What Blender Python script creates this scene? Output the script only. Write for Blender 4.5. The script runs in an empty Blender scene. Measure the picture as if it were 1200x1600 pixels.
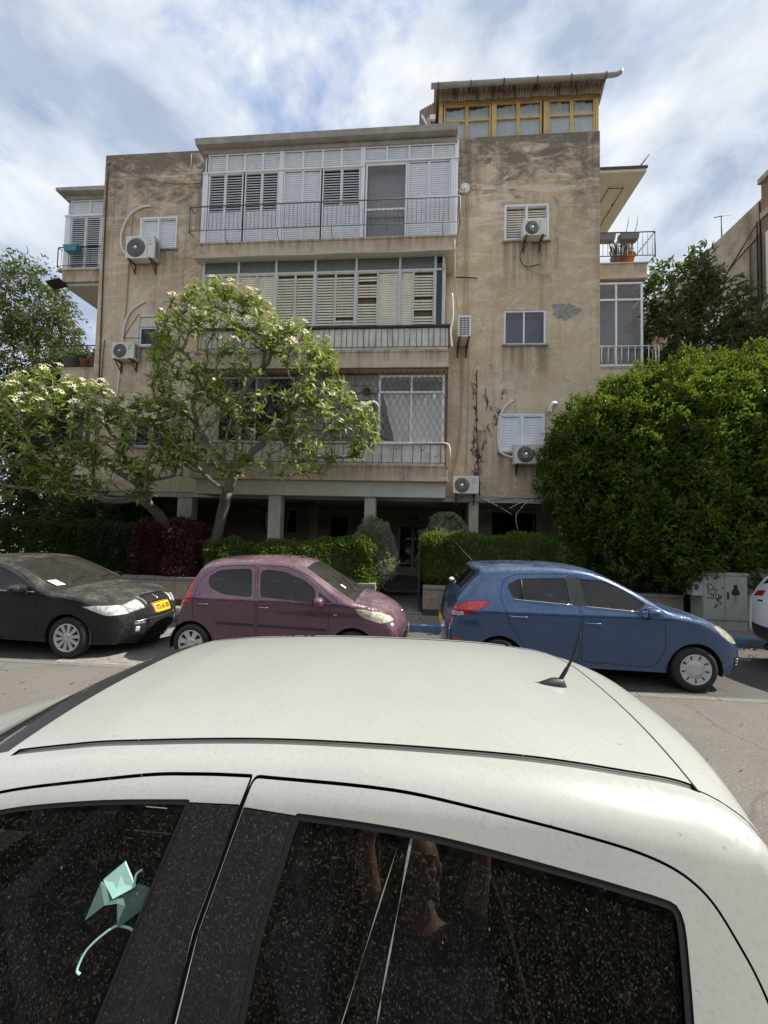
import bpy, bmesh, math, random
import numpy as np
from mathutils import Vector, Matrix, Euler
from mathutils.geometry import delaunay_2d_cdt, tessellate_polygon

S = bpy.context.scene
COL = S.collection
R = math.radians
random.seed(7)

# ------------------------------------------------------------------ camera
cam = bpy.data.cameras.new('camera')
cam.sensor_fit = 'HORIZONTAL'
cam.sensor_width = 36.0
cam.lens = 620 / 1200 * 36.0
cam.clip_start = 0.03
cam.clip_end = 3000
co = bpy.data.objects.new('camera', cam)
COL.objects.link(co)
_y, _p, _r = R(4.5), R(2.6), R(1.4)
fwd = Vector((-math.sin(_y) * math.cos(_p), math.cos(_y) * math.cos(_p), math.sin(_p)))
rgt = Vector((math.cos(_y), math.sin(_y), 0))
upv = rgt.cross(fwd)
r2 = rgt * math.cos(_r) + upv * math.sin(_r)
u2 = upv * math.cos(_r) - rgt * math.sin(_r)
M = Matrix((r2, u2, -fwd)).transposed().to_4x4()
M.translation = (0, 0, 2.1)
co.matrix_world = M
S.camera = co

# ------------------------------------------------------------------ sun, sky, exposure
SUN_EL, SUN_AZ = 50.0, 86.0            # azimuth from +Y (street side of the house) towards +X
sd = Vector((math.sin(R(SUN_AZ)) * math.cos(R(SUN_EL)), math.cos(R(SUN_AZ)) * math.cos(R(SUN_EL)), math.sin(R(SUN_EL))))
sl = bpy.data.lights.new('sun', 'SUN')
sl.energy = 4.0
sl.angle = R(0.6)
sl.color = (1.0, 0.95, 0.86)
so = bpy.data.objects.new('sun', sl)
COL.objects.link(so)
so.rotation_euler = sd.to_track_quat('Z', 'Y').to_euler()
so.location = (20, 5, 30)

W = bpy.data.worlds.new('World')
S.world = W
W.use_nodes = True
nt = W.node_tree
for n in list(nt.nodes):
    nt.nodes.remove(n)
def wn(t, **k):
    n = nt.nodes.new(t)
    for a, b in k.items():
        setattr(n, a, b)
    return n
wo = wn('ShaderNodeOutputWorld')
bg = wn('ShaderNodeBackground')
bg.inputs['Strength'].default_value = 0.075
sky = wn('ShaderNodeTexSky', sky_type='NISHITA')
sky.sun_disc = False
sky.sun_elevation = R(SUN_EL)
sky.sun_rotation = R(SUN_AZ)
sky.air_density = 1.2
sky.dust_density = 1.5
tc = wn('ShaderNodeTexCoord')
sx = wn('ShaderNodeSeparateXYZ')
nt.links.new(tc.outputs['Generated'], sx.inputs[0])
def wmath(op, a, b=None):
    n = wn('ShaderNodeMath', operation=op)
    for i, v in enumerate((a, b)):
        if v is None:
            continue
        if isinstance(v, (int, float)):
            n.inputs[i].default_value = v
        else:
            nt.links.new(v, n.inputs[i])
    return n.outputs[0]
mp = wn('ShaderNodeMapping')
mp.inputs['Location'].default_value = (0.4, 9.1, 3.7)
mp.inputs['Rotation'].default_value = (R(20), R(-35), 0)
mp.inputs['Scale'].default_value = (1.0, 1.0, 1.7)
nt.links.new(tc.outputs['Generated'], mp.inputs[0])
def wnoise(scale, detail, rough, dist, loc):
    m = wn('ShaderNodeMapping'); m.inputs['Location'].default_value = loc
    nt.links.new(mp.outputs[0], m.inputs[0])
    n = wn('ShaderNodeTexNoise'); n.inputs['Scale'].default_value = scale; n.inputs['Detail'].default_value = detail
    n.inputs['Roughness'].default_value = rough; n.inputs['Distortion'].default_value = dist
    nt.links.new(m.outputs[0], n.inputs['Vector'])
    return n.outputs['Fac']
def wramp(f, *st):
    r = wn('ShaderNodeValToRGB'); e = r.color_ramp.elements
    while len(e) < len(st): e.new(0.5)
    for k, (q, c_) in enumerate(st): e[k].position = q; e[k].color = (*c_, 1)
    nt.links.new(f, r.inputs[0]); return r.outputs[0]
def wmix(f, a, b, mode='MIX'):
    n = wn('ShaderNodeMix', data_type='RGBA', blend_type=mode)
    for k, v in ((0, f), (6, a), (7, b)):
        if isinstance(v, bpy.types.NodeSocket): nt.links.new(v, n.inputs[k])
        else: n.inputs[k].default_value = v
    return n.outputs[2]
cover = wramp(wnoise(2.6, 8, 0.58, 0.35, (0, 0, 0)), (0.34, (.15, .15, .15)), (0.455, (1, 1, 1)))
thick = wramp(wnoise(3.4, 9, 0.56, 0.3, (7, 3, 1)), (0.36, (3.2, 3.8, 4.9)), (0.50, (5.0, 5.5, 6.3)), (0.64, (6.7, 6.9, 7.1)))
fine = wramp(wnoise(9.0, 6, 0.6, 0.2, (2, 9, 4)), (0.35, (.93, .93, .93)), (0.65, (1.05, 1.05, 1.05)))
clouds = wmix(1.0, thick, fine, 'MULTIPLY')
blue = wmix(0.55, sky.outputs[0], (1.9, 3.2, 6.4, 1))
class _o: pass
mx = _o(); mx.outputs = {2: wmix(cover, blue, clouds)}
nt.links.new(mx.outputs[2], bg.inputs['Color'])
nt.links.new(bg.outputs[0], wo.inputs[0])

S.view_settings.view_transform = 'Standard'
S.view_settings.look = 'None'
S.view_settings.exposure = 0.95
S.view_settings.gamma = 1.0
S.render.engine = 'CYCLES'
S.cycles.max_bounces = 6
S.cycles.diffuse_bounces = 3
S.cycles.glossy_bounces = 3
S.cycles.transparent_max_bounces = 10
S.cycles.use_denoising = True

# ------------------------------------------------------------------ helpers
WP = {}                                  # world position of every parent made here

def tag(o, label=None, cat=None, group=None, kind=None):
    if label: o['label'] = label
    if cat: o['category'] = cat
    if group: o['group'] = group
    if kind: o['kind'] = kind
    return o

def thing(name, label, cat, loc, group=None):
    o = bpy.data.objects.new(name, None)
    o.empty_display_size = 0.2
    COL.objects.link(o)
    o.location = loc
    WP[o] = Vector(loc)
    return tag(o, label, cat, group)

def wpos(o):
    return WP.get(o, Vector((0, 0, 0))) if o is not None else Vector((0, 0, 0))

def link(name, me, parent=None, kind=None):
    o = bpy.data.objects.new(name, me)
    COL.objects.link(o)
    if parent is not None:
        o.parent = parent
    WP[o] = wpos(parent).copy()
    if kind: o['kind'] = kind
    return o

def inst(name, me, parent, loc, rot=(0, 0, 0), scale=(1, 1, 1)):
    """one more object on a shared mesh, at a world place under its parent"""
    o = bpy.data.objects.new(name, me)
    COL.objects.link(o)
    if parent is not None:
        o.parent = parent
    o.location = Vector(loc) - wpos(parent)
    o.rotation_euler = rot
    o.scale = scale
    WP[o] = Vector(loc)
    return o

def smoothpts(pts, n=6):
    """Catmull-Rom through the points"""
    P = [Vector(p) for p in pts]
    if len(P) < 3: return P
    out = []
    for i in range(len(P) - 1):
        p0 = P[max(i - 1, 0)]; p1 = P[i]; p2 = P[i + 1]; p3 = P[min(i + 2, len(P) - 1)]
        for k in range(n):
            t = k / n
            out.append(0.5 * ((2 * p1) + (p2 - p0) * t + (2 * p0 - 5 * p1 + 4 * p2 - p3) * t * t + (3 * p1 - p0 - 3 * p2 + p3) * t ** 3))
    out.append(P[-1])
    return out

class MB:
    def __init__(s):
        s.v = []; s.f = []; s.sm = []
    def add(s, vs, fs, smooth=False):
        b = len(s.v)
        s.v += [tuple(v) for v in vs]
        for f in fs:
            s.f.append([b + i for i in f]); s.sm.append(smooth)
        return s
    def box(s, x0, y0, z0, x1, y1, z1):
        vs = [(x, y, z) for z in (z0, z1) for y in (y0, y1) for x in (x0, x1)]
        return s.add(vs, [(0, 2, 3, 1), (4, 5, 7, 6), (0, 1, 5, 4), (2, 6, 7, 3), (0, 4, 6, 2), (1, 3, 7, 5)])
    def bevbox(s, x0, y0, z0, x1, y1, z1, b=0.01):
        bm = bmesh.new()
        bmesh.ops.create_cube(bm, size=1)
        for v in bm.verts:
            v.co = Vector(((x0 + x1) / 2 + v.co.x * (x1 - x0), (y0 + y1) / 2 + v.co.y * (y1 - y0), (z0 + z1) / 2 + v.co.z * (z1 - z0)))
        bmesh.ops.bevel(bm, geom=bm.edges[:], offset=b, segments=2, affect='EDGES', profile=0.7)
        bm.verts.index_update()
        s.add([v.co for v in bm.verts], [[v.index for v in f.verts] for f in bm.faces])
        bm.free()
        return s
    def rbox(s, c, size, rot=(0, 0, 0)):
        m = Euler(rot).to_matrix()
        hx, hy, hz = size[0] / 2, size[1] / 2, size[2] / 2
        c = Vector(c)
        vs = [c + m @ Vector((x, y, z)) for z in (-hz, hz) for y in (-hy, hy) for x in (-hx, hx)]
        return s.add(vs, [(0, 2, 3, 1), (4, 5, 7, 6), (0, 1, 5, 4), (2, 6, 7, 3), (0, 4, 6, 2), (1, 3, 7, 5)])
    def beam(s, a, b, w, d=None, up=(0, 0, 1)):
        a, b = Vector(a), Vector(b); d = d or w
        t = (b - a).normalized(); u = Vector(up)
        if abs(t.dot(u)) > 0.95: u = Vector((0, 1, 0))
        x = t.cross(u).normalized(); z = x.cross(t)
        vs = []
        for p in (a, b):
            for q, r in ((-1, -1), (1, -1), (1, 1), (-1, 1)):
                vs.append(p + x * q * w / 2 + z * r * d / 2)
        return s.add(vs, [(0, 1, 2, 3), (7, 6, 5, 4), (0, 4, 5, 1), (1, 5, 6, 2), (2, 6, 7, 3), (3, 7, 4, 0)])
    def tube(s, pts, r, n=6, caps=True):
        P = [Vector(p) for p in pts]
        if len(P) < 2: return s
        rs = r if isinstance(r, (list, tuple)) else [r] * len(P)
        vs = []; fs = []
        t0 = (P[1] - P[0]).normalized()
        u = t0.orthogonal().normalized()
        for i, p in enumerate(P):
            t = (P[min(i + 1, len(P) - 1)] - P[max(i - 1, 0)])
            if t.length < 1e-9: t = t0
            t = t.normalized()
            u = (u - t * u.dot(t))
            u = u.normalized() if u.length > 1e-6 else t.orthogonal().normalized()
            w = t.cross(u)
            for k in range(n):
                a = 2 * math.pi * k / n
                vs.append(p + (u * math.cos(a) + w * math.sin(a)) * rs[i])
        for i in range(len(P) - 1):
            for k in range(n):
                a, b = i * n + k, i * n + (k + 1) % n
                fs.append((a, b, b + n, a + n))
        if caps:
            fs.append(tuple(range(n - 1, -1, -1))); fs.append(tuple(len(vs) - n + k for k in range(n)))
        return s.add(vs, fs, True)
    def lathe(s, prof, c, axis='z', n=24, smooth=True, caps=False):
        """profile of (radius, height) turned about an axis through c"""
        c = Vector(c); vs = []; fs = []
        for r, h in prof:
            for k in range(n):
                a = 2 * math.pi * k / n
                p = (r * math.cos(a), r * math.sin(a), h)
                if axis == 'y': p = (p[0], p[2], p[1])
                if axis == 'x': p = (p[2], p[0], p[1])
                vs.append(c + Vector(p))
        for i in range(len(prof) - 1):
            for k in range(n):
                a, b = i * n + k, i * n + (k + 1) % n
                f = (a, b, b + n, a + n)
                fs.append(f if axis != 'y' else f[::-1])
        if caps:
            fs.append(tuple(range(n))); fs.append(tuple(len(vs) - n + k for k in range(n)))
        return s.add(vs, fs, smooth)
    def prism(s, poly, y0, y1, plane='xz'):
        """polygon (a, b) pushed between two depths"""
        n = len(poly)
        if plane == 'xz': mk = lambda p, d: (p[0], d, p[1])
        elif plane == 'yz': mk = lambda p, d: (d, p[0], p[1])
        else: mk = lambda p, d: (p[0], p[1], d)
        vs = [mk(p, y0) for p in poly] + [mk(p, y1) for p in poly]
        tri = tessellate_polygon([[Vector((p[0], p[1], 0)) for p in poly]])
        fs = [tuple(t) for t in tri] + [tuple(n + i for i in t[::-1]) for t in tri]
        fs += [(i, (i + 1) % n, n + (i + 1) % n, n + i) for i in range(n)]
        return s.add(vs, fs)
    def frame(s, x0, z0, x1, z1, w, y0, y1):
        """rectangular frame in the xz plane, butt-jointed"""
        s.box(x0, y0, z0, x1, y1, z0 + w); s.box(x0, y0, z1 - w, x1, y1, z1)
        s.box(x0, y0, z0 + w, x0 + w, y1, z1 - w); s.box(x1 - w, y0, z0 + w, x1, y1, z1 - w)
        return s
    def mesh(s, name, mat, off=(0, 0, 0)):
        me = bpy.data.meshes.new(name)
        ox, oy, oz = off
        me.from_pydata([(v[0] - ox, v[1] - oy, v[2] - oz) for v in s.v], [], s.f)
        me.polygons.foreach_set('use_smooth', s.sm)
        for m in (mat if isinstance(mat, (list, tuple)) else [mat]):
            me.materials.append(m)
        bm = bmesh.new(); bm.from_mesh(me)
        bmesh.ops.recalc_face_normals(bm, faces=bm.faces[:])
        bm.to_mesh(me); bm.free()
        return me
    def build(s, name, mat, parent=None, kind=None):
        me = s.mesh(name, mat, wpos(parent))
        return link(name, me, parent, kind)
    def top(s, name, mat, label, cat, group=None):
        """a thing that is one mesh; its origin goes to the middle of its base"""
        A = np.array(s.v)
        o = (float((A[:, 0].min() + A[:, 0].max()) / 2), float((A[:, 1].min() + A[:, 1].max()) / 2), float(A[:, 2].min()))
        ob = link(name, s.mesh(name, mat, o))
        ob.location = o; WP[ob] = Vector(o)
        return tag(ob, label, cat, group)

# ------------------------------------------------------------------ materials
class NT:
    def __init__(s, name):
        s.m = bpy.data.materials.new(name); s.m.use_nodes = True
        s.t = s.m.node_tree
        for n in list(s.t.nodes): s.t.nodes.remove(n)
        s.out = s.t.nodes.new('ShaderNodeOutputMaterial')
        s.co = None
    def n(s, t, ins=None, **k):
        n = s.t.nodes.new(t)
        for a, b in k.items(): setattr(n, a, b)
        for a, b in (ins or {}).items(): s.set(n, a, b)
        return n
    def set(s, n, k, v):
        i = n.inputs[k]
        if isinstance(v, bpy.types.NodeSocket): s.t.links.new(v, i)
        elif isinstance(v, (tuple, list)) and len(v) == 3 and i.type == 'RGBA': i.default_value = (*v, 1)
        else: i.default_value = v
    def obj(s):
        if s.co is None: s.co = s.n('ShaderNodeTexCoord').outputs['Object']
        return s.co
    def world(s):
        return s.n('ShaderNodeNewGeometry').outputs['Position']
    def mapv(s, vec, scale=(1, 1, 1), rot=(0, 0, 0), loc=(0, 0, 0)):
        return s.n('ShaderNodeMapping', {0: vec, 'Scale': scale, 'Rotation': rot, 'Location': loc}).outputs[0]
    def noise(s, vec, scale, detail=4, rough=0.55, dist=0.0):
        return s.n('ShaderNodeTexNoise', {'Vector': vec, 'Scale': scale, 'Detail': detail, 'Roughness': rough, 'Distortion': dist}).outputs['Fac']
    def ramp(s, f, *stops):
        r = s.n('ShaderNodeValToRGB', {0: f})
        e = r.color_ramp.elements
        while len(e) < len(stops): e.new(0.5)
        for i, (p, c) in enumerate(stops):
            e[i].position = p
            e[i].color = (c, c, c, 1) if isinstance(c, (int, float)) else (*c, 1)
        return r.outputs[0]
    def mix(s, f, a, b, mode='MIX'):
        n = s.n('ShaderNodeMix', data_type='RGBA', blend_type=mode)
        for k, v in ((0, f), (6, a), (7, b)): s.set(n, k, v)
        return n.outputs[2]
    def math(s, op, a, b=0.0, clamp=False):
        n = s.n('ShaderNodeMath', operation=op); n.use_clamp = clamp
        s.set(n, 0, a); s.set(n, 1, b)
        return n.outputs[0]
    def bump(s, h, strength=0.3, dist=0.01):
        return s.n('ShaderNodeBump', {'Height': h, 'Strength': strength, 'Distance': dist}).outputs[0]
    def pbr(s, col, rough=0.6, metal=0.0, normal=None, **k):
        b = s.n('ShaderNodeBsdfPrincipled')
        s.set(b, 'Base Color', col); s.set(b, 'Roughness', rough); s.set(b, 'Metallic', metal)
        if normal is not None: s.set(b, 'Normal', normal)
        for a, v in k.items(): s.set(b, a, v)
        return b.outputs[0]
    def schlick(s, f0):
        fc = s.n('ShaderNodeLayerWeight', {'Blend': 0.5}).outputs['Facing']
        return s.math('ADD', f0, s.math('MULTIPLY', s.math('POWER', fc, 5.0), 1 - f0))
    def done(s, sh):
        s.t.links.new(sh, s.out.inputs[0]); return s.m

def plain(name, col, rough=0.6, metal=0.0, var=0.12, scale=6.0, spec=0.5, dirt=0.0):
    t = NT(name); v = t.obj()
    n = t.noise(v, scale, 5)
    a = tuple(c * (1 - var) for c in col); b = tuple(min(1, c * (1 + var)) for c in col)
    c = t.ramp(n, (0.3, a), (0.7, b))
    if dirt:
        d = t.noise(t.mapv(t.world(), (3, 3, 0.9)), 2.2, 6, 0.65)
        c = t.mix(t.math('MULTIPLY', t.ramp(d, (0.48, 0.0), (0.72, 1.0)), dirt), c, (0.16, 0.11, 0.07))
    return t.done(t.pbr(c, rough, metal, **{'Specular IOR Level': spec}))

def stucco(name, base, dark, light, top=None, stain=0.8, rough=0.9, drips=()):
    """weathered render: cloudy newer plaster, trowel ridges, mould under the coping, run-off streaks, fine relief"""
    t = NT(name); v = t.world()
    big = t.noise(t.mapv(v, (0.8, 1, 0.8)), 0.5, 6, 0.6, 0.4)
    c = t.mix(t.ramp(big, (0.36, 0.0), (0.66, 1.0)), base, tuple(x * k for x, k in zip(base, (0.80, 0.74, 0.66))))
    pat = t.noise(t.mapv(v, (0.9, 1, 1.3)), 1.1, 7, 0.66, 1.1)
    c = t.mix(t.math('MULTIPLY', t.ramp(pat, (0.50, 0.0), (0.70, 1.0)), 0.62), c, light)
    rid = t.noise(t.mapv(v, (0.7, 1, 1.5), (0, R(14), 0)), 1.4, 5, 0.55, 1.8)
    edge = t.math('ABSOLUTE', t.math('SUBTRACT', rid, 0.5))
    c = t.mix(t.math('MULTIPLY', t.ramp(edge, (0.0, 1.0), (0.022, 0.0)), t.math('MULTIPLY', t.ramp(big, (0.45, 0.0), (0.6, 1.0)), 0.5)), c, tuple(min(1, x * 1.12) for x in light))
    fine = t.noise(v, 5, 8, 0.74, 0.3)
    c = t.mix(t.math('MULTIPLY', t.ramp(fine, (0.48, 0.0), (0.68, 1.0)), 0.34), c, (base[0] * .58, base[0] * .48, base[0] * .36))
    p2 = t.noise(t.mapv(v, (1, 1, 1.25), loc=(5, 0, 3)), 2.6, 8, 0.72, 0.8)
    c = t.mix(t.math('MULTIPLY', t.ramp(p2, (0.54, 0.0), (0.64, 1.0)), 0.55), c, (light[0], light[1] * 1.02, light[2] * 1.06))
    gr_ = t.noise(t.mapv(v, (1, 1, 0.8), loc=(9, 4, 1)), 0.9, 8, 0.72, 0.5)
    c = t.mix(t.math('MULTIPLY', t.ramp(gr_, (0.54, 0.0), (0.66, 1.0)), 0.30 * stain), c, (base[0] * .50, base[0] * .46, base[0] * .40))
    ck = t.n('ShaderNodeTexVoronoi', {'Vector': t.n('ShaderNodeVectorMath', {0: t.mapv(v, (1, 1, .55)), 1: t.n('ShaderNodeCombineXYZ', {0: t.math('MULTIPLY', t.noise(v, 2.2, 5), 0.8), 2: t.math('MULTIPLY', t.noise(t.mapv(v, loc=(3, 3, 3)), 2.2, 5), 0.8)}).outputs[0]}, operation='ADD').outputs[0], 'Scale': 0.75}, feature='DISTANCE_TO_EDGE').outputs['Distance']
    c = t.mix(t.math('MULTIPLY', t.ramp(ck, (0.001, 1.0), (0.006, 0.0)), t.math('MULTIPLY', t.ramp(gr_, (0.45, 0.0), (0.55, 1.0)), 0.55)), c, dark)
    strk = t.noise(t.mapv(v, (3.4, 1, 0.16)), 1.3, 5, 0.6)
    c = t.mix(t.math('MULTIPLY', t.ramp(strk, (0.53, 0.0), (0.72, 1.0)), 0.36 * stain), c, dark)
    sp = t.noise(v, 24, 3, 0.6)
    c = t.mix(t.math('MULTIPLY', t.ramp(sp, (0.66, 0.0), (0.74, 1.0)), 0.35 * stain), c, dark)
    if top is not None:
        z = t.n('ShaderNodeSeparateXYZ', {0: v}).outputs[2]
        g = t.n('ShaderNodeMapRange', {0: z, 1: top - 3.4, 2: top, 3: 0.0, 4: 1.0}).outputs[0]
        g3 = t.n('ShaderNodeMapRange', {0: z, 1: top - 6.0, 2: top - 1.2, 3: 0.0, 4: 1.0}).outputs[0]
        mb_ = t.noise(t.mapv(v, (1.2, 1, 1.2), loc=(2, 8, 5)), 1.7, 9, 0.72, 0.4)
        c = t.mix(t.math('MULTIPLY', t.math('MULTIPLY', t.ramp(mb_, (0.44, 0.0), (0.60, 1.0)), g3), 0.55), c, (0.27, 0.225, 0.165))
        sm_ = t.noise(t.mapv(v, (0.30, 1, 2.2), (0, R(3), 0), (1, 1, 7)), 1.5, 6, 0.6, 0.9)
        c = t.mix(t.math('MULTIPLY', t.math('MULTIPLY', t.ramp(sm_, (0.55, 0.0), (0.60, 1.0)), g3), 0.7), c, tuple(x * .97 for x in light))
        bl = t.noise(t.mapv(v, (1.0, 1, 1.9)), 1.5, 9, 0.74, 0.7)
        m = t.math('ADD', t.math('MULTIPLY', g, 0.30), bl)
        c = t.mix(t.math('MULTIPLY', t.ramp(m, (0.66, 0.0), (0.80, 1.0)), 0.82), c, dark)
    if drips:
        xyz = t.n('ShaderNodeSeparateXYZ', {0: v}); X_, Z_ = xyz.outputs[0], xyz.outputs[2]
        dn = t.ramp(t.noise(t.mapv(v, (5.5, 1, 0.25)), 1.6, 5, 0.65), (0.36, 0.0), (0.62, 1.0))
        tot = None
        for (xa, xb, zt, ln) in drips:
            a = t.n('ShaderNodeMapRange', {0: X_, 1: xa - .08, 2: xa + .05, 3: 0.0, 4: 1.0}).outputs[0]
            b = t.n('ShaderNodeMapRange', {0: X_, 1: xb - .05, 2: xb + .08, 3: 1.0, 4: 0.0}).outputs[0]
            d1 = t.n('ShaderNodeMapRange', {0: Z_, 1: zt - ln, 2: zt, 3: 0.0, 4: 1.0}).outputs[0]
            d2 = t.math('LESS_THAN', Z_, zt + .02)
            q = t.math('MULTIPLY', t.math('MULTIPLY', a, b), t.math('MULTIPLY', d1, d2))
            tot = q if tot is None else t.math('MAXIMUM', tot, q)
        c = t.mix(t.math('MULTIPLY', t.math('MULTIPLY', tot, dn), 0.75), c, dark)
    bp = t.bump(t.math('ADD', t.noise(v, 30, 5, 0.7), t.math('MULTIPLY', pat, 2.5)), 0.5, 0.025)
    return t.done(t.pbr(c, rough, 0, bp, **{'Specular IOR Level': 0.2}))

def glassmat(name, tint=(0.05, 0.06, 0.06), trans=0.4, dust=0.12, rough=0.03, dustcol=(0.45, 0.42, 0.36), speck=0.0):
    """thin pane: clear part, mirror part by angle, film of dust"""
    t = NT(name); v = t.obj()
    tr = t.n('ShaderNodeBsdfTransparent', {'Color': tuple(trans for _ in range(3))}).outputs[0]
    body = t.pbr(tint, 0.3, **{'Specular IOR Level': 0.0})
    inner = t.n('ShaderNodeMixShader', {0: (0.97 if trans > .9 else 0.75) if trans > 0 else 0.0, 1: body, 2: tr}).outputs[0]
    gl = t.n('ShaderNodeBsdfGlossy', {'Color': (1, 1, 1), 'Roughness': rough}).outputs[0]
    fr = t.schlick(.04)
    sh = t.n('ShaderNodeMixShader', {0: fr, 1: inner, 2: gl}).outputs[0]
    d = t.noise(v, 5, 6, 0.7)
    f = t.math('MULTIPLY', t.ramp(d, (0.3, 0.35), (0.75, 1.0)), dust)
    df = t.n('ShaderNodeBsdfDiffuse', {'Color': dustcol}).outputs[0]
    sh = t.n('ShaderNodeMixShader', {0: f, 1: sh, 2: df}).outputs[0]
    return t.done(sh)

def paint(name, col, metal=0.35, rough=0.32, dust=0.5, dustcol=(0.42, 0.37, 0.30), flake=0.0, side=0.08, speck=0.25, coat=1.0, spec=0.25):
    """car paint, dusty where it faces up; inner side bare dark plastic"""
    t = NT(name); v = t.obj()
    geo = t.n('ShaderNodeNewGeometry')
    nz = t.n('ShaderNodeSeparateXYZ', {0: geo.outputs['Normal']}).outputs[2]
    upf = t.n('ShaderNodeMapRange', {0: nz, 1: 0.05, 2: 0.95, 3: 0.18, 4: 1.0}).outputs[0]
    n = t.noise(v, 3.5, 6, 0.65)
    fine = t.noise(v, 120, 3, 0.7)
    f = t.math('MULTIPLY', t.math('MULTIPLY', t.math('MULTIPLY', t.ramp(n, (0.36, 0.35), (0.64, 1.0)), t.ramp(t.noise(v, 17, 5, 0.7), (0.34, 0.45), (0.62, 1.15))), upf), dust)
    f = t.math('ADD', f, t.math('MULTIPLY', t.ramp(fine, (0.58, 0.0), (0.72, 1.0)), speck * dust), True)
    c = t.mix(f, col, dustcol)
    r = t.math('ADD', rough, t.math('MULTIPLY', f, 0.4))
    b = t.n('ShaderNodeBsdfPrincipled', {'Base Color': c, 'Roughness': r, 'Metallic': t.math('MULTIPLY', t.math('SUBTRACT', 1.0, f), metal),
                                        'Coat Weight': t.math('MULTIPLY', t.math('SUBTRACT', 1.0, f), coat), 'Coat Roughness': 0.03, 'Specular IOR Level': spec}).outputs[0]
    ins = t.pbr((0.02, 0.02, 0.02), 0.8)
    return t.done(t.n('ShaderNodeMixShader', {0: geo.outputs['Backfacing'], 1: b, 2: ins}).outputs[0])

M_ = {}
M_['black_plastic'] = plain('black plastic', (0.018, 0.018, 0.019), 0.5)
M_['rubber'] = plain('tyre rubber', (0.022, 0.021, 0.02), 0.85, var=0.25, scale=20)
M_['seam'] = plain('dark panel gap', (0.006, 0.006, 0.006), 0.8)
M_['dark_metal'] = plain('dark painted iron', (0.05, 0.045, 0.042), 0.6, 0.3, 0.3)
M_['rusty'] = plain('rusted iron', (0.10, 0.06, 0.04), 0.85, 0.1, 0.4)
M_['alloy'] = plain('silver wheel paint', (0.55, 0.55, 0.54), 0.38, 0.55, 0.06)
M_['chrome'] = plain('chrome', (0.75, 0.75, 0.75), 0.15, 1.0, 0.02)
M_['interior'] = plain('grey upholstery', (0.045, 0.045, 0.048), 0.9)
M_['white_alu'] = plain('white aluminium', (0.74, 0.76, 0.79), 0.45, 0, 0.04, dirt=0.10)
M_['grey_alu'] = plain('aged white aluminium', (0.55, 0.55, 0.53), 0.5, 0, 0.08, dirt=0.3)
M_['cream_slat'] = plain('cream plastic slats', (0.70, 0.65, 0.53), 0.55, 0, 0.06, dirt=0.25)
M_['closed_slat'] = plain('white roller slats', (0.70, 0.73, 0.77), 0.5, 0, 0.05, dirt=0.12)
M_['white_board'] = plain('stained white boards', (0.66, 0.64, 0.60), 0.6, 0, 0.10, dirt=0.55)
M_['void'] = plain('painted room shade', (0.02, 0.02, 0.022), 0.9)  # near-black colour stands in for the darkness of unlit rooms
M_['concrete'] = plain('old concrete', (0.34, 0.32, 0.28), 0.9, 0, 0.2, 3, dirt=0.35)
M_['soffit'] = plain('pale soffit paint', (0.50, 0.50, 0.45), 0.85, 0, 0.08, 2, dirt=0.12)
M_['wire'] = plain('black cable', (0.02, 0.02, 0.02), 0.6)
M_['white_pvc'] = plain('white plastic conduit', (0.72, 0.70, 0.66), 0.45, 0, 0.08)
M_['beige_pipe'] = plain('beige painted pipe', (0.45, 0.35, 0.25), 0.7, 0, 0.15)
M_['ac_white'] = plain('off-white enamelled casing', (0.66, 0.66, 0.62), 0.42, 0, 0.05, dirt=0.15)
M_['ac_grille'] = plain('grey fan grille', (0.10, 0.105, 0.105), 0.5)
M_['window_glass'] = glassmat('window glass', (0.02, 0.03, 0.04), 0.25, 0.04)
M_['clear_glass'] = glassmat('clear window glass', (0.3, 0.3, 0.3), 0.92, 0.05)
M_['bark'] = plain('grey brown bark', (0.16, 0.125, 0.095), 0.95, 0, 0.35, 9)
M_['frangi_bark'] = plain('pale grey frangipani bark', (0.20, 0.17, 0.14), 0.9, 0, 0.3, 12)
M_['paper'] = plain('white paper', (0.78, 0.78, 0.76), 0.8, 0, 0.05)
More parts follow.
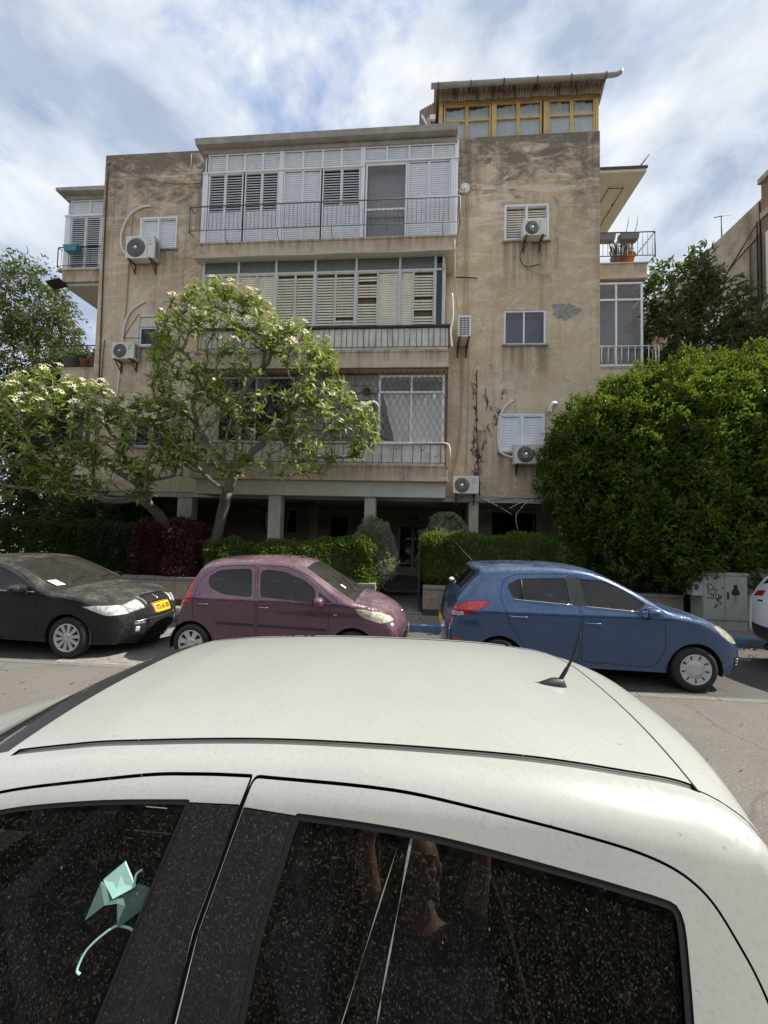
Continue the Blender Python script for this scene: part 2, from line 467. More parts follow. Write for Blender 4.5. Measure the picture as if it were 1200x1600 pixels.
# ------------------------------------------------------------------ ground, road, kerb, pavement
def ground_mat(name, a, b, scale=1.2, grain=90, crack=0.0, rough=0.95, stain=0.35):
    t = NT(name); v = t.world()
    c = t.mix(t.ramp(t.noise(v, scale, 6, 0.65), (0.3, 0.0), (0.7, 1.0)), a, b)
    g = t.noise(v, grain, 4, 0.8)
    c = t.mix(t.ramp(g, (0.40, 0.0), (0.58, 1.0)), tuple(x * 0.50 for x in a), c)
    g2 = t.noise(v, grain * .55, 3, 0.7)
    c = t.mix(t.math('MULTIPLY', t.ramp(g2, (0.58, 0.0), (0.66, 1.0)), 0.5), c, tuple(min(1, x * 1.7) for x in b))
    tr_ = t.noise(t.mapv(v, (0.12, 1.1, 1)), 1.6, 3, 0.5)
    c = t.mix(t.math('MULTIPLY', t.ramp(tr_, (0.5, 0.0), (0.7, 1.0)), 0.22), c, tuple(x * 0.6 for x in a))
    st = t.noise(t.mapv(v, (0.5, 1.3, 1)), 1.7, 6, 0.7)
    c = t.mix(t.math('MULTIPLY', t.ramp(st, (0.56, 0.0), (0.72, 1.0)), stain), c, tuple(x * 0.45 for x in a))
    if crack:
        vo = t.n('ShaderNodeTexVoronoi', {'Vector': t.n('ShaderNodeVectorMath', {0: v, 1: t.n('ShaderNodeCombineXYZ', {0: t.math('MULTIPLY', t.noise(v, 2, 4), 0.5)}).outputs[0]}, operation='ADD').outputs[0], 'Scale': 0.45}, feature='DISTANCE_TO_EDGE').outputs['Distance']
        c = t.mix(t.ramp(vo, (0.002, crack), (0.010, 0.0)), c, (0.05, 0.045, 0.04))
    return t.done(t.pbr(c, rough, 0, t.bump(g, 0.5, 0.006), **{'Specular IOR Level': 0.25}))

M_['asphalt'] = ground_mat('worn sun-bleached asphalt', (0.165, 0.152, 0.137), (0.215, 0.20, 0.182), crack=0.35)
M_['bay'] = ground_mat('dark bay asphalt', (0.10, 0.093, 0.086), (0.15, 0.14, 0.13), stain=0.7)
M_['soil'] = ground_mat('garden soil', (0.09, 0.07, 0.05), (0.13, 0.10, 0.07))
M_['earth'] = ground_mat('dusty earth', (0.20, 0.17, 0.13), (0.25, 0.21, 0.16), 0.3)
M_['strip'] = ground_mat('worn edging', (0.19, 0.175, 0.155), (0.25, 0.235, 0.21), 3)
M_['conc_edge'] = ground_mat('concrete edging', (0.30, 0.28, 0.25), (0.36, 0.34, 0.30), 3)
def brickmat(name, a, b):
    t = NT(name)
    r = t.n('ShaderNodeObjectInfo').outputs['Random']
    c = t.mix(r, a, b)
    c = t.mix(t.ramp(t.noise(t.world(), 60, 5, 0.7), (0.35, 0.0), (0.7, 0.5)), c, tuple(x * 0.5 for x in a))
    return t.done(t.pbr(c, 0.92, 0, t.bump(t.noise(t.world(), 120, 3), 0.4, 0.004)))
M_['paver'] = brickmat('grey paver', (0.22, 0.20, 0.18), (0.30, 0.28, 0.25))
M_['tile'] = brickmat('pale path tile', (0.30, 0.285, 0.26), (0.38, 0.36, 0.33))

mb = MB(); mb.add([(-300, -300, -0.03), (300, -300, -0.03), (300, 400, -0.03), (-300, 400, -0.03)], [(0, 1, 2, 3)])
mb.build('ground', M_['earth'], None, 'structure')
mb = MB()
nx, ny = 60, 8
for i in range(nx):
    for j in range(ny):
        x0, x1 = -60 + 120 * i / nx, -60 + 120 * (i + 1) / nx; y0, y1 = 0.45 + 5.11 * j / ny, 0.45 + 5.11 * (j + 1) / ny
        mb.add([(x0, y0, 0), (x1, y0, 0), (x1, y1, 0), (x0, y1, 0)], [(0, 1, 2, 3)])
mb.build('road', M_['asphalt'], None, 'structure')
mb = MB(); mb.add([(-60, 5.68, -0.012), (60, 5.68, -0.012), (60, 8.42, -0.012), (-60, 8.42, -0.012)], [(0, 1, 2, 3)])
bay = mb.build('parking_bay', M_['bay'], None, 'structure')
mb = MB()
for i in range(120): mb.box(-60 + i, 5.56, -0.05, -60 + i + 0.99, 5.68, 0.004)
mb.build('edging_strip', M_['strip'], None, 'structure')
# herringbone pavers in the gap between the parked cars, real stones; the material carries on under the cars
bm_ = MB(); bm_.bevbox(-0.098, -0.048, -0.03, 0.098, 0.048, 0.0, 0.006); brick_me = bm_.mesh('brick', M_['paver'])
for i in range(-4, 16):
    for j in range(-1, 26):
        cc = (i - j) % 4
        if cc not in (0, 3): continue
        x, y = -4.95 + i * 0.1, 5.74 + j * 0.1
        q = (x + .05, y) if cc == 0 else (x, y + .05)
        inst('brick', brick_me, bay, (q[0], q[1], -0.002 + random.uniform(-.003, .003)), (random.uniform(-.01, .01), random.uniform(-.01, .01), (0 if cc == 0 else R(90)) + random.uniform(-.015, .015)))
# kerb stones, some painted blue, some white
M_['kerb_blue'] = plain('worn blue kerb paint', (0.10, 0.20, 0.34), 0.8, 0, 0.2, 8, dirt=0.5)
M_['kerb_white'] = plain('worn white kerb paint', (0.60, 0.58, 0.54), 0.8, 0, 0.15, 8, dirt=0.5)
kerb = MB(); kerb.box(-60, 8.43, -0.1, 60, 8.56, 0.08)
kerb = kerb.build('kerb', M_['conc_edge'], None, 'structure')
for k in range(24):
    x = -12.05 + k
    m2 = MB(); m2.bevbox(x, 8.415, -0.06, x + 0.985, 8.575, 0.135, 0.02)
    m2.build('kerb_stone', M_['kerb_blue'] if k % 2 == 0 else M_['kerb_white'], kerb)
mb = MB(); mb.box(-60, 8.575, -0.1, 60, 9.56, 0.10)
pav = mb.build('pavement', M_['conc_edge'], None, 'structure')
sl_ = MB(); sl_.bevbox(-0.196, -0.194, -0.03, 0.196, 0.194, 0.0, 0.006); slab_me = sl_.mesh('paving_slab', M_['paver'])
for i in range(60):
    for j in range(2 if i < 0 else 3):
        x = -12 + i * 0.4; y = 8.78 + j * 0.395
        if y < 9.5: inst('paving_slab', slab_me, pav, (x, y, 0.128 + random.uniform(-.003, .003)), (random.uniform(-.006, .006), random.uniform(-.006, .006), 0))
# photographer's own pavement on the near side
mb = MB(); mb.box(-60, -4, -0.1, 60, 0.30, 0.13); mb.box(-60, 0.30, -0.1, 60, 0.45, 0.14)
mb.build('near_pavement', M_['conc_edge'], None, 'structure')
# garden soil and entrance path
mb = MB(); mb.box(-40, 9.56, -0.1, -0.92, 21, 0.25); mb.box(0.22, 9.56, -0.1, 30, 21, 0.25)
mb.build('garden_soil', M_['soil'], None, 'structure')
mb = MB(); mb.box(-0.92, 9.56, -0.1, 0.22, 12.2, 0.12); mb.box(-0.92, 12.2, -0.1, 0.22, 16.4, 0.26)
path = mb.build('entrance_path', M_['conc_edge'], None, 'structure')
tl = MB(); tl.bevbox(-0.088, -0.29, -0.03, 0.088, 0.29, 0, 0.005); tile_me = tl.mesh('path_tile', M_['tile'])
for j in range(11):
    for i in range(6):
        y = 9.86 + j * 0.592; x = -0.82 + i * 0.184
        inst('path_tile', tile_me, path, (x, y, (0.15 if y < 12.2 else 0.29) + random.uniform(-.003, .003)), (random.uniform(-.006, .006), random.uniform(-.006, .006), 0))
# garden walls
M_['gwall'] = stucco('garden wall render', (0.36, 0.30, 0.23), (0.12, 0.10, 0.08), (0.46, 0.41, 0.34), None, 1.2)
for (xa, xb, lab) in ((-13.0, -0.92, 'low rendered garden wall under the dark hedge behind the left cars'), (0.22, 6.1, 'low rendered garden wall with a stone coping right of the entrance path')):
    t_ = thing('garden_wall', lab, 'garden wall', ((xa + xb) / 2, 9.66, 0.1))
    mb = MB(); mb.box(xa, 9.57, 0.1, xb, 9.75, 0.72); mb.build('wall', M_['gwall'], t_)
    n_ = int((xb - xa) / 0.5)
    for k in range(n_):
        m2 = MB(); w_ = (xb - xa) / n_; m2.bevbox(xa + k * w_ + .004, 9.54, 0.722, xa + (k + 1) * w_ - .004, 9.78, 0.80 + random.uniform(-.004, .004), 0.012)
        m2.build('coping_stone', M_['conc_edge'], t_)
gp = thing('gate_post', 'thin dark metal gate post at the right side of the entrance path', 'gate post', (0.13, 9.7, 0.12))
mb = MB(); mb.box(0.115, 9.68, 0.12, 0.145, 9.71, 1.80); mb.build('post', M_['dark_metal'], gp)
mb = MB(); mb.box(0.105, 9.725, 0.25, 0.125, 10.5, 1.75); mb.build('open_gate_leaf', M_['dark_metal'], gp)
# ------------------------------------------------------------------ the apartment house
M_['wall'] = stucco('weathered ochre render', (0.62, 0.50, 0.35), (0.13, 0.115, 0.09), (0.72, 0.645, 0.54), 13.4, 1.0, drips=[(2.3, 3.55, 10.25, 1.6), (2.3, 3.55, 7.27, 1.3), (2.2, 3.5, 4.28, 1.2), (-8.5, -7.3, 10.33, 1.3), (-8.45, -7.25, 7.33, 1.2), (1.0, 1.5, 13.3, 4.0), (-9.7, -9.3, 13.3, 5.0), (4.4, 4.92, 13.3, 3.0), (-6.7, -6.05, 12.3, 3.4), (1.55, 1.95, 4.9, 1.8)])
M_['fascia'] = stucco('balcony render', (0.61, 0.51, 0.385), (0.16, 0.12, 0.09), (0.58, 0.51, 0.42), None, 1.6, drips=[(-6, .9, 9.75, .34), (-6, .9, 6.72, .36), (-6, .9, 3.74, .36), (4.9, 6.8, 10.2, .4), (-12, -9.8, 10.5, .3)])
M_['lobby'] = plain('lobby wall paint', (0.58, 0.54, 0.45), 0.9, 0, 0.1, 2)
M_['pillar'] = plain('whitewashed column', (0.46, 0.44, 0.38), 0.85, 0, 0.1, 3, dirt=0.3)
H = thing('apartment_house', 'four-storey ochre rendered apartment house on columns with shuttered balconies', 'apartment house', (-2.4, 11.0, 0.0))
FX0, FX1 = -9.72, 4.92
def wall_sheet(mb, x0, x1, z0, z1, holes, y, rev=0.16):
    xs = sorted({x0, x1, *[h[0] for h in holes], *[h[1] for h in holes]}); zs = sorted({z0, z1, *[h[2] for h in holes], *[h[3] for h in holes]})
    for a, b in zip(xs, xs[1:]):
        for c_, d in zip(zs, zs[1:]):
            mx_, mz = (a + b) / 2, (c_ + d) / 2
            if any(h[0] < mx_ < h[1] and h[2] < mz < h[3] for h in holes): continue
            mb.add([(a, y, c_), (b, y, c_), (b, y, d), (a, y, d)], [(0, 1, 2, 3)])
    for h in holes:
        a, b, c_, d = h
        mb.add([(a, y, c_), (b, y, c_), (b, y, d), (a, y, d), (a, y + rev, c_), (b, y + rev, c_), (b, y + rev, d), (a, y + rev, d)],
               [(0, 4, 5, 1), (1, 5, 6, 2), (2, 6, 7, 3), (3, 7, 4, 0)])
HL = [(-8.47, -7.30, 10.38, 11.36), (-8.41, -7.29, 7.38, 8.37), (-8.35, -7.25, 4.38, 5.36)]
HR = [(2.33, 3.54, 10.28, 11.31), (2.35, 3.49, 7.31, 8.29), (2.25, 3.46, 4.32, 5.36)]
mb = MB()
wall_sheet(mb, FX0, -6.05, 3.06, 13.42, HL, 11.0)
mb.box(FX0, 11.28, 3.06, FX0 + .2, 21, 13.42); mb.add([(FX0, 11.0, 3.06), (FX0, 11.28, 3.06), (FX0, 11.28, 13.42), (FX0, 11.0, 13.42)], [(0, 1, 2, 3)])
mb.add([(FX0, 11.0, 13.42), (-6.05, 11.0, 13.42), (-6.05, 11.2, 13.42), (FX0, 11.2, 13.42)], [(0, 1, 2, 3)])
mb.add([(-6.05, 11, 12.5), (-6.05, 21, 12.5), (-6.05, 21, 13.42), (-6.05, 11, 13.42)], [(0, 1, 2, 3)])
mb.add([(FX0 + .2, 11.2, 12.6), (-6.05, 11.2, 12.6), (-6.05, 11.2, 13.42), (FX0 + .2, 11.2, 13.42)], [(0, 1, 2, 3)])
mb.build('wall', M_['wall'], H)
mb = MB()
wall_sheet(mb, -6.05, 1.0, 3.06, 12.6, [(-5.9, 0.7, 9.78, 12.3), (-5.9, 0.6, 7.0, 9.2), (-1.0, 0.7, 4.4, 6.15), (-5.6, -3.2, 4.4, 6.15)], 11.0)
mb.build('wall', M_['wall'], H)
mb = MB()
wall_sheet(mb, 1.0, FX1, 3.06, 13.38, HR, 11.0)
mb.add([(FX1, 11.0, 3.06), (FX1, 21, 3.06), (FX1, 21, 13.38), (FX1, 11.0, 13.38)], [(0, 1, 2, 3)])
mb.add([(1.0, 11.0, 12.5), (1.0, 21, 12.5), (1.0, 21, 13.38), (1.0, 11.0, 13.38)], [(0, 1, 2, 3)])
mb.add([(1.0, 11.0, 13.38), (FX1, 11.0, 13.38), (FX1, 11.22, 13.38), (1.0, 11.22, 13.38)], [(0, 1, 2, 3)])
mb.add([(1.0, 11.22, 12.6), (FX1, 11.22, 12.6), (FX1, 11.22, 13.38), (1.0, 11.22, 13.38)], [(0, 1, 2, 3)])
mb.build('wall', M_['wall'], H)
mb = MB(); mb.box(FX0, 20.8, 3.06, FX1, 21.0, 13.4); mb.build('wall', M_['wall'], H)
mb = MB(); mb.box(FX0 + .21, 11.23, 12.4, FX1 - .01, 20.79, 12.55); mb.build('roof', M_['concrete'], H)
# dark sheet behind the openings, painted to stand in for unlit rooms
mb = MB(); mb.box(FX0 + .22, 12.6, 3.1, FX1 - .02, 12.7, 12.38); mb.build('room_shade_sheet', M_['void'], H)
# ground storey: slab, columns, lobby walls
mb = MB(); mb.box(FX0, 11.02, 2.92, FX1, 20.99, 3.055); mb.build('first_floor_slab', M_['pillar'], H)
for (xa, xb, ya) in ((-6.92, -6.48, 11.05), (-3.92, -3.58, 10.32), (-1.33, -1.04, 10.32), (1.47, 1.73, 11.05), (-9.4, -9.1, 11.05), (4.4, 4.7, 11.05), (-3.9, -3.6, 14.5), (1.4, 1.7, 14.5)):
    mb = MB(); mb.bevbox(xa, ya, 0.1, xb, ya + .32, 2.93 if ya > 10.5 else 2.955, 0.012); mb.build('column', M_['pillar'], H)
mb = MB()
wall_sheet(mb, FX0, 1.75, 0.1, 2.92, [(-6.4, -5.0, 1.9, 2.85), (-3.5, -2.8, 1.75, 2.55), (-0.72, 0.55, 0.26, 2.36)], 16.4)
mb.box(1.75, 14.0, 0.1, 1.9, 16.4, 2.92)
wall_sheet(mb, 1.9, FX1, 0.1, 2.92, [(2.66, 4.15, 2.02, 2.80)], 14.0)
mb.box(FX0, 11.4, 0.1, FX0 + .15, 16.4, 2.92)
mb.build('lobby_wall', M_['lobby'], H)
def win_dark(x0, x1, z0, z1, y, nb=0, mat='void'):
    w = MB(); w.frame(x0, z0, x1, z1, 0.05, y + .03, y + .09); w = w.build('window', M_['dark_metal'], H)
    g = MB(); g.box(x0 + .05, y + .05, z0 + .05, x1 - .05, y + .06, z1 - .05); g.build('pane', M_['window_glass'], w)
    g = MB(); g.box(x0, y + .3, z0, x1, y + .32, z1); g.build('painted_backing', M_['void'], w)  # sheet painted dark in place of the unlit room
    for k in range(nb):
        x = x0 + .08 + (x1 - x0 - .16) * k / (nb - 1)
        b = MB(); b.tube([(x, y - .03, z0), (x, y - .03, z1)], .009, 5); b.build('bar', M_['dark_metal'], w)
    return w
win_dark(-6.4, -5.72, 1.9, 2.85, 16.4); win_dark(-5.68, -5.0, 1.9, 2.85, 16.4); w = win_dark(-3.5, -2.8, 1.75, 2.55, 16.4)
for k in range(6):
    b = MB(); b.rbox((-3.15, 16.43, 1.86 + .115 * k), (.58, .012, .10), (R(35), 0, 0)); b.build('slat', M_['dark_metal'], w)
win_dark(2.66, 4.15, 2.02, 2.80, 14.0, 14)
d = MB(); d.frame(-.76, .27, .59, 2.40, .14, 16.36, 16.44); d.box(-.12, 16.42, .35, -.04, 16.50, 2.26); d.box(-.62, 16.42, .35, -.12, 16.49, .62); d.box(-.04, 16.42, .35, .45, 16.49, .62)
d = d.build('entrance_door', M_['lobby'], H)
g = MB(); g.box(-.62, 16.45, .62, -.12, 16.46, 2.26); g.box(-.04, 16.45, .62, .45, 16.46, 2.26); g.build('pane', M_['window_glass'], d)
g = MB(); g.box(-.62, 16.8, .3, .45, 16.82, 2.3); g.build('painted_hall_shade', M_['void'], d)  # dark sheet standing in for the unlit hall
g = MB(); g.tube([(-.16, 16.40, 1.15), (-.16, 16.40, 1.5)], .014, 6); g.build('handle', M_['chrome'], d)
g = MB(); g.box(-.28, 16.36, 2.56, .10, 16.39, 2.70); pq = g.build('name_plaque', plain('brown plaque', (0.10, 0.08, 0.05)), H)
for zz in (2.66, 2.60):
    g = MB(); g.box(-.22, 16.353, zz - .012, .04, 16.359, zz + .012); g.build('plaque_line', M_['lobby'], pq)
g = MB(); g.tube([(-.09, 16.38, 2.70), (-.09, 16.38, 2.92)], .01, 5); g.build('plaque_wire', M_['wire'], H)
g = MB(); g.tube([(-4.3, 10.7, 2.70), (-3.0, 11.6, 2.86)], .035, 6); g.tube([(-3.55, 10.5, 1.0), (-3.5, 10.75, 2.6), (-3.2, 10.9, 2.78)], .02, 5); g.build('drain_pipe', M_['wire'], H)

# ---- balcony slabs and beams
def fascia(name, x0, x1, y0, y1, z0, z1, mat=None, drip=True):
    mb = MB()
    mb.bevbox(x0, y0, z0, x1, y1, z1, .02)
    if drip: mb.bevbox(x0 - .02, y0 - .025, z0 - .05, x1 + .02, y1, z0 + .03, .012); mb.bevbox(x0 - .01, y0 - .02, z1 - .02, x1 + .03, y1, z1 + .035, .012)
    return mb.build(name, mat or M_['fascia'], H)
fascia('balcony_slab', -6.06, .90, 10.0, 10.99, 9.38, 9.72)
fascia('balcony_slab', -5.98, .76, 10.0, 10.99, 6.32, 6.70)
fascia('balcony_slab', -5.98, .79, 10.0, 10.99, 3.40, 3.72)
mb = MB(); mb.box(-5.9, 10.2, 2.96, .76, 10.99, 3.34); mb.build('beam', M_['soffit'], H)
mb = MB()       # torn flashing under the top balcony
for k in range(14):
    x = -6.12 + k * .5
    mb.add([(x, 9.93, 9.30 + .01 * math.sin(5 * k)), (x + .5, 9.93, 9.30 + .01 * math.sin(5 * k + 5)), (x + .5, 10.25, 9.325), (x, 10.25, 9.325), (x, 9.93, 9.315 + .01 * math.sin(5 * k)), (x + .5, 9.93, 9.315 + .01 * math.sin(5 * k + 5)), (x + .5, 10.25, 9.328), (x, 10.25, 9.328)],
           [(0, 1, 2, 3), (7, 6, 5, 4), (0, 4, 5, 1)])
mb.build('flashing', M_['soffit'], H)

# ---- shutters
SL = MB(); SL.rbox((0, 0, 0), (1, .055, .008), (R(56), 0, 0)); slat_white = SL.mesh('slat', M_['white_alu'])
SL = MB(); SL.rbox((0, 0, 0), (1, .062, .010), (R(66), 0, 0)); slat_cream = SL.mesh('slat', M_['cream_slat'])
M_['brown_room'] = plain('painted brown room shade', (0.11, 0.08, 0.055), 0.9)  # brown colour stands in for the dim room seen between cream slats
M_['rail_grey'] = plain('worn grey rail', (0.16, 0.15, 0.145), 0.6, 0.2, 0.3)
def shutter(x0, x1, z0, z1, y, opened, fw=.028, pitch=.072, cream=False, zopen=None, frame=None, parent=None, skip=()):
    """sliding shutter leaf: frame, then slats tilted open one by one, or closed slats lapped in one sheet"""
    P = parent or H
    m = MB(); m.frame(x0, z0, x1, z1, fw, y - .02, y + .03)
    s_ = m.build('shutter', frame or (M_['grey_alu'] if cream else M_['white_alu']), P)
    a, b = x0 + fw, x1 - fw
    zo = z1 - fw if zopen is None else zopen
    zc0 = z0 + fw
    if opened:
        zlo = zc0 if zopen is None else zopen
        n = int((z1 - fw - zlo) / pitch)
        for k in range(n):
            if k in skip: continue
            inst('slat', slat_cream if cream else slat_white, s_, ((a + b) / 2, y + .012, zlo + pitch * (k + .5)), (0, 0, 0), (b - a - .004, 1, 1))
        hi = zlo if zopen is not None else zc0
        m = MB(); m.box(a, y + .055, zlo, b, y + .065, z1 - fw); m.build('painted_backing', M_['brown_room'] if cream else M_['void'], s_)  # backing sheet with the room's shade put into its colour
    else:
        hi = z1 - fw
    if hi > zc0 + .02:
        m = MB(); n = max(1, int((hi - zc0) / (pitch * .8))); h = (hi - zc0) / n
        for k in range(n):
            za = zc0 + k * h
            m.add([(a, y + .002, za), (b, y + .002, za), (b, y + .018, za + h), (a, y + .018, za + h)], [(0, 1, 2, 3)])
            m.add([(a, y + .018, za + h), (b, y + .018, za + h), (b, y + .002, za + h), (a, y + .002, za + h)], [(0, 1, 2, 3)])
        m.build('closed_slats', M_['cream_slat'] if cream else M_['closed_slat'], s_, 'stuff')
    return s_
# third floor
Y3 = 10.07
tr = [-5.87, -5.34, -4.83, -4.33, -3.80, -3.73, -3.21, -2.67, -2.16, -1.62, -1.54, -.94, -.35, .27, .87]
for i in range(14):
    if i in (4, 9): continue
    o_ = .05 if i > 9 else 0
    shutter(tr[i], tr[i + 1], 11.80 + o_ - .02, 12.30, Y3, False)
mn = [(-5.83, -5.36, 1), (-5.36, -4.86, 1), (-4.81, -4.33, 1), (-4.33, -3.87, 1), (-3.73, -3.20, 0), (-3.20, -2.70, 0), (-2.66, -2.14, 1), (-2.14, -1.64, 1), (-.38, .18, 0), (.18, .74, 0)]
for a, b, op in mn:
    shutter(a + .003, b - .003, 9.78, 11.74 if a < -1 else 11.84, Y3, op, zopen=10.66 if op and a < -3 else (10.72 if op else None))
mb = MB()
mb.box(-6.0, Y3 - .03, 9.76, -5.85, Y3 + .04, 11.74); mb.box(-3.86, Y3 - .03, 9.76, -3.74, Y3 + .04, 12.3); mb.box(-1.63, Y3 - .03, 9.76, -1.52, Y3 + .04, 12.3)
mb.box(.745, Y3 - .03, 9.76, .90, Y3 + .04, 11.84); mb.box(-6.0, Y3 - .05, 11.742, -1.53, Y3 + .03, 11.778); mb.box(-1.53, Y3 - .05, 11.845, .93, Y3 + .03, 11.878)
mb.box(.875, Y3, 11.9, .95, 10.99, 12.38); mb.box(-5.99, Y3 + .05, 9.76, -5.95, 10.99, 12.3); mb.box(.90, Y3 + .045, 9.76, .93, 10.99, 11.84)
mb.build('enclosure_frame', M_['white_alu'], H)
mb = MB(); mb.frame(-1.50, 9.77, -.385, 11.83, .05, Y3 - .01, Y3 + .04); mb.box(-1.45, Y3, 10.55, -.435, Y3 + .03, 10.60)
w = mb.build('balcony_door', M_['white_alu'], H)
mb = MB(); mb.box(-1.45, Y3 + .012, 9.82, -.435, Y3 + .018, 10.55); mb.box(-1.45, Y3 + .012, 10.60, -.435, Y3 + .018, 11.78); mb.build('pane', M_['clear_glass'], w)
mb = MB(); mb.box(-1.45, 10.35, 9.9, -.435, 10.36, 11.78); mb.build('grey_blind', plain('grey blind', (0.24, 0.24, 0.255), 0.8), w)
mb = MB(); mb.box(-5.95, 10.30, 9.76, .88, 10.32, 12.3)
mb = MB()
mb.add([(-6.14, 9.84, 12.40), (.90, 9.84, 12.44), (.90, 11.0, 12.46), (-6.14, 11.0, 12.46), (-6.16, 9.82, 12.56), (.92, 9.82, 12.60), (.92, 11.0, 12.66), (-6.16, 11.0, 12.66)],
       [(0, 3, 2, 1), (4, 5, 6, 7), (0, 1, 5, 4), (1, 2, 6, 5), (3, 7, 6, 2), (0, 4, 7, 3)])
mb.bevbox(-6.02, Y3 - .06, 12.30, .90, Y3 + .1, 12.41, .01)
mb.build('balcony_roof', M_['concrete'], H)
BAR = MB(); BAR.tube([(0, 0, 0), (0, 0, 1)], .006, 5); bar_dark = BAR.mesh('bar', M_['rail_grey'])
BAR = MB(); BAR.tube([(0, 0, 0), (0, 0, 1)], .011, 5); bar_white = BAR.mesh('bar', M_['white_alu'])
BAR = MB(); BAR.tube([(0, 0, 0), (0, 0, 1)], .008, 5); bar_rust = BAR.mesh('bar', M_['rusty'])
def railing(x0, x1, y, z0, z1, n, me, mat, yl=None, yr=None, ht=.02, jit=0.0, brackets=0, nb_side=0, frontbars=True):
    m = MB()
    for z in (z0, z1):
        m.tube([(x0, y, z), (x1, y, z)], ht * .8 if z == z1 else ht * .55, 6)
        if yl: m.tube([(x0, y, z), (x0, yl, z)], ht * .6, 6)
        if yr: m.tube([(x1, y, z), (x1, yr, z)], ht * .6, 6)
    for x in (x0, x1): m.tube([(x, y, z0 - .06), (x, y, z1)], ht * .7, 6)
    for k in range(brackets):
        x = x0 + (x1 - x0) * (k + .7) / brackets
        m.tube(smoothpts([(x, y, z0), (x, y - .01, z0 - .18), (x + .02, y + .04, z0 - .27), (x + .06, y + .12, z0 - .30)], 4), .011, 5)
    o = m.build('railing', mat, H)
    for k in range(n):
        x = x0 + (x1 - x0) * (k + .5) / n + random.uniform(-jit, jit)
        inst('bar', me, o, (x, y + .002, z0), (random.uniform(-jit, jit) * .3, random.uniform(-jit, jit) * .5, 0), (1, 1, z1 - z0))
    for k in range(nb_side):
        yy = y + (yr - y) * (k + .7) / nb_side
        inst('bar', me, o, (x1, yy, z0), (0, 0, 0), (1, 1, z1 - z0))
    return o
railing(-6.16, .97, 9.78, 9.93, 10.59, 62, bar_dark, M_['rail_grey'], 10.0, 10.99, .022, .008, 5)

# second floor
Y2 = 10.18
ps = [-5.92, -4.93, -3.88, -2.80, -1.69, -.53, .40]
opn = [(0, 0), (0, 0), (1, 1), (1, 1), (1, 0), (0, 1)]
for i in range(6):
    a, b = ps[i] + .03, ps[i + 1] - .03
    mid = (a + b) / 2 if i != 5 else a + (b - a) * .38
    for j, (p, q) in enumerate(((a, mid), (mid, b))):
        shutter(p + .002, q - .002, 7.40, 8.93, Y2, opn[i][j], .025, .074, True, skip=(4, 5, 10) if (i, j) == (5, 1) else ((9, 10, 16) if (i, j) == (4, 0) else ((3,) if (i, j) == (3, 1) else ())))
    m = MB(); m.box(a, Y2, 8.98, b, Y2 + .02, 9.30); m.build('transom_panel', plain('dark transom', (0.10, 0.105, 0.10), 0.35), H)
mb = MB()
for x in ps: mb.box(x - .028, Y2 - .035, 7.38, x + .028, Y2 + .04, 9.32)
mb.box(-5.95, Y2 - .03, 8.932, .62, Y2 + .03, 8.978); mb.box(-5.95, Y2 - .03, 7.34, .62, Y2 + .04, 7.378)
mb.box(.58, Y2 - .03, 7.38, .64, Y2 + .04, 9.32); mb.box(.645, Y2 + .045, 7.38, .665, 10.99, 9.3)
mb.build('enclosure_frame', M_['grey_alu'], H)
mb = MB(); mb.box(.43, Y2, 7.38, .58, Y2 + .015, 9.30); mb.build('side_pane', M_['window_glass'], H)
PB = MB(); PB.bevbox(-.055, 0, 0, .055, .02, .57, .004); board_me = PB.mesh('parapet_board', M_['white_board'])
def parapet(x0, x1, y, z0, n):
    m = MB(); m.box(x0, y + .022, z0, x1, y + .04, z0 + .57); o = m.build('parapet', M_['white_board'], H)
    w = (x1 - x0) / n
    for k in range(n): inst('parapet_board', board_me, o, (x0 + (k + .5) * w, y, z0 + .005), (0, 0, 0), (w / .112, 1, .98 + random.uniform(-.01, .01)))
parapet(-5.85, .74, 10.04, 6.76, 58)
railing(-5.9, .77, 10.0, 6.82, 7.34, 44, bar_rust, M_['rusty'], None, 10.9, .018, .02)
mb = MB(); mb.bevbox(-5.9, 9.97, 7.335, .79, 10.14, 7.385, .01); mb.build('sill_rail', M_['dark_metal'], H)

# first floor: windows, block infill, wavy security grille
Y1 = 10.25
def casement(x0, x1, z0, z1, y, mat, mull=(), trans=(), fw=.05, glass='window_glass', back=None, name='window'):
    m = MB(); m.frame(x0, z0, x1, z1, fw, y, y + .06)
    for x in mull: m.box(x - fw * .4, y + .004, z0 + fw, x + fw * .4, y + .055, z1 - fw)
    o = m.build(name, mat, H)
    m = MB()
    for z in trans: m.box(x0 + fw, y - .012, z - fw * .45, x1 - fw, y + .045, z + fw * .45)
    if trans: m.build('transom', mat, o)
    xs = [x0 + fw, *mull, x1 - fw]; zs = [z0 + fw, *trans, z1 - fw]
    for a, b in zip(xs, xs[1:]):
        for c_, d_ in zip(zs, zs[1:]):
            m = MB(); m.box(a, y + .028, c_, b, y + .034, d_); m.build('pane', M_[glass], o)
    if back: 
        m = MB(); m.box(x0, y + .5, z0, x1, y + .51, z1); m.build('painted_backing', M_[back], o)  # coloured sheet set behind the panes instead of a room
    return o
w = casement(-1.03, .70, 4.36, 6.18, Y1, M_['white_alu'], (-.16,), (5.72,), .06, 'clear_glass', 'void')
M_['curtain'] = plain('white net curtain', (0.74, 0.74, 0.70), 0.9, 0, 0.08, 4)
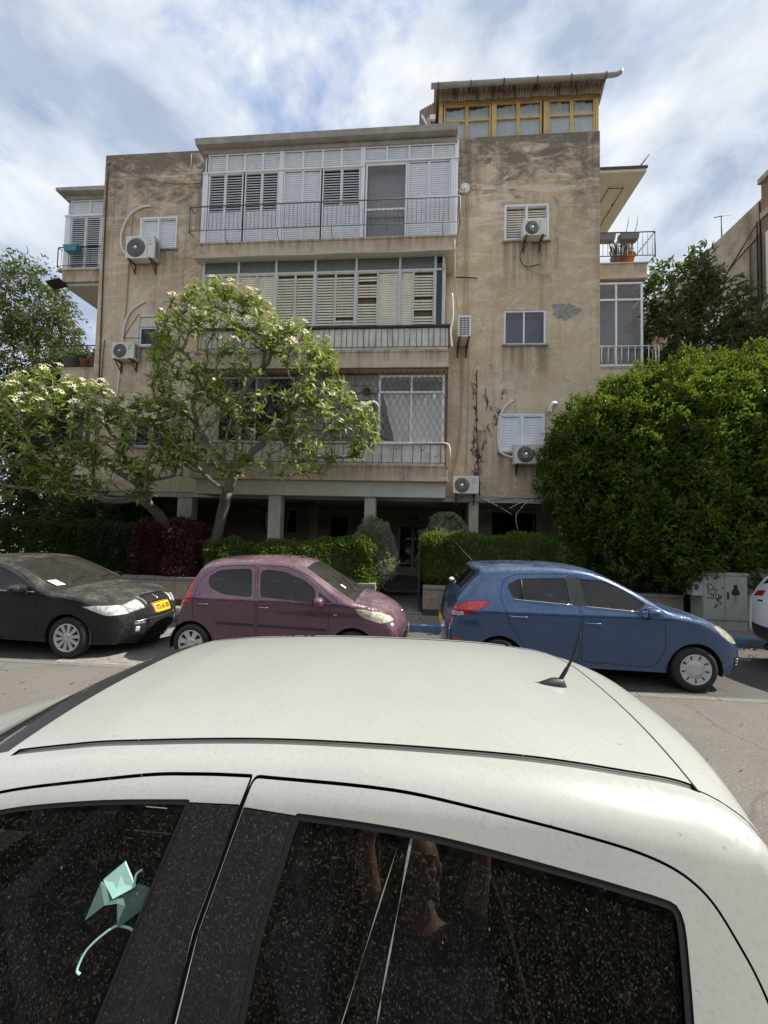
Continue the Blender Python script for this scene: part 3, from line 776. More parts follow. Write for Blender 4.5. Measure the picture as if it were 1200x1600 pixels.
def curtain(x0, x1, z0, z1, y, parent, mat, sweep=0.0):
    m = MB(); n = 48; vs = []
    for k in range(n + 1):
        f = k / n
        for z, g in ((z0, 1), ((z0 + z1) / 2, .5), (z1, 0)):
            x = x0 + sweep * g + (x1 - x0 - sweep * g) * f
            vs.append((x, y + .02 * math.sin(f * 44) + .01 * math.sin(f * 17 + 1), z))
    m.add(vs, [(3 * k + j, 3 * k + 3 + j, 3 * k + 4 + j, 3 * k + 1 + j) for k in range(n) for j in (0, 1)], True)
    return m.build('curtain', mat, parent)
curtain(-.92, .68, 4.42, 5.72, Y1 + .14, w, M_['curtain'], .34)
casement(-5.4, -3.3, 4.36, 6.15, Y1, M_['grey_alu'], (-4.35,), (5.7,), .05, back='void')
mb = MB(); mb.box(-3.28, Y1 + .06, 3.78, -1.04, Y1 + .2, 6.2); blk = mb.build('infill_wall', M_['concrete'], H)
CB = MB(); CB.bevbox(-.195, 0, -.095, .195, .06, .095, .008); cb_me = CB.mesh('concrete_block', plain('grey block', (0.28, 0.27, 0.25), 0.95, 0, 0.2, 8))
for r_ in range(10):
    for k in range(6):
        x = -3.05 + k * .40 + (.2 if r_ % 2 else 0); z = 4.40 + r_ * .2
        if x < -1.22 and z < 6.2: inst('concrete_block', cb_me, blk, (x, Y1 + .01 + random.uniform(-.004, .004), z), (0, 0, 0), (.97, 1, .96))
mb = MB(); mb.lathe([(.10, 0), (.10, -.05), (.085, -.05), (.085, -.01), (.001, -.01)], (-1.33, Y1, 5.73), 'y', 20); mb.build('round_vent', M_['rusty'], H)
mb = MB(); mb.tube([(-1.16, Y1 - .02, 4.9), (-1.17, Y1 - .02, 5.3)], .018, 6); mb.rbox((-1.16, Y1 - .02, 5.36), (.06, .05, .10)); mb.build('gas_tap', M_['rusty'], H)
gr = MB(); gr.frame(-5.9, 4.30, .76, 6.26, .02, 9.985, 10.005); gr = gr.build('security_grille', M_['rusty'], H)
W1 = []; 
for s_ in (-1, 1):
    m = MB(); P = []
    for k in range(49):
        z = k / 48 * 1.92
        t = math.pi * z / .16
        P.append((s_ * .038 * (math.sin(t) + .12 * math.sin(3 * t)), 0, z))
    m.tube(P, .0048, 4, False); W1.append(m.mesh('wavy_rod', M_['rusty']))
for k in range(84):
    x = -5.82 + k * .0785
    inst('wavy_rod', W1[k % 2], gr, (x, 9.996 + (.004 if k % 2 else -.004), 4.32))
for k in range(10):
    inst('wavy_rod', W1[k % 2], gr, (.755, 10.06 + k * .0785, 4.32), (0, 0, R(90)))
parapet(-5.85, .70, 10.06, 3.75, 58)
railing(-5.9, .74, 10.02, 3.82, 4.30, 27, bar_rust, M_['rusty'], None, 10.9, .016, .03)
mb = MB(); 
P = [(x, 9.99 + .01 * math.sin(3 * x), 4.315 + .012 * math.sin(2.3 * x)) for x in [-5.9 + .2 * k for k in range(34)]] + [(.80, 10.0, 4.29), (.84, 10.0, 4.15), (.83, 10.0, 3.85)]
mb.tube(P, .026, 8); mb.build('rolled_awning', M_['white_board'], H)
for x in (-2.1, -1.2, -.55, .1, .45):
    mb = MB(); mb.tube([(x, 10.0, 4.05 + .1 * math.sin(9 * x)), (x + .09, 9.94, 4.06 + .1 * math.sin(9 * x)), (x + .11, 9.94, 4.14 + .1 * math.sin(9 * x))], .008, 5); mb.build('bent_hook', M_['rusty'], H)
mb = MB(); mb.tube([(-3.3, 9.96, 3.86), (-2.6, 9.95, 3.84), (-2.45, 9.94, 3.90)], .014, 5)
mb.build('bent_hook', M_['rusty'], H)

# ---- windows of the two wings
M_['blue_blind'] = plain('blue grey blind', (0.09, 0.115, 0.16), 0.7, 0, .3, 1.5)
M_['shade'] = plain('dark shade', (0.06, 0.06, 0.055), 0.8)
def sill(x0, x1, z, y=11.0):
    m = MB(); m.bevbox(x0 - .05, y - .06, z - .05, x1 + .05, y + .16, z, .008); m.build('window_sill', M_['concrete'], H)
for h, op in ((HL[0], 0), (HR[0], 1)):
    a, b, c_, d_ = h; mid = (a + b) / 2
    m = MB(); m.frame(a, c_, b, d_, .045, 10.97, 11.10); m.box(mid - .02, 10.97, c_ + .045, mid + .02, 11.08, d_ - .045); m.build('window_frame', M_['white_alu'], H)
    shutter(a + .047, mid - .022, c_ + .047, d_ - .047, 11.03, op, .025, .07, op == 1 and True)
    shutter(mid + .022, b - .047, c_ + .047, d_ - .047, 11.03, op, .025, .07, op == 1 and True)
    sill(a, b, c_)
a, b, c_, d_ = HR[1]; casement(a, b, c_, d_, 11.02, M_['white_alu'], ((a + b) / 2 - .02,), (), .05, 'clear_glass', 'blue_blind'); sill(a, b, c_)
a, b, c_, d_ = HR[2]; mid = (a + b) / 2
m = MB(); m.frame(a, c_, b, d_, .05, 10.96, 11.10); m.box(mid - .025, 10.96, c_ + .05, mid + .025, 11.08, d_ - .05); m.build('window_frame', M_['white_alu'], H)
shutter(a + .052, mid - .03, c_ + .052, d_ - .052, 11.0, 0, .03, .085); shutter(mid + .03, b - .052, c_ + .052, d_ - .052, 11.0, 0, .03, .085); sill(a, b, c_)
a, b, c_, d_ = HL[1]
m = MB(); m.frame(a, c_, b, d_, .05, 11.0, 11.10); m.build('window_frame', M_['grey_alu'], H)
shutter(a + .05, b - .05, 8.0, d_ - .05, 11.02, 0, .02, .06, True)
casement(a + .05, b - .05, c_ + .05, 8.0, 11.04, M_['white_alu'], ((a + b) / 2,), (), .05, back='void'); sill(a, b, c_)
m = MB(); m.tube([(-8.36, 10.97, 8.36), (-8.52, 10.6, 7.45), (-7.25, 10.6, 7.45), (-7.3, 10.97, 8.0)], .012, 5); m.build('awning_arm', M_['rusty'], H)
a, b, c_, d_ = HL[2]; casement(a, b, c_, d_, 11.04, M_['grey_alu'], ((a + b) / 2,), (), .05, back='void'); sill(a, b, c_)

# ---- left side balconies
fascia('balcony_slab', -11.93, FX0 - .005, 12.0, 16, 10.14, 10.50); mb = MB(); mb.box(-11.9, 12.06, 10.0, FX0 - .005, 16, 10.08); mb.build('soffit', M_['soffit'], H)
mb = MB(); mb.rbox((-12.0, 11.9, 9.98), (.5, .35, .02), (R(-14), R(-12), 0)); mb.build('awning_scrap', M_['dark_metal'], H)
shutter(-11.74, -11.22, 10.56, 12.36, 12.05, 1); shutter(-11.20, -10.68, 10.56, 12.36, 12.05, 1); shutter(-10.66, -10.0, 10.56, 12.36, 12.05, 0)
for a, b in ((-11.80, -11.1), (-11.1, -10.4), (-10.4, -9.8)): shutter(a, b, 12.44, 12.95, 12.06, 0)
mb = MB(); mb.box(-11.95, 12.02, 10.55, -11.76, 12.10, 12.40); mb.box(-11.95, 12.11, 10.55, -11.90, 15, 12.95); mb.box(-11.97, 12.0, 12.37, -9.75, 12.1, 12.43); mb.build('enclosure_frame', M_['white_alu'], H)
mb = MB(); mb.add([(-12.15, 11.8, 13.12), (FX0, 11.8, 13.05), (FX0, 15, 13.1), (-12.15, 15, 13.1), (-12.15, 11.8, 13.22), (FX0, 11.8, 13.22), (FX0, 15, 13.28), (-12.15, 15, 13.28)], [(0, 3, 2, 1), (4, 5, 6, 7), (0, 1, 5, 4), (3, 7, 6, 2), (0, 4, 7, 3)]); mb.bevbox(-11.95, 12.0, 12.96, FX0, 12.2, 13.1, .01); mb.build('balcony_roof', M_['concrete'], H)
railing(-12.06, -9.75, 11.94, 10.62, 11.25, 9, bar_dark, M_['dark_metal'], 12.1, None, .022, .0, 1)
fascia('balcony_slab', -11.75, FX0 - .005, 12.0, 15, 6.80, 7.16)
railing(-12.0, -9.75, 11.95, 7.22, 7.90, 8, bar_dark, M_['dark_metal'], 14, None, .024)
fascia('balcony_slab', -11.75, FX0 - .005, 12.0, 15, 3.7, 4.1)
casement(-11.4, -10.0, 4.2, 6.6, 12.1, M_['grey_alu'], (-10.9,), (), .08, back='void')
M_['dusk'] = plain('painted sky reflection', (0.13, 0.155, 0.175), 0.8, 0, .25, 1.2)  # backing colour imitates sky reflected in the right balcony glass
# ---- right side balconies and canopy
mb = MB(); mb.bevbox(FX1 + .005, 12.0, 13.06, 6.72, 20, 13.2, .01); mb.build('canopy', M_['soffit'], H)
mb = MB(); mb.tube([(6.5, 12.1, 13.2), (6.82, 12.05, 13.62)], .02, 5); mb.box(FX1 + .01, 11.985, 13.15, 6.75, 11.998, 13.24); mb.build('canopy_edge', M_['rusty'], H)
for x in (5.15, 5.85, 6.3):
    m = MB(); m.tube([(x, 12.5, 13.0), (x, 13.5, 13.0), (x, 14.8, 13.0)], .012, 5); m.tube([(x, 13.2, 13.055), (x, 13.2, 13.0)], .02, 5); m.tube([(x, 14.4, 13.055), (x, 14.4, 13.0)], .02, 5)
    m.build('laundry_rail', M_['dark_metal'], H)
m = MB(); m.tube([(5.85, 12.5, 13.0), (6.3, 12.5, 13.0)], .012, 5); m.build('laundry_rail', M_['dark_metal'], H)
fascia('balcony_slab', FX1 + .005, 6.72, 12.0, 18, 9.80, 10.22); railing(FX1, 6.9, 11.92, 10.40, 11.12, 14, bar_white, M_['dark_metal'], None, 14.0, .024)
mb = MB(); mb.box(FX1 + .005, 13.5, 10.25, 5.4, 13.6, 13.0); mb.build('door_jamb', M_['white_alu'], H)
o = casement(FX1 + .005, 6.62, 7.12, 9.68, 12.05, M_['white_alu'], (5.86,), (9.14,), .06, 'clear_glass', 'dusk')
mb = MB(); mb.frame(0, 0, 1, 1, .05, 0, .05)
casement_side = MB(); casement_side.box(6.56, 12.12, 7.12, 6.62, 16, 7.2); casement_side.box(6.56, 12.12, 9.1, 6.62, 16, 9.18); casement_side.box(6.56, 12.12, 9.6, 6.62, 16, 9.68); casement_side.box(6.56, 14, 7.2, 6.62, 14.08, 9.1); casement_side.build('enclosure_frame', M_['white_alu'], H)
mb = MB(); mb.box(6.58, 12.12, 7.2, 6.585, 16, 9.6); mb.build('side_pane', M_['window_glass'], H)
fascia('balcony_slab', FX1 + .005, 6.62, 12.0, 18, 6.72, 7.04, drip=True); railing(FX1, 7.0, 11.95, 7.08, 7.68, 11, bar_white, M_['white_alu'], None, 13.2, .022, nb_side=7)
fascia('balcony_slab', FX1 + .005, 6.62, 12.0, 18, 3.6, 4.0)
# ---- wall clutter: down pipes, cables, dried creeper
def cable(pts, r=.012, mat='wire', name='cable', n=5):
    m = MB(); m.tube(smoothpts(pts, n), r, 5); return m.build(name, M_[mat], H)
cable([(1.18, 10.97, 12.0), (1.22, 10.96, 11.3), (1.25, 10.96, 8.0), (1.22, 10.96, 5.0), (1.0, 10.9, 3.7)], .016, 'beige_pipe', 'drain_pipe')
cable([(1.30, 10.97, 11.9), (1.34, 10.96, 9.0), (1.40, 10.96, 6.0), (1.36, 10.96, 3.8)], .012, 'beige_pipe')
cable([(.86, 9.98, 9.6), (.90, 10.0, 8.6), (1.02, 10.7, 8.3), (1.15, 10.95, 7.4), (1.22, 10.95, 5.2), (.98, 10.93, 3.65)], .014, 'beige_pipe')
cable([(.83, 10.0, 8.2), (.86, 9.98, 7.6), (.80, 9.98, 7.2), (.85, 10.0, 6.8)], .02, 'white_pvc', 'white_hose')
cable([(1.62, 10.97, 6.6), (1.64, 10.97, 5.0), (1.75, 10.97, 3.1)], .012, 'rusty', 'down_pipe')
cable([(-9.62, 10.97, 13.2), (-9.58, 10.97, 10), (-9.52, 10.97, 7), (-9.5, 10.97, 3.2)], .02, 'rusty', 'down_pipe')
cable([(-9.4, 10.97, 7.6), (-9.45, 10.97, 5.6), (-9.4, 10.97, 4)], .012, 'rusty')
cable([(-9.6, 10.97, 13.15), (-8.6, 10.93, 12.6), (-7.4, 10.95, 12.35), (-6.1, 10.9, 12.32)], .008, 'wire')
cable([(-6.95, 10.97, 13.3), (-7.0, 10.97, 11), (-7.05, 10.97, 9.2)], .006, 'beige_pipe')
cable([(-8.75, 10.97, 11.5), (-8.78, 10.97, 9), (-8.80, 10.97, 7.6)], .02, 'beige_pipe', 'drain_pipe'); cable([(-8.85, 10.97, 6.9), (-8.95, 10.97, 5.2)], .018, 'white_pvc', 'drain_pipe')
cable([(.95, 10.8, 9.15), (1.6, 10.95, 9.2)], .018, 'wire', 'iron_stub')
for k, P in enumerate(([(1.75, 10.9, 3.0), (2.3, 10.8, 2.78), (3.2, 10.8, 2.72), (4.3, 10.9, 2.85)], [(1.8, 10.9, 3.02), (2.1, 10.85, 2.88), (2.6, 10.9, 2.6)], [(2.9, 10.9, 3.0), (3.2, 10.85, 3.05), (3.5, 10.9, 2.98), (3.55, 10.9, 2.3), (3.3, 10.9, 2.0)],
                       [(2.5, 10.9, 2.75), (3.0, 10.85, 3.0), (2.7, 10.85, 2.6), (2.75, 10.9, 2.2)], [(1.35, 10.9, 3.1), (1.1, 10.8, 2.9), (1.9, 10.9, 2.95), (2.6, 10.9, 3.02)])):
    cable(P, .009, 'white_pvc' if k % 2 else 'wire')
m = MB(); 
rr = random.Random(3)
for k in range(150):      # dried creeper roots
    t = rr.random(); L = rr.choice([[(1.55, 6.2), (1.62, 5.2), (1.58, 4.2)], [(1.85, 6.0), (2.15, 5.15), (2.35, 6.0)], [(1.6, 3.2), (1.7, 4.0), (1.95, 5.0)], [(1.62, 3.1), (1.66, 3.9), (1.70, 4.4)]])
    Q = smoothpts([Vector((a, b)) for a, b in L], 8); q = Q[int(t * (len(Q) - 1))]
    x, z = q.x + rr.gauss(0, .03), q.y + rr.gauss(0, .06)
    m.tube([(x, 10.995, z), (x + rr.gauss(0, .04), 10.98, z + rr.gauss(0, .07)), (x + rr.gauss(0, .05), 10.992, z + rr.gauss(0, .1))], rr.uniform(.003, .010), 4)
m.build('dried_creeper', M_['rusty'], H, 'stuff')
# bare cement patch and the round cable box
rr = random.Random(5)
pts = []
for k in range(72):
    a = 2 * math.pi * k / 72
    q = 1 + .16 * math.sin(3 * a + 1) + .12 * math.sin(5 * a + 2.2) + .09 * math.sin(11 * a) + rr.uniform(-.08, .08)
    pts.append((4.0 + .34 * q * math.cos(a), 8.24 + .22 * q * math.sin(a)))
m = MB(); m.prism(pts, 10.99, 11.0); m.build('cement_patch', plain('bare grey cement', (0.27, 0.26, 0.245), 0.95, 0, 0.35, 9), H)
m = MB(); m.lathe([(.001, -.06), (.13, -.05), (.15, 0)], (1.22, 10.98, 11.85), 'y', 18); m.build('cable_box', M_['ac_white'], H)
for k in range(3): cable([(1.0, 10.97, 12.3 - .05 * k), (.98, 10.9, 11.9), (1.1, 10.88, 11.72 - .03 * k), (1.22, 10.92, 11.8)], .012, 'white_pvc' if k else 'wire')
# ------------------------------------------------------------------ rooftop room
RT = thing('rooftop_room', 'rooftop room with yellow timber windows under a corrugated roof', 'rooftop room', (2.7, 13.0, 12.55))
M_['yellow_wood'] = plain('yellow varnished timber', (0.60, 0.42, 0.16), 0.5, 0, 0.15, 5, dirt=0.2)
def corr(name, a, b):
    t = NT(name); v = t.world()
    c = t.mix(t.ramp(t.noise(v, 3, 6, 0.7), (0.35, 0.0), (0.65, 1.0)), a, b)
    c = t.mix(t.math('MULTIPLY', t.ramp(t.noise(t.mapv(v, (5, 1, 1)), 1.5, 5), (0.5, 0), (0.62, 1.0)), .7), c, (0.05, 0.035, 0.025))
    return t.done(t.pbr(c, 0.8))
M_['corr'] = corr('stained corrugated sheet', (0.26, 0.20, 0.15), (0.34, 0.27, 0.20))
M_['gutter'] = plain('grey gutter metal', (0.30, 0.30, 0.28), 0.6, 0.2, 0.15, dirt=0.3)
M_['frost'] = plain('bluish grey drawn curtain', (0.62, 0.70, 0.72), 0.85, 0, 0.10, 3)
YR = 11.35
zb, zt = 13.62, 14.74
groups = [(.60, 1.28, 1.98), (2.10, 2.77, 3.44), (3.62, 4.28, 4.94)]
mb = MB()
for x in (.47, 2.0, 3.49): mb.box(x, YR - .03, 13.4, x + (.10 if x < 1 else .12), YR + .08, zt + .04)
mb.box(4.945, YR - .03, 13.4, 5.03, YR + .08, zt + .06)
mb.box(.47, YR - .035, zt + .045, 5.03, YR + .08, zt + .11)
mb.build('timber_post', M_['yellow_wood'], RT)
for gi, (a, m_, b) in enumerate(groups):
    for p, q in ((a, m_), (m_, b)):
        w = MB(); w.frame(p + .004, 13.42, q - .004, zt + .03, .042, YR - .02, YR + .04); w.box(p + .046, YR - .018, 14.24, q - .046, YR + .036, 14.285)
        w = w.build('window', M_['yellow_wood'], RT)
        for c_, d_ in ((13.465, 14.238), (14.288, zt - .015)):
            g = MB(); g.box(p + .046, YR + .008, c_, q - .046, YR + .012, d_); g.build('pane', M_['clear_glass'], w)
        n = 18; vs = []; m2 = MB()
        for k in range(n + 1):
            f = k / n; x = p + .045 + (q - p - .09) * f
            for j in range(4):
                vs.append((x, YR + .06 + .012 * math.sin(k * 2.1 + gi * 2 + j * .7) + .012 * math.sin(k * .9 + j), 13.45 + j * (zt - 13.47 - .04 * (1 + math.sin(f * 3.1 + p))) / 3))
        m2.add(vs, [(4 * k + j, 4 * k + 4 + j, 4 * k + 5 + j, 4 * k + 1 + j) for k in range(n) for j in range(3)], True)
        m2.build('curtain', M_['frost'], w)
mb = MB(); mb.box(5.0, YR + .1, 12.6, 5.06, 16, zt + .1); mb.box(.47, YR + .1, 12.6, .52, 16, zt + .2); mb.box(.53, 15.9, 12.6, 4.99, 16, zt + .2); mb.box(.53, YR + .4, 12.6, 4.99, YR + .42, zt); mb.build('room_wall', M_['corr'], RT)
mb = MB(); vs = []; n = 200; m_ = MB()
for k in range(n + 1):
    x = .30 + (5.12 - .30) * k / n
    w_ = .035 * math.cos(2 * math.pi * k / 6)
    zz = 15.01 - (x - .34) * .006
    for y, dz in ((11.0, 0), (16.2, .45)):
        vs.append((x, y, zz + w_ + dz)); vs.append((x, y, zz + w_ + dz + .012))
fs = []
for k in range(n):
    a = 4 * k
    fs += [(a, a + 4, a + 6, a + 2), (a + 1, a + 3, a + 7, a + 5), (a, a + 1, a + 5, a + 4), (a + 2, a + 6, a + 7, a + 3)]
mb.add(vs, fs, True); mb.build('corrugated_roof', M_['corr'], RT)
# scalloped sheet ends hanging in front of the head of the windows
CU = MB(); CU.add([(.075 * (k / 8 - .5), -.03 * math.sin(math.pi * k / 8), z) for k in range(9) for z in (0, .26)], [(2 * k, 2 * k + 2, 2 * k + 3, 2 * k + 1) for k in range(8)], True)
cu_me = CU.mesh('sheet_rib', M_['corr'])
for k in range(60):
    x = .5 + k * .0765
    if x < 5.06: inst('sheet_rib', cu_me, RT, (x, 11.22, 14.73 - (x - .34) * .004 + .012 * math.sin(7 * k)))
mb = MB(); mb.tube([(.20, 10.95, 14.95), (4.0, 10.95, 14.93), (5.1, 10.95, 14.94), (5.33, 10.93, 14.93), (5.43, 10.92, 14.96), (5.47, 10.92, 15.04)], [.07, .07, .068, .06, .055, .05], 12); mb.build('roof_gutter', M_['gutter'], RT)
for k in range(6):
    x = .4 + k * .93; m = MB(); m.lathe([(.085, -.012), (.085, .012)], (x, 10.95, 14.945), 'x', 14); m.tube([(x, 10.95, 14.87), (x, 11.2, 14.9)], .01, 4); m.build('gutter_bracket', M_['dark_metal'], RT)
mb = MB(); mb.add([(5.04, 11.0, 14.93), (5.06, 16, 15.38), (5.06, 16, 14.4), (5.04, 11.42, 14.62), (5.10, 11.0, 14.93), (5.12, 16, 15.38), (5.12, 16, 14.4), (5.10, 11.42, 14.62)], [(0, 1, 2, 3), (7, 6, 5, 4), (0, 4, 5, 1), (3, 2, 6, 7), (0, 3, 7, 4)]); mb.build('gable_board', M_['corr'], RT)
mb = MB(); mb.add([(-.12 + .078 * k / 4, 11.3 - .02 * math.cos(2 * math.pi * k / 4), z + (.04 * k / 4 if z > 14 else 0)) for k in range(25) for z in (13.2, 14.62)], [(2 * k, 2 * k + 2, 2 * k + 3, 2 * k + 1) for k in range(24)], True); mb.build('side_sheet', M_['corr'], RT)
mb = MB(); mb.beam((-.05, 11.2, 14.35), (.30, 11.2, 13.7), .05); mb.rbox((.27, 11.2, 14.25), (.16, .08, .14)); mb.tube(smoothpts([(.2, 11.2, 14.22), (.14, 11.18, 14.2), (.25, 11.18, 13.9), (.3, 11.2, 13.6)], 4), .015, 5); mb.build('stay_and_box', M_['white_alu'], RT)

# ------------------------------------------------------------------ air conditioners
def ac(x0, x1, z0, z1, y, label, fan=0.36, depth=.28, side=False, pipe=None, pmat='white_pvc', bracket=True, logo=True):
    """outdoor unit: casing, round grille with rings, louvres on the end, two wall brackets, insulated pipe"""
    cx_ = (x0 + x1) / 2
    t = thing('air_conditioner', label, 'air conditioner', (cx_, y, z0), 'air conditioners on the front wall')
    yf = y - depth
    m = MB(); m.bevbox(x0, yf, z0, x1, y - .04, z1, .015); m.bevbox(x0 - .006, yf - .006, z1 - .045, x1 + .006, y - .034, z1 + .008, .008); m.build('casing', M_['ac_white'], t)
    h = z1 - z0; w = x1 - x0
    if not side:
        r = h * .43; fx = x0 + w * fan; fz = z0 + h * .49
        m = MB(); m.lathe([(r, -.004), (r, .004), (r * .97, -.012), (.001, -.012)], (fx, yf - .004, fz), 'y', 32, False); g = m.build('fan_grille', M_['ac_grille'], t)
        m = MB()
        for k in range(1, 7):
            rr_ = r * k / 6.6
            m.tube([(fx + rr_ * math.cos(a), yf - .022, fz + rr_ * math.sin(a)) for a in [2 * math.pi * j / 28 for j in range(29)]], .0035, 4, False)
        for k in range(20):
            a = 2 * math.pi * k / 20
            m.tube([(fx + .1 * r * math.cos(a), yf - .026, fz + .1 * r * math.sin(a)), (fx + r * .98 * math.cos(a + .25), yf - .020, fz + r * .98 * math.sin(a + .25))], .0028, 4)
        m.build('guard_wire', plain('grey guard wire', (0.22, 0.22, 0.22), 0.5), g)
        m = MB(); m.lathe([(.001, -.034), (r * .16, -.032), (r * .18, -.02)], (fx, yf, fz), 'y', 16); m.build('hub', M_['ac_white'], g)
        if logo:
            m = MB(); lx = x0 + w * .84; lz = z0 + h * .80
            m.prism([(lx - .025, lz), (lx - .005, lz + .02), (lx + .03, lz + .012), (lx + .005, lz + .005), (lx + .02, lz - .02), (lx - .012, lz - .012)], yf - .004, yf + .002); m.build('maker_emblem', M_['seam'], t)
            for q in (.66, .62):
                m = MB(); m.box(lx - .05, yf - .003, z0 + h * q - .006, lx + .05, yf + .001, z0 + h * q + .006); m.build('printed_line', plain('grey print', (0.3, 0.3, 0.3)), t)
        m = MB(); m.box(x0 + w * .745, yf - .003, z0 + .02, x0 + w * .752, yf + .002, z1 - .05); m.build('panel_joint', M_['ac_grille'], t)
        m = MB()
        for k in range(8): m.box(x1 + .001, yf + .05, z0 + .06 + k * h * .1, x1 + .007, y - .09, z0 + .06 + k * h * .1 + h * .05)
        m.build('end_louvre', M_['ac_grille'], t)
    else:
        m = MB()
        for i in range(3):
            for k in range(8):
                a = x0 + w * (.12 + .27 * i); b = z0 + h * (.08 + .108 * k)
                m.box(a, yf - .008, b, a + w * .20, yf + .002, b + h * .065)
        m.build('vent_opening', M_['ac_grille'], t)
    if bracket:
        for x in (x0 + w * .14, x1 - w * .14):
            m = MB(); m.box(x - .018, yf - .05, z0 - .035, x + .018, y - .005, z0 - .004); m.beam((x, yf + .02, z0 - .035), (x, y - .02, z0 - .27), .022); m.box(x - .018, y - .022, z0 - .30, x + .018, y - .002, z0 - .036); m.build('bracket', M_['rusty'], t)
    if pipe:
        m = MB(); m.tube(smoothpts(pipe, 6), .026 if pmat == 'white_pvc' else .016, 8); m.build('insulated_pipe', M_[pmat], t)
    return t
ac(-8.68, -7.78, 9.90, 10.56, 10.98, 'large white air conditioner under the closed white shutter at the upper left', pipe=[(-8.6, 10.9, 10.0), (-8.95, 10.9, 10.35), (-9.02, 10.93, 10.9), (-8.8, 10.95, 11.45), (-8.45, 10.96, 11.68), (-8.15, 10.98, 11.72)])
ac(-8.92, -8.25, 6.90, 7.37, 10.98, 'white air conditioner at the left wing above the frangipani, second from the top', pipe=[(-8.8, 10.93, 7.35), (-8.80, 10.95, 7.9), (-8.68, 10.96, 8.35), (-8.45, 10.97, 8.6), (-8.2, 10.98, 8.75)])
ac(2.76, 3.36, 10.17, 10.60, 10.93, 'small white air conditioner on an iron bracket below the louvred top right window', fan=.40, pipe=[(3.36, 10.9, 10.2), (3.75, 10.93, 10.35), (3.82, 10.96, 11.2), (3.66, 10.97, 11.52)], pmat='beige_pipe', logo=False)
ac(1.03, 1.36, 7.24, 7.80, 10.97, 'white air conditioner turned end-on beside the second floor balcony', side=True, depth=.62)
ac(2.60, 3.36, 3.95, 4.46, 10.98, 'white air conditioner beneath the closed white shutters at the lower right', fan=.38, pipe=[(2.62, 10.93, 4.15), (2.3, 10.93, 4.28), (2.22, 10.95, 4.6), (2.24, 10.95, 5.2), (2.4, 10.96, 5.55), (2.62, 10.97, 5.74)])
ac(1.0, 1.66, 3.12, 3.58, 10.90, 'white air conditioner hung over the ground floor opening beside the beam', fan=.34)
for (lab, P) in (('thin grey cable looping below the small upper right air conditioner', [(3.0, 10.8, 10.15), (2.9, 10.9, 9.7), (3.1, 10.93, 9.35), (3.55, 10.94, 9.25), (3.78, 10.95, 9.7), (3.78, 10.96, 10.3)]), ('black cable hanging in a slack bow from the small upper right air conditioner', [(2.9, 10.85, 10.15), (2.75, 10.92, 9.8), (2.9, 10.94, 9.5), (3.3, 10.94, 9.55)])):
    m = MB(); m.tube(smoothpts(P, 6), .013, 5); m.top('cable', M_['beige_pipe'] if 'grey' in lab else M_['wire'], lab, 'cable')
m = MB(); m.tube(smoothpts([(3.56, 10.92, 5.40), (3.58, 10.90, 5.52), (3.66, 10.90, 5.63), (3.74, 10.95, 5.64)], 6), [.05 + .01 * (k % 2) for k in range(19)], 8); m.top('vent_hose', M_['white_pvc'], 'fat white hose end sticking out above the lower right shutters', 'hose')

# ------------------------------------------------------------------ neighbouring house on the right
N = thing('neighbour_house', 'brown stuccoed neighbouring house with stained parapet at the right edge', 'house', (13, 20, 0))
M_['nwall'] = stucco('brown rough render', (0.26, 0.19, 0.12), (0.10, 0.085, 0.07), (0.34, 0.29, 0.22), None, 1.0)
M_['nwhite'] = stucco('peeling whitewash', (0.50, 0.46, 0.39), (0.10, 0.09, 0.075), (0.22, 0.17, 0.11), None, 2.2)
mb = MB(); mb.box(11.2, 13.2, 0, 20, 34, 12.2); mb.build('wall', M_['nwall'], N)
mb = MB(); mb.box(11.19, 13.2, 12.21, 20, 34, 13.35); mb.build('parapet', M_['nwhite'], N)
mb = MB(); mb.box(11.14, 13.35, 10.05, 11.25, 15.3, 12.2); mb.build('patch_wall', M_['nwhite'], N)
mb = MB(); mb.box(10.9, 11.4, 0, 20, 13.19, 13.5); mb.build('wall', M_['nwall'], N)
mb = MB(); mb.bevbox(10.78, 11.3, 13.5, 20, 13.19, 13.68, .02); mb.build('coping', M_['concrete'], N)
for z in (12.35, 9.35, 6.35): mb = MB(); mb.bevbox(10.84, 11.36, z, 10.895, 13.19, z + .22, .015); mb.build('string_course', M_['nwhite'], N)
for z0 in (9.75, 6.75, 3.75):
    mb = MB(); mb.frame(0, 0, 1, 1, .1, 0, .1)
    w = MB(); w.box(10.80, 11.42, z0, 10.895, 12.95, z0 + .1); w.box(10.80, 11.42, z0 + 1.9, 10.895, 12.95, z0 + 2.0); w.box(10.80, 12.85, z0 + .1, 10.895, 12.95, z0 + 1.9); w = w.build('window', M_['white_alu'], N)
    m = MB(); m.box(10.86, 11.42, z0 + .1, 10.894, 12.84, z0 + 1.9); m.build('roller_shutter', M_['closed_slat'], w)
for z0, ya, yb in ((9.3, 14.1, 18.5), (6.3, 14.1, 18.5)):
    w = MB(); w.box(10.95, ya, z0 + 1.45, 11.19, yb, z0 + 1.62); w = w.build('window_hood', M_['nwhite'], N)
    for k in range(4):
        m = MB(); m.bevbox(11.12, ya + .05 + k * 1.1, z0, 11.185, ya + 1.12 + k * 1.1, z0 + 1.44, .01); m.build('roller_shutter', M_['closed_slat'], w)
for k, y in enumerate((13.5, 13.62, 13.9)): mb = MB(); mb.tube([(11.1, y, 13.2 - k * .6), (11.1, y, 1)], .03 - .006 * k, 6); mb.build('down_pipe', M_['wire'] if k != 2 else M_['rusty'], N)
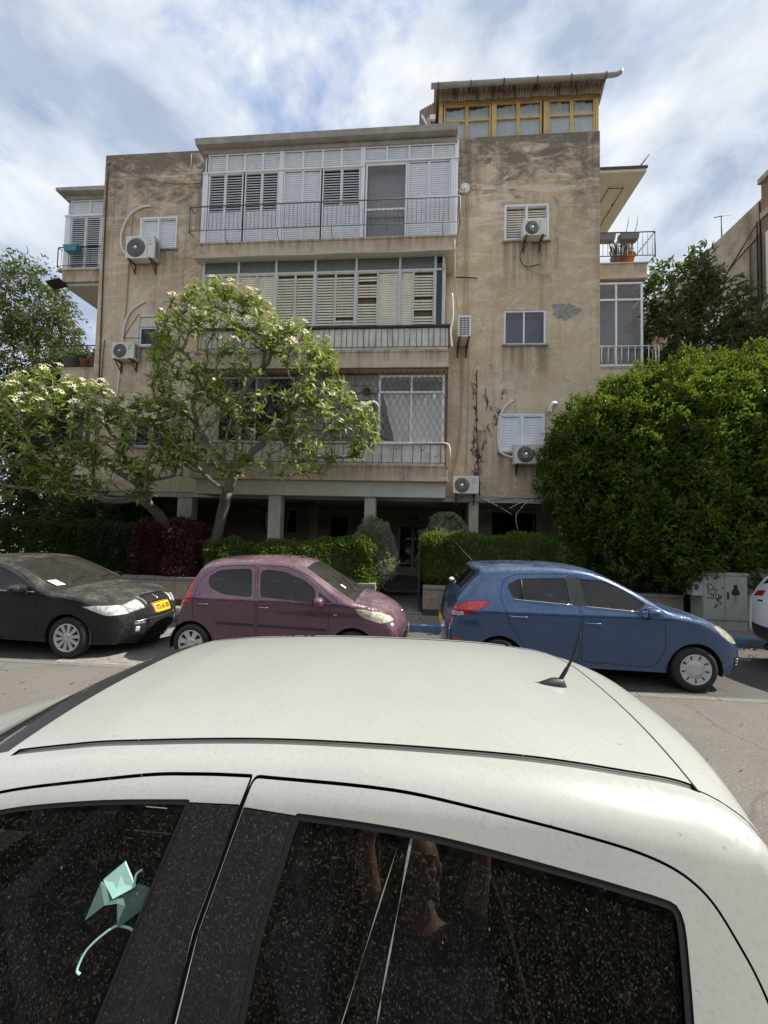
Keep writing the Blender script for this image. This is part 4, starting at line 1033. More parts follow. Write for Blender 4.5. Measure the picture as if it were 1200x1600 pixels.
for P in ([(11.12, 13.6, 12.6), (11.13, 15.5, 11.4)], [(11.12, 13.6, 12.1), (11.13, 14.6, 11.9), (11.13, 16, 11.2)], [(11.12, 13.5, 10.9), (11.12, 12.9, 10.8)]): mb = MB(); mb.tube(P, .018, 5); mb.build('cable', M_['wire'], N)
an = thing('roof_antenna', 'thin T-shaped aerial on the parapet of the neighbouring house', 'antenna', (11.6, 15.8, 13.35))
mb = MB(); mb.tube([(11.6, 15.8, 13.35), (11.6, 15.8, 14.6)], .022, 6); mb.build('mast', M_['dark_metal'], an)
mb = MB(); mb.tube([(11.25, 15.7, 14.45), (12.05, 15.95, 14.75)], .016, 5); mb.build('boom', M_['dark_metal'], an)

# ------------------------------------------------------------------ utility cabinets
M_['cab'] = plain('grey-green cabinet enamel', (0.36, 0.38, 0.33), 0.6, 0, 0.06, 3, dirt=0.35)
M_['cab2'] = plain('light grey cabinet', (0.40, 0.41, 0.40), 0.6, 0, 0.06, 3, dirt=0.3)
M_['spray'] = plain('black spray paint', (0.012, 0.012, 0.013), 0.6)
cb = thing('utility_cabinet', 'grey-green double-door utility cabinet with black graffiti and a black figure stencil', 'utility cabinet', (6.66, 9.3, .12))
cx0, cx1, cy = 6.20, 7.12, 9.12
mb = MB(); mb.bevbox(cx0 + .01, cy + .02, .12, cx1 - .01, cy + .36, .32, .01); mb.build('plinth', M_['cab'], cb)
mb = MB(); mb.bevbox(cx0, cy + .012, .325, cx1, cy + .38, 1.34, .012); mb.bevbox(cx0 - .015, cy - .015, 1.30, cx1 + .015, cy + .4, 1.37, .012); mb.build('casing', M_['cab'], cb)
xm = (cx0 + cx1) / 2 - .01
doors = []
for a, b in ((cx0 + .015, xm - .004), (xm + .004, cx1 - .015)):
    mb = MB(); mb.bevbox(a, cy - .006, .36, b, cy + .011, 1.285, .006); doors.append(mb.build('door', M_['cab'], cb))
mb = MB(); mb.bevbox(xm + .045, cy - .02, .80, xm + .075, cy - .007, .95, .005); mb.build('handle', M_['spray'], doors[1])
def stroke(pts, w, parent, y=None, name='graffiti_stroke', n=6):
    P = smoothpts([Vector((p[0], 0, p[1])) for p in pts], n) if len(pts) > 2 else [Vector((p[0], 0, p[1])) for p in pts]
    m = MB(); L = []
    for i, p in enumerate(P):
        t_ = (P[min(i + 1, len(P) - 1)] - P[max(i - 1, 0)]); t_.normalize()
        nn = Vector((-t_.z, 0, t_.x)); ww = 1.5 * w * (.75 + .35 * math.sin(i * .9))
        for s_ in (-1, 1): 
            q = p + nn * ww / 2 * s_; L.append((q.x, (y if y is not None else cy) - .0075, q.z))
    m.add(L, [(2 * k, 2 * k + 1, 2 * k + 3, 2 * k + 2) for k in range(len(P) - 1)])
    return m.build(name, M_['spray'], parent)
# crop of the door measured in the photo: 6 px per source px, door left edge at 398, right edge 692
def G(px, pz): return (cx0 + .015 + (px - 400) / 292 * (xm - cx0 - .02), 1.285 - (pz - 470) / 420 * .925)
for pts, w in (([(470, 640), (462, 560)], .018), ([(440, 560), (470, 545), (525, 560), (535, 590), (500, 605), (465, 610)], .016), ([(530, 600), (590, 598), (545, 640), (520, 660), (495, 650), (510, 640), (540, 655), (530, 685), (505, 688)], .015),
               ([(600, 640), (570, 655), (575, 690), (600, 685), (610, 655), (598, 640)], .014), ([(645, 655), (615, 660), (610, 690), (640, 670), (648, 655), (640, 680), (620, 700)], .014), ([(445, 682), (560, 690), (655, 738)], .013), ([(655, 738), (600, 745), (550, 782), (575, 740), (610, 690)], .012), ([(650, 592), (672, 577)], .022), ([(445, 488), (465, 492), (452, 512)], .02)):
    stroke([G(*p) for p in pts], w, doors[0])
fig = []
def disc(cx_, cz, rx, rz, n=20): return [(cx_ + rx * math.cos(2 * math.pi * k / n), cz + rz * math.sin(2 * math.pi * k / n)) for k in range(n)]
fx, fz = xm + .215, .98
for poly in (disc(fx, fz + .085, .045, .05), [(fx - .05, fz + .045), (fx + .045, fz + .05), (fx + .085, fz - .03), (fx + .075, fz - .085), (fx, fz - .10), (fx - .075, fz - .085), (fx - .08, fz - .03)]):
    m = MB(); m.prism(poly, cy - .0078, cy - .0065); m.build('stencil_figure', M_['spray'], doors[1])
for dx, l in ((-.02, .18), (.0, .13), (.025, .22)): stroke([(fx + dx, fz - .09), (fx + dx + .004, fz - .09 - l)], .005, doors[1], name='paint_drip')
mb = MB(); mb.bevbox(5.98, 9.08, .86, 6.19, 9.30, 1.16, .01); mt = mb.top('meter_box', M_['cab2'], 'small white meter box fixed at the left of the green cabinet', 'meter box')
m = MB(); m.box(6.01, 9.072, .98, 6.08, 9.079, 1.10); m.build('meter_window', M_['shade'], mt)
mt.children[0].location = (0, 0, 0)
c2 = thing('utility_cabinet', 'light grey utility cabinet with faded scribbles and a red ring sticker', 'utility cabinet', (7.75, 9.4, .12))
mb = MB(); mb.bevbox(7.24, 9.32, .12, 8.3, 9.75, 1.42, .012); mb.bevbox(7.22, 9.30, 1.40, 8.32, 9.77, 1.46, .01); mb.build('casing', M_['cab2'], c2)
mb = MB(); mb.bevbox(7.27, 9.304, .2, 7.74, 9.318, 1.38, .005); d1 = mb.build('door', M_['cab2'], c2); mb = MB(); mb.bevbox(7.75, 9.304, .2, 8.27, 9.318, 1.38, .005); mb.build('door', M_['cab2'], c2)
for k in range(5): stroke([(7.32 + .012 * k, 1.30 - .09 * k), (7.36, 1.35 - .09 * k), (7.40, 1.27 - .09 * k), (7.46, 1.34 - .09 * k), (7.50, 1.26 - .09 * k)], .007, d1, 9.300)
m = MB(); m.box(7.54, 9.2985, 1.02, 7.70, 9.3025, 1.34); st = m.build('sticker', M_['paper'], d1)
m = MB(); m.lathe([(.05, 0), (.05, -.002), (.034, -.002), (.034, 0)], (7.62, 9.2982, 1.20), 'y', 20); m.build('red_ring', plain('red print', (.45, .03, .03)), d1)
for k in range(4):
    m = MB(); m.box(7.56, 9.2975, 1.03 + .022 * k, 7.68, 9.2983, 1.038 + .022 * k); m.build('printed_line', M_['shade'], d1)

# ------------------------------------------------------------------ things on the balconies
mb = MB(); mb.prism([(-11.70, 11.19), (-11.18, 11.19), (-11.25, 10.98), (-11.63, 10.98)], 11.72, 11.92); tb = mb.top('laundry_tub', plain('teal plastic', (0.03, 0.20, 0.26), 0.4), 'teal plastic tub hung on the upper left balcony railing', 'tub')
M_['clay'] = plain('terracotta', (0.30, 0.13, 0.07), 0.85, 0, 0.15, dirt=.3)
M_['grey_pot'] = plain('dull plastic pot', (0.16, 0.15, 0.15), 0.7, 0, 0.1)
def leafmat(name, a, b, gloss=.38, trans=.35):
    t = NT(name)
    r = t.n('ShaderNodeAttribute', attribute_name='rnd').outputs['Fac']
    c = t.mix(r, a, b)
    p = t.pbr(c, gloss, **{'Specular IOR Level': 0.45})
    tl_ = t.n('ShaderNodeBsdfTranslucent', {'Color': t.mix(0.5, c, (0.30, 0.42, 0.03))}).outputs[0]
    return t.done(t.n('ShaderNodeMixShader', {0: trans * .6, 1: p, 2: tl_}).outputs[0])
M_['cactus'] = leafmat('grey green cactus', (0.06, 0.09, 0.045), (0.09, 0.12, 0.06), .6, 0)
def pot(x, y, z, r, h, mat, label, group=None, plant=None):
    t = thing('potted_plant', label, 'potted plant', (x, y, z), group)
    m = MB(); m.lathe([(.001, 0), (r * .72, 0), (r * .95, h * .88), (r * 1.05, h * .88), (r * 1.05, h), (r * .92, h), (r * .88, h * .85), (.001, h * .85)], (x, y, z), 'z', 18); m.build('pot', mat, t)
    rr_ = random.Random(int(x * 100))
    m = MB()
    if plant == 'cactus':
        for k in range(16):
            a, d_ = rr_.uniform(0, 6.3), rr_.uniform(0, r * .7); H_ = rr_.uniform(.35, 1.0)
            x2, y2 = x + d_ * math.cos(a), y + d_ * math.sin(a)
            m.tube([(x2, y2, z + h * .8), (x2 + rr_.gauss(0, .05), y2, z + h + H_ * .35), (x2 + rr_.gauss(0, .10), y2, z + h + H_ * .7)], [.02, .022, .010], 6)
        for k in range(5): m.tube([(x + .12, y, z + h), (x + .16 + .03 * k, y, z + h + .6), (x + .22 + .05 * k + .05 * math.sin(k), y, z + h + .75 + .13 * k)], [.018, .016, .008], 6)
    else:
        for k in range(34):
            a = rr_.uniform(0, 6.3); L = rr_.uniform(.2, .5); e = rr_.uniform(.3, 1.3)
            p0 = Vector((x, y, z + h * .85)); p1 = p0 + Vector((math.cos(a) * math.cos(e), math.sin(a) * math.cos(e), math.sin(e))) * L * .6; p2 = p1 + Vector((math.cos(a) * .2, math.sin(a) * .2, .0)) * L
            s_ = Vector((-math.sin(a), math.cos(a), 0)) * .035
            m.add([p0, p1 - s_, p2, p1 + s_], [(0, 1, 2), (0, 2, 3)])
    m.build('leaves', M_['cactus'], t)
    return t
pot(6.25, 12.3, 10.27, .26, .38, M_['clay'], 'terracotta pot of tall cactus stems at the corner of the right balcony', None, 'cactus')
pot(5.95, 12.25, 10.27, .16, .3, M_['grey_pot'], 'dark pot of short green stems left of the terracotta cactus pot', None, 'cactus')
for x, lab in ((5.42, 'black trough planter hung on the right balcony rail, nearer the wall'), (6.08, 'black trough planter hung on the right balcony rail beside the cactus')):
    m = MB(); m.prism([(x - .27, 10.94), (x + .27, 10.94), (x + .24, 10.76), (x - .24, 10.76)], 11.70, 11.90); m.top('planter_trough', M_['grey_pot'], lab, 'planter')
for k, (x, r, h, mat, lab) in enumerate(((-11.62, .27, .42, 'grey_pot', 'large grey pot at the outer end of the lower left balcony'), (-11.12, .17, .34, 'clay', 'orange clay pot on the lower left balcony between two grey pots'), (-10.72, .24, .40, 'grey_pot', 'grey pot on the lower left balcony nearest the house wall'), (-10.25, .15, .3, 'clay', 'small clay pot on the lower left balcony behind the wall corner'))):
    pot(x, 12.25, 7.2, r, h, M_[mat], lab)
# ------------------------------------------------------------------ cars
def inpoly(P, poly):
    """P: n x 2 array; even-odd test"""
    x, y = P[:, 0], P[:, 1]; r = np.zeros(len(P), bool)
    n = len(poly)
    for i in range(n):
        x1, y1 = poly[i]; x2, y2 = poly[(i + 1) % n]
        if y1 == y2: continue
        c = ((y1 > y) != (y2 > y)) & (x < (x2 - x1) * (y - y1) / (y2 - y1) + x1)
        r ^= c
    return r

def roundpoly(poly, r, n=4):
    out = []; m = len(poly)
    for i in range(m):
        p = Vector(poly[i]); a = Vector(poly[i - 1]); b = Vector(poly[(i + 1) % m])
        ra = min(r, (a - p).length * 0.45); rb = min(r, (b - p).length * 0.45)
        q0 = p + (a - p).normalized() * ra; q1 = p + (b - p).normalized() * rb
        for k in range(n + 1):
            t = k / n
            q = q0 * (1 - t) ** 2 + p * 2 * t * (1 - t) + q1 * t * t
            out.append((q.x, q.y))
    return out

def insetpoly(poly, d):
    n = len(poly)
    A = sum(poly[i][0] * poly[(i + 1) % n][1] - poly[(i + 1) % n][0] * poly[i][1] for i in range(n))
    sg = 1 if A > 0 else -1
    out = []
    for i in range(n):
        p = Vector(poly[i]); a = (p - Vector(poly[i - 1])); b = (Vector(poly[(i + 1) % n]) - p)
        if a.length < 1e-7: a = b
        if b.length < 1e-7: b = a
        a.normalize(); b.normalize()
        na = Vector((-a.y, a.x)) * sg; nb = Vector((-b.y, b.x)) * sg
        m = (na + nb)
        if m.length < 1e-4: m = na
        m.normalize()
        q = p + m * d / max(0.4, m.dot(na))
        out.append((q.x, q.y))
    return out

def densify(poly, step):
    out = []; n = len(poly)
    for i in range(n):
        a = Vector(poly[i]); b = Vector(poly[(i + 1) % n])
        k = max(1, int((b - a).length / step))
        for j in range(k):
            q = a.lerp(b, j / k); out.append((q.x, q.y))
    return out

def ell(mb, c, rad, n=14, m=10, rot=None, sq=1.0):
    vs = []; fs = []
    c = Vector(c)
    f = lambda v: math.copysign(abs(v) ** sq, v)
    for i in range(m + 1):
        th = math.pi * i / m
        for k in range(n):
            ph = 2 * math.pi * k / n
            p = Vector((rad[0] * f(math.sin(th)) * f(math.cos(ph)), rad[1] * f(math.sin(th)) * f(math.sin(ph)), rad[2] * f(math.cos(th))))
            if rot: p = Euler(rot).to_matrix() @ p
            vs.append(c + p)
    for i in range(m):
        for k in range(n):
            a, b = i * n + k, i * n + (k + 1) % n
            fs.append((a, a + n, b + n, b))
    return mb.add(vs, fs, True)

class Car:
    def __init__(s, name, label, cat, chain, y0, width, pmat, wheels, belt=0.93, tumble=0.36, res=0.05, plan_f=0.14, plan_r=0.10, bow=0.13, crown=0.035, group=None, bottom=0.22, r0=0.08):
        s.W = width; s.yc = y0 + width / 2; s.belt = belt; s.tumble = tumble; s.res = res
        s.pf, s.pr, s.pmat = plan_f, plan_r, pmat
        s.wheels = wheels
        ch = [Vector((p[0], p[1], (p[2] if len(p) > 2 else r0))) for p in chain]
        sm = smoothpts(ch, 24)
        # resample evenly
        pts = [sm[0]]; acc = 0
        for a, b in zip(sm, sm[1:]):
            acc += (Vector((b.x, b.y)) - Vector((a.x, a.y))).length
            if acc >= res * 0.8: pts.append(b); acc = 0
        pts.append(sm[-1])
        s.ch = np.array([(p.x, p.y) for p in pts]); s.cr = np.array([p.z for p in pts])
        s.x0, s.x1 = s.ch[:, 0].min(), s.ch[:, 0].max()
        T = np.gradient(s.ch, axis=0); T /= np.linalg.norm(T, axis=1)[:, None] + 1e-9
        s.cn = np.stack([-T[:, 1], T[:, 0]], 1)          # chain runs rear, roof, front: left normal is outward
        if s.ch[len(s.ch) // 2, 1] > s.ch[0, 1] and s.cn[len(s.ch) // 2, 1] < 0: s.cn *= -1
        s.root = thing(name, label, cat, ((s.x0 + s.x1) / 2, s.yc, 0), group)
        s.bow, s.crown = bow, crown
        s.feats = []; s.bands = []; s.made = {}
        ye = s.base(s.ch[:, 0], s.ch[:, 1]) - s.cr
        s.ye = ye
        s.cc = crown * np.abs(s.cn[:, 1]) + bow * np.abs(s.cn[:, 0]) ** 1.5
    def base(s, x, z):
        w = np.full(np.shape(x), s.W / 2)
        lo = np.clip((s.belt - 0.2 - z) / 0.5, 0, 2); w = w - 0.055 * lo ** 2
        up = np.clip(z - s.belt, 0, None); w = w - s.tumble * (np.sqrt(up ** 2 + 0.03 ** 2) - 0.03) - 0.0
        w = w - 0.012 * np.exp(-((z - s.belt + 0.02) / 0.05) ** 2) * -0.6
        uf = np.clip(1 - (s.x1 - x) / 0.75, 0, 1); w = w - s.pf * uf ** 2.2
        ur = np.clip(1 - (x - s.x0) / 0.6, 0, 1); w = w - s.pr * ur ** 2.2
        return w
    def dist(s, x, z):
        P = np.stack([np.ravel(x), np.ravel(z)], 1)
        A = s.ch[:-1]; B = s.ch[1:]; D = B - A; L = (D ** 2).sum(1) + 1e-12
        best = np.full(len(P), 1e9); rr = np.zeros(len(P))
        for i in range(len(A)):
            t = np.clip(((P - A[i]) @ D[i]) / L[i], 0, 1)
            d = np.hypot(*(P - A[i] - t[:, None] * D[i]).T)
            m = d < best
            best[m] = d[m]; rr[m] = s.cr[i]
        return best.reshape(np.shape(x)), rr.reshape(np.shape(x))
    def half(s, x, z):
        x = np.asarray(x, float); z = np.asarray(z, float)
        d, r = s.dist(x, z)
        q = 1 - np.clip(d / r, 0, 1)
        return s.base(x, z) - r * (1 - np.sqrt(np.clip(1 - q * q, 0, 1)))
    def feat(s, name, poly, mat, parent=None, rnd=0.05, ring=0.0, ringname='panel_gap', ringmat=None, inset=0.0, sides=(-1, 1), ringinset=0.004, label=None, far=None):
        s.feats.append(dict(name=name, poly=densify(roundpoly(poly, rnd), max(0.03, s.res)), mat=mat, parent=parent, ring=ring, ringname=ringname,
                            ringmat=ringmat or M_['seam'], inset=inset, sides=sides, ringinset=ringinset, label=label, far=far))
        return len(s.feats) - 1
    def ti(s, x, z):
        return int(np.argmin(np.hypot(s.ch[:, 0] - x, s.ch[:, 1] - z)))
    def band(s, name, pa, pb, s0, s1, mat, inset=0.0):
        a, b = sorted((s.ti(*pa), s.ti(*pb)))
        s.bands.append((name, a, b, s0, s1, mat, inset))
    def bpos(s, t, q, off=0.0):
        t = min(max(t, 0), len(s.ch) - 1.001); i = int(t); f = t - i
        L = lambda A: A[i] * (1 - f) + A[i + 1] * f
        p = L(s.ch); n = L(s.cn); ye = L(s.ye); c = L(s.cc)
        k = c * (1 - abs(q) ** 2.4) + off
        return Vector((p[0] + n[0] * k, s.yc + q * ye, p[1] + n[1] * k))
    def mk(s, name, vs, fs, ns, mat, parent):
        off = np.array(wpos(parent))
        me = bpy.data.meshes.new(name)
        me.from_pydata([tuple(v) for v in (np.array(vs) - off)], [], fs)
        me.polygons.foreach_set('use_smooth', [True] * len(fs))
        me.materials.append(mat)
        if ns is not None: me.normals_split_custom_set_from_vertices([tuple(n) for n in ns])
        return link(name, me, parent)
    def shell(s):
        """cut the side view along every outline, then push it out to the body's half width"""
        V = []; E = []
        def loop(poly, closed=True):
            b = len(V); V.extend(poly); n = len(poly)
            E.extend((b + i, b + (i + 1) % n) for i in range(n if closed else n - 1))
        outline = [tuple(p) for p in s.ch]
        bot = []
        a, b = s.ch[-1], s.ch[0]
        k = max(2, int(abs(a[0] - b[0]) / s.res))
        for i in range(1, k): bot.append((a[0] + (b[0] - a[0]) * i / k, a[1] + (b[1] - a[1]) * i / k))
        outl = outline + bot
        loop(outl)
        arches = []
        for (x, r) in s.wheels:
            ra = r + 0.055
            arches.append([(x + ra * math.cos(t * math.pi / 18), r + ra * math.sin(t * math.pi / 18)) for t in range(36)])
            loop(arches[-1])
        for f in s.feats:
            loop(f['poly'])
            f['inner'] = insetpoly(f['poly'], f['ring']) if f['ring'] else f['poly']
            if f['ring']: loop(f['inner'])
        OA = np.array(outl)
        # rows just inside the upper edge, where the side rolls over
        for q in (0.03, 0.10, 0.22, 0.40, 0.65, 1.0):
            for i in range(len(s.ch)):
                p = s.ch[i] - s.cn[i] * s.cr[i] * q
                d, r = s.dist(np.array([p[0]]), np.array([p[1]]))
                if d[0] > 0.93 * s.cr[i] * q: V.append(tuple(p))
        g = s.res
        for ix in range(int((s.x1 - s.x0) / g) + 1):
            for iz in range(int(1.7 / g) + 1):
                V.append((s.x0 + (ix + 0.5 * (iz % 2)) * g, 0.2 + iz * g))
        Vn = np.array(V)
        key = inpoly(Vn, outl); key[:sum(1 for _ in E)] = True
        idx = [i for i in range(len(V)) if i < len(E) or key[i]]
        remap = {o: n for n, o in enumerate(idx)}
        r = delaunay_2d_cdt([Vector(V[i]) for i in idx], [(remap[a], remap[b]) for a, b in E if a in remap and b in remap], [], 0, 1e-5)
        P = np.array([tuple(v) for v in r[0]]); F = np.array([f for f in r[2] if len(f) == 3])
        cen = P[F].mean(1)
        ok = inpoly(cen, outl)
        for a in arches: ok &= ~inpoly(cen, a)
        cls = np.full(len(F), -1)
        for i, f in enumerate(s.feats):
            m = inpoly(cen, f['poly']); n = inpoly(cen, f['inner'])
            cls[m] = 1000 + i; cls[n] = i
        h = s.half(P[:, 0], P[:, 1])
        e = 0.004
        hx = (s.half(P[:, 0] + e, P[:, 1]) - s.half(P[:, 0] - e, P[:, 1])) / (2 * e)
        hz = (s.half(P[:, 0], P[:, 1] + e) - s.half(P[:, 0], P[:, 1] - e)) / (2 * e)
        d, rr = s.dist(P[:, 0], P[:, 1])
        near = np.array([np.argmin(np.hypot(s.ch[:, 0] - p[0], s.ch[:, 1] - p[1])) if d[i] < 0.004 else -1 for i, p in enumerate(P)])
        body_v, body_f, body_n = [], [], []
        def side_mesh(mask, side, push):
            ff = F[mask]
            if not len(ff): return None
            u, inv = np.unique(ff, return_inverse=True)
            ff = inv.reshape(-1, 3)
            p = P[u]
            N = np.stack([-hx[u], -np.ones(len(u)), -hz[u]], 1)
            for j, k2 in enumerate(near[u]):
                if k2 >= 0: N[j] = (s.cn[k2][0], -0.12, s.cn[k2][1])
            N /= np.linalg.norm(N, axis=1)[:, None]
            v = np.stack([p[:, 0], -(h[u] - push), p[:, 1]], 1)
            tri = v[ff]
            flip = (np.cross(tri[:, 1] - tri[:, 0], tri[:, 2] - tri[:, 0]) * N[ff[:, 0]]).sum(1) < 0
            ff = ff.copy(); ff[flip] = ff[flip][:, ::-1]
            if side > 0:
                v[:, 1] *= -1; N = N * np.array([1, -1, 1]); ff = ff[:, ::-1]
            v[:, 1] += s.yc
            return v, [tuple(int(q) for q in f) for f in ff], N
        for side in (-1, 1):
            g_ = side_mesh(ok & (cls == -1), side, 0)
            b = len(body_v); body_v += list(g_[0]); body_n += list(g_[2]); body_f += [tuple(i + b for i in f) for f in g_[1]]
            objs = {}
            for i, f in enumerate(s.feats):
                par = objs.get(f['parent'], s.root) if f['parent'] is not None else s.root
                if side in f['sides']:
                    m = side_mesh(ok & (cls == i), side, f['inset'])
                    if m is None: continue
                    o = s.mk(f['name'], *m, (f['far'] or f['mat']) if side > 0 else f['mat'], par); objs[i] = o
                    if f['label'] : o['label'] = f['label']
                    m = side_mesh(ok & (cls == 1000 + i), side, f['ringinset']) if f['ring'] else None
                    if m is not None:
                        s.mk(f['ringname'], *m, f['ringmat'], o if par is s.root else par)
                else:
                    m = side_mesh(ok & ((cls == i) | (cls == 1000 + i)), side, 0)
                    if m is None: continue
                    b = len(body_v); body_v += list(m[0]); body_n += list(m[2]); body_f += [tuple(q + b for q in ff) for ff in m[1]]
            s.made[side] = objs
        # band across roof, glass, nose and tail
        br = sorted(set([round(-1 + 2 * k / 24, 4) for k in range(25)] + [q for bnd in s.bands for q in (bnd[3], bnd[4])]))
        G = np.array([[s.bpos(i, q) for q in br] for i in range(len(s.ch))])
        Gt = np.gradient(G, axis=0); Gs = np.gradient(G, axis=1)
        Nn = np.cross(Gt, Gs); Nn /= np.linalg.norm(Nn, axis=2)[:, :, None] + 1e-9
        sgn = np.sign((Nn[:, :, 0] * s.cn[:, None, 0] + Nn[:, :, 2] * s.cn[:, None, 1]))
        Nn *= sgn[:, :, None]
        kind = np.full((len(s.ch) - 1, len(br) - 1), -1)
        for bi, (nm, a, b2, s0, s1, mt, ins) in enumerate(s.bands):
            for i in range(a, b2):
                for j in range(len(br) - 1):
                    if br[j] >= s0 - 1e-6 and br[j + 1] <= s1 + 1e-6: kind[i, j] = bi
        def bandmesh(k, ins):
            mp = {}; v = []; n = []; f = []
            for i, j in zip(*np.where(kind == k)):
                q = []
                for a, b2 in ((i, j), (i + 1, j), (i + 1, j + 1), (i, j + 1)):
                    if (a, b2) not in mp:
                        mp[(a, b2)] = len(v); v.append(G[a, b2] - Nn[a, b2] * ins); n.append(Nn[a, b2])
                    q.append(mp[(a, b2)])
                t = np.cross(v[q[1]] - v[q[0]], v[q[2]] - v[q[0]])
                if t @ n[q[0]] < 0: q = q[::-1]
                f.append(tuple(q))
            return v, f, n
        v, f, n = bandmesh(-1, 0)
        b = len(body_v); body_v += v; body_n += n; body_f += [tuple(i + b for i in q) for q in f]
        s.body = s.mk('body', body_v, body_f, body_n, s.pmat, s.root)
        s.bobj = []
        for bi, bnd in enumerate(s.bands):
            v, f, n = bandmesh(bi, bnd[6])
            s.bobj.append(s.mk(bnd[0], v, f, n, bnd[5], s.root) if v else None)
        # floor pan and wheel wells
        mb = MB(); xs = s.x0 + 0.25, s.x1 - 0.25
        a_, b_, h_ = s.x0 + .10, s.x1 - .10, s.W / 2 - .11
        mb.prism([(a_, s.yc - h_ + .3), (a_ + .3, s.yc - h_), (b_ - .3, s.yc - h_), (b_, s.yc - h_ + .3), (b_, s.yc + h_ - .3), (b_ - .3, s.yc + h_), (a_ + .3, s.yc + h_), (a_, s.yc + h_ - .3)], 0.24, 0.31, 'xy')
        for x, r in s.wheels:
            for sd_ in (-1, 1):
                yo = s.yc + sd_ * (s.W / 2 - 0.03); yi = s.yc + sd_ * (s.W / 2 - 0.34)
                k = 14; vs = []
                for i in range(k + 1):
                    a = math.pi * (i / k) * 1.16 - 0.08 * math.pi
                    for y in (yo, yi): vs.append((x + (r + 0.06) * math.cos(a), y, r + (r + 0.06) * math.sin(a)))
                vs.append((x, yi, r))
                fs = [(2 * i, 2 * i + 1, 2 * i + 3, 2 * i + 2) for i in range(k)] + [(2 * i + 1, len(vs) - 1, 2 * i + 3) for i in range(k)]
                mb.add(vs, fs)
        mb.build('underbody', M_['black_plastic'], s.root)
    def wheel(s, n=10, spoke=0.05, hub=0.35, tw=0.185, mat=None, rim=0.69, twin=False):
        for x, r in s.wheels:
            for sd_ in (-1, 1):
                yo = s.yc + sd_ * (s.W / 2 - 0.012)
                d = -sd_
                w = thing('wheel', None, None, (x, yo, r)); w.parent = s.root; w.location = Vector((x, yo, r)) - wpos(s.root)
                Rr = r * rim
                mb = MB()
                prof = [(Rr * 0.98, 0.03), (Rr, 0.006), (r * 0.80, -0.002), (r * 0.93, 0.004), (r * 0.985, 0.022), (r, 0.05), (r, tw - 0.05), (r * 0.985, tw - 0.02), (r * 0.9, tw), (Rr, tw - 0.01)]
                mb.lathe([(q, h * d) for q, h in prof], (x, yo, r), 'y', 40)
                mb.build('tyre', M_['rubber'], w)
                mb = MB()
                mb.lathe([(Rr, 0.004 * d), (Rr * 0.97, -0.002 * d), (Rr * 0.90, 0.006 * d), (Rr * 0.88, 0.05 * d), (Rr * 0.86, 0.12 * d)], (x, yo, r), 'y', 40)
                mb.lathe([(0.001, 0.002 * d), (Rr * hub * 0.4, 0.002 * d), (Rr * hub, 0.012 * d), (Rr * hub, 0.05 * d)], (x, yo, r), 'y', 24)
                for k in range(n):
                    a = 2 * math.pi * (k + 0.25) / n
                    offs = (0,)
                    for o_ in offs:
                        ca, sa = math.cos(a), math.sin(a)
                        vs = []
                        for rr, ww, dep in ((Rr * hub * 0.9, spoke * 0.8, 0.012), (Rr * 0.91, spoke * 1.15, 0.004)):
                            for sgn in (-1, 1):
                                for dd in (0, 0.03):
                                    vs.append((x + ca * rr - sa * sgn * ww / 2, yo + d * (dep + dd), r + sa * rr + ca * sgn * ww / 2))
                        mb.add(vs, [(0, 2, 6, 4), (1, 5, 7, 3), (0, 4, 5, 1), (2, 3, 7, 6), (0, 1, 3, 2), (4, 6, 7, 5)])
                mb.build('rim', mat or M_['alloy'], w)
                mb = MB()
                mb.lathe([(0.001, 0.055 * d), (Rr * 0.95, 0.055 * d)], (x, yo, r), 'y', 24)
                for k in range(5):
                    a = 2 * math.pi * k / 5 + 0.3
                    mb.lathe([(0.001, 0.0), (0.010, 0.0), (0.010, 0.02 * d)], (x + Rr * hub * 0.62 * math.cos(a), yo - d * 0.002 + d * 0.008, r + Rr * hub * 0.62 * math.sin(a)), 'y', 8)
                mb.build('brake_disc', M_['black_plastic'], w)
    def patch(s, name, ta, tb, sa, sb, mat, parent=None, thick=0.012, nu=6, nv=10, off=0.0):
        """a plate lying on the band between two places of its outline"""
        mb = MB(); top = []; bot = []
        for i in range(nu + 1):
            for j in range(nv + 1):
                t = ta + (tb - ta) * i / nu; q = sa + (sb - sa) * j / nv
                edge = 0.004 if i in (0, nu) or j in (0, nv) else 0
                top.append(s.bpos(t, q, off + thick - edge)); bot.append(s.bpos(t, q, off - 0.02))
        m = nv + 1
        fs = [(i * m + j, i * m + j + 1, (i + 1) * m + j + 1, (i + 1) * m + j) for i in range(nu) for j in range(nv)]
        N = len(top)
        rim_ = [(0 * m + j) for j in range(m)] + [i * m + nv for i in range(1, nu + 1)] + [nu * m + j for j in range(nv - 1, -1, -1)] + [i * m for i in range(nu - 1, 0, -1)]
        fs += [(rim_[k], rim_[(k + 1) % len(rim_)], N + rim_[(k + 1) % len(rim_)], N + rim_[k]) for k in range(len(rim_))]
        mb.add(top + bot, fs, True)
        return mb.build(name, mat, parent or s.root)
    def tz(s, z, front=True):
        """outline place at height z on the nose or the tail"""
        n = len(s.ch); rng = range(n - 1, 0, -1) if front else range(0, n - 1)
        for i in rng:
            j = i - 1 if front else i + 1
            za, zb = s.ch[i][1], s.ch[j][1]
            if (za - z) * (zb - z) <= 0 and za != zb:
                f = (z - za) / (zb - za)
                return i + (j - i) * f
        return n - 1 if front else 0
    def line(s, pts, name='panel_gap', r=0.003, mat=None, parent=None):
        mb = MB(); mb.tube(pts, r, 4); return mb.build(name, mat or M_['seam'], parent or s.root)
    def ypt(s, x, z, side=-1, out=0.0):
        return Vector((x, s.yc + side * (float(s.half(np.array([x]), np.array([z]))[0]) + out), z))
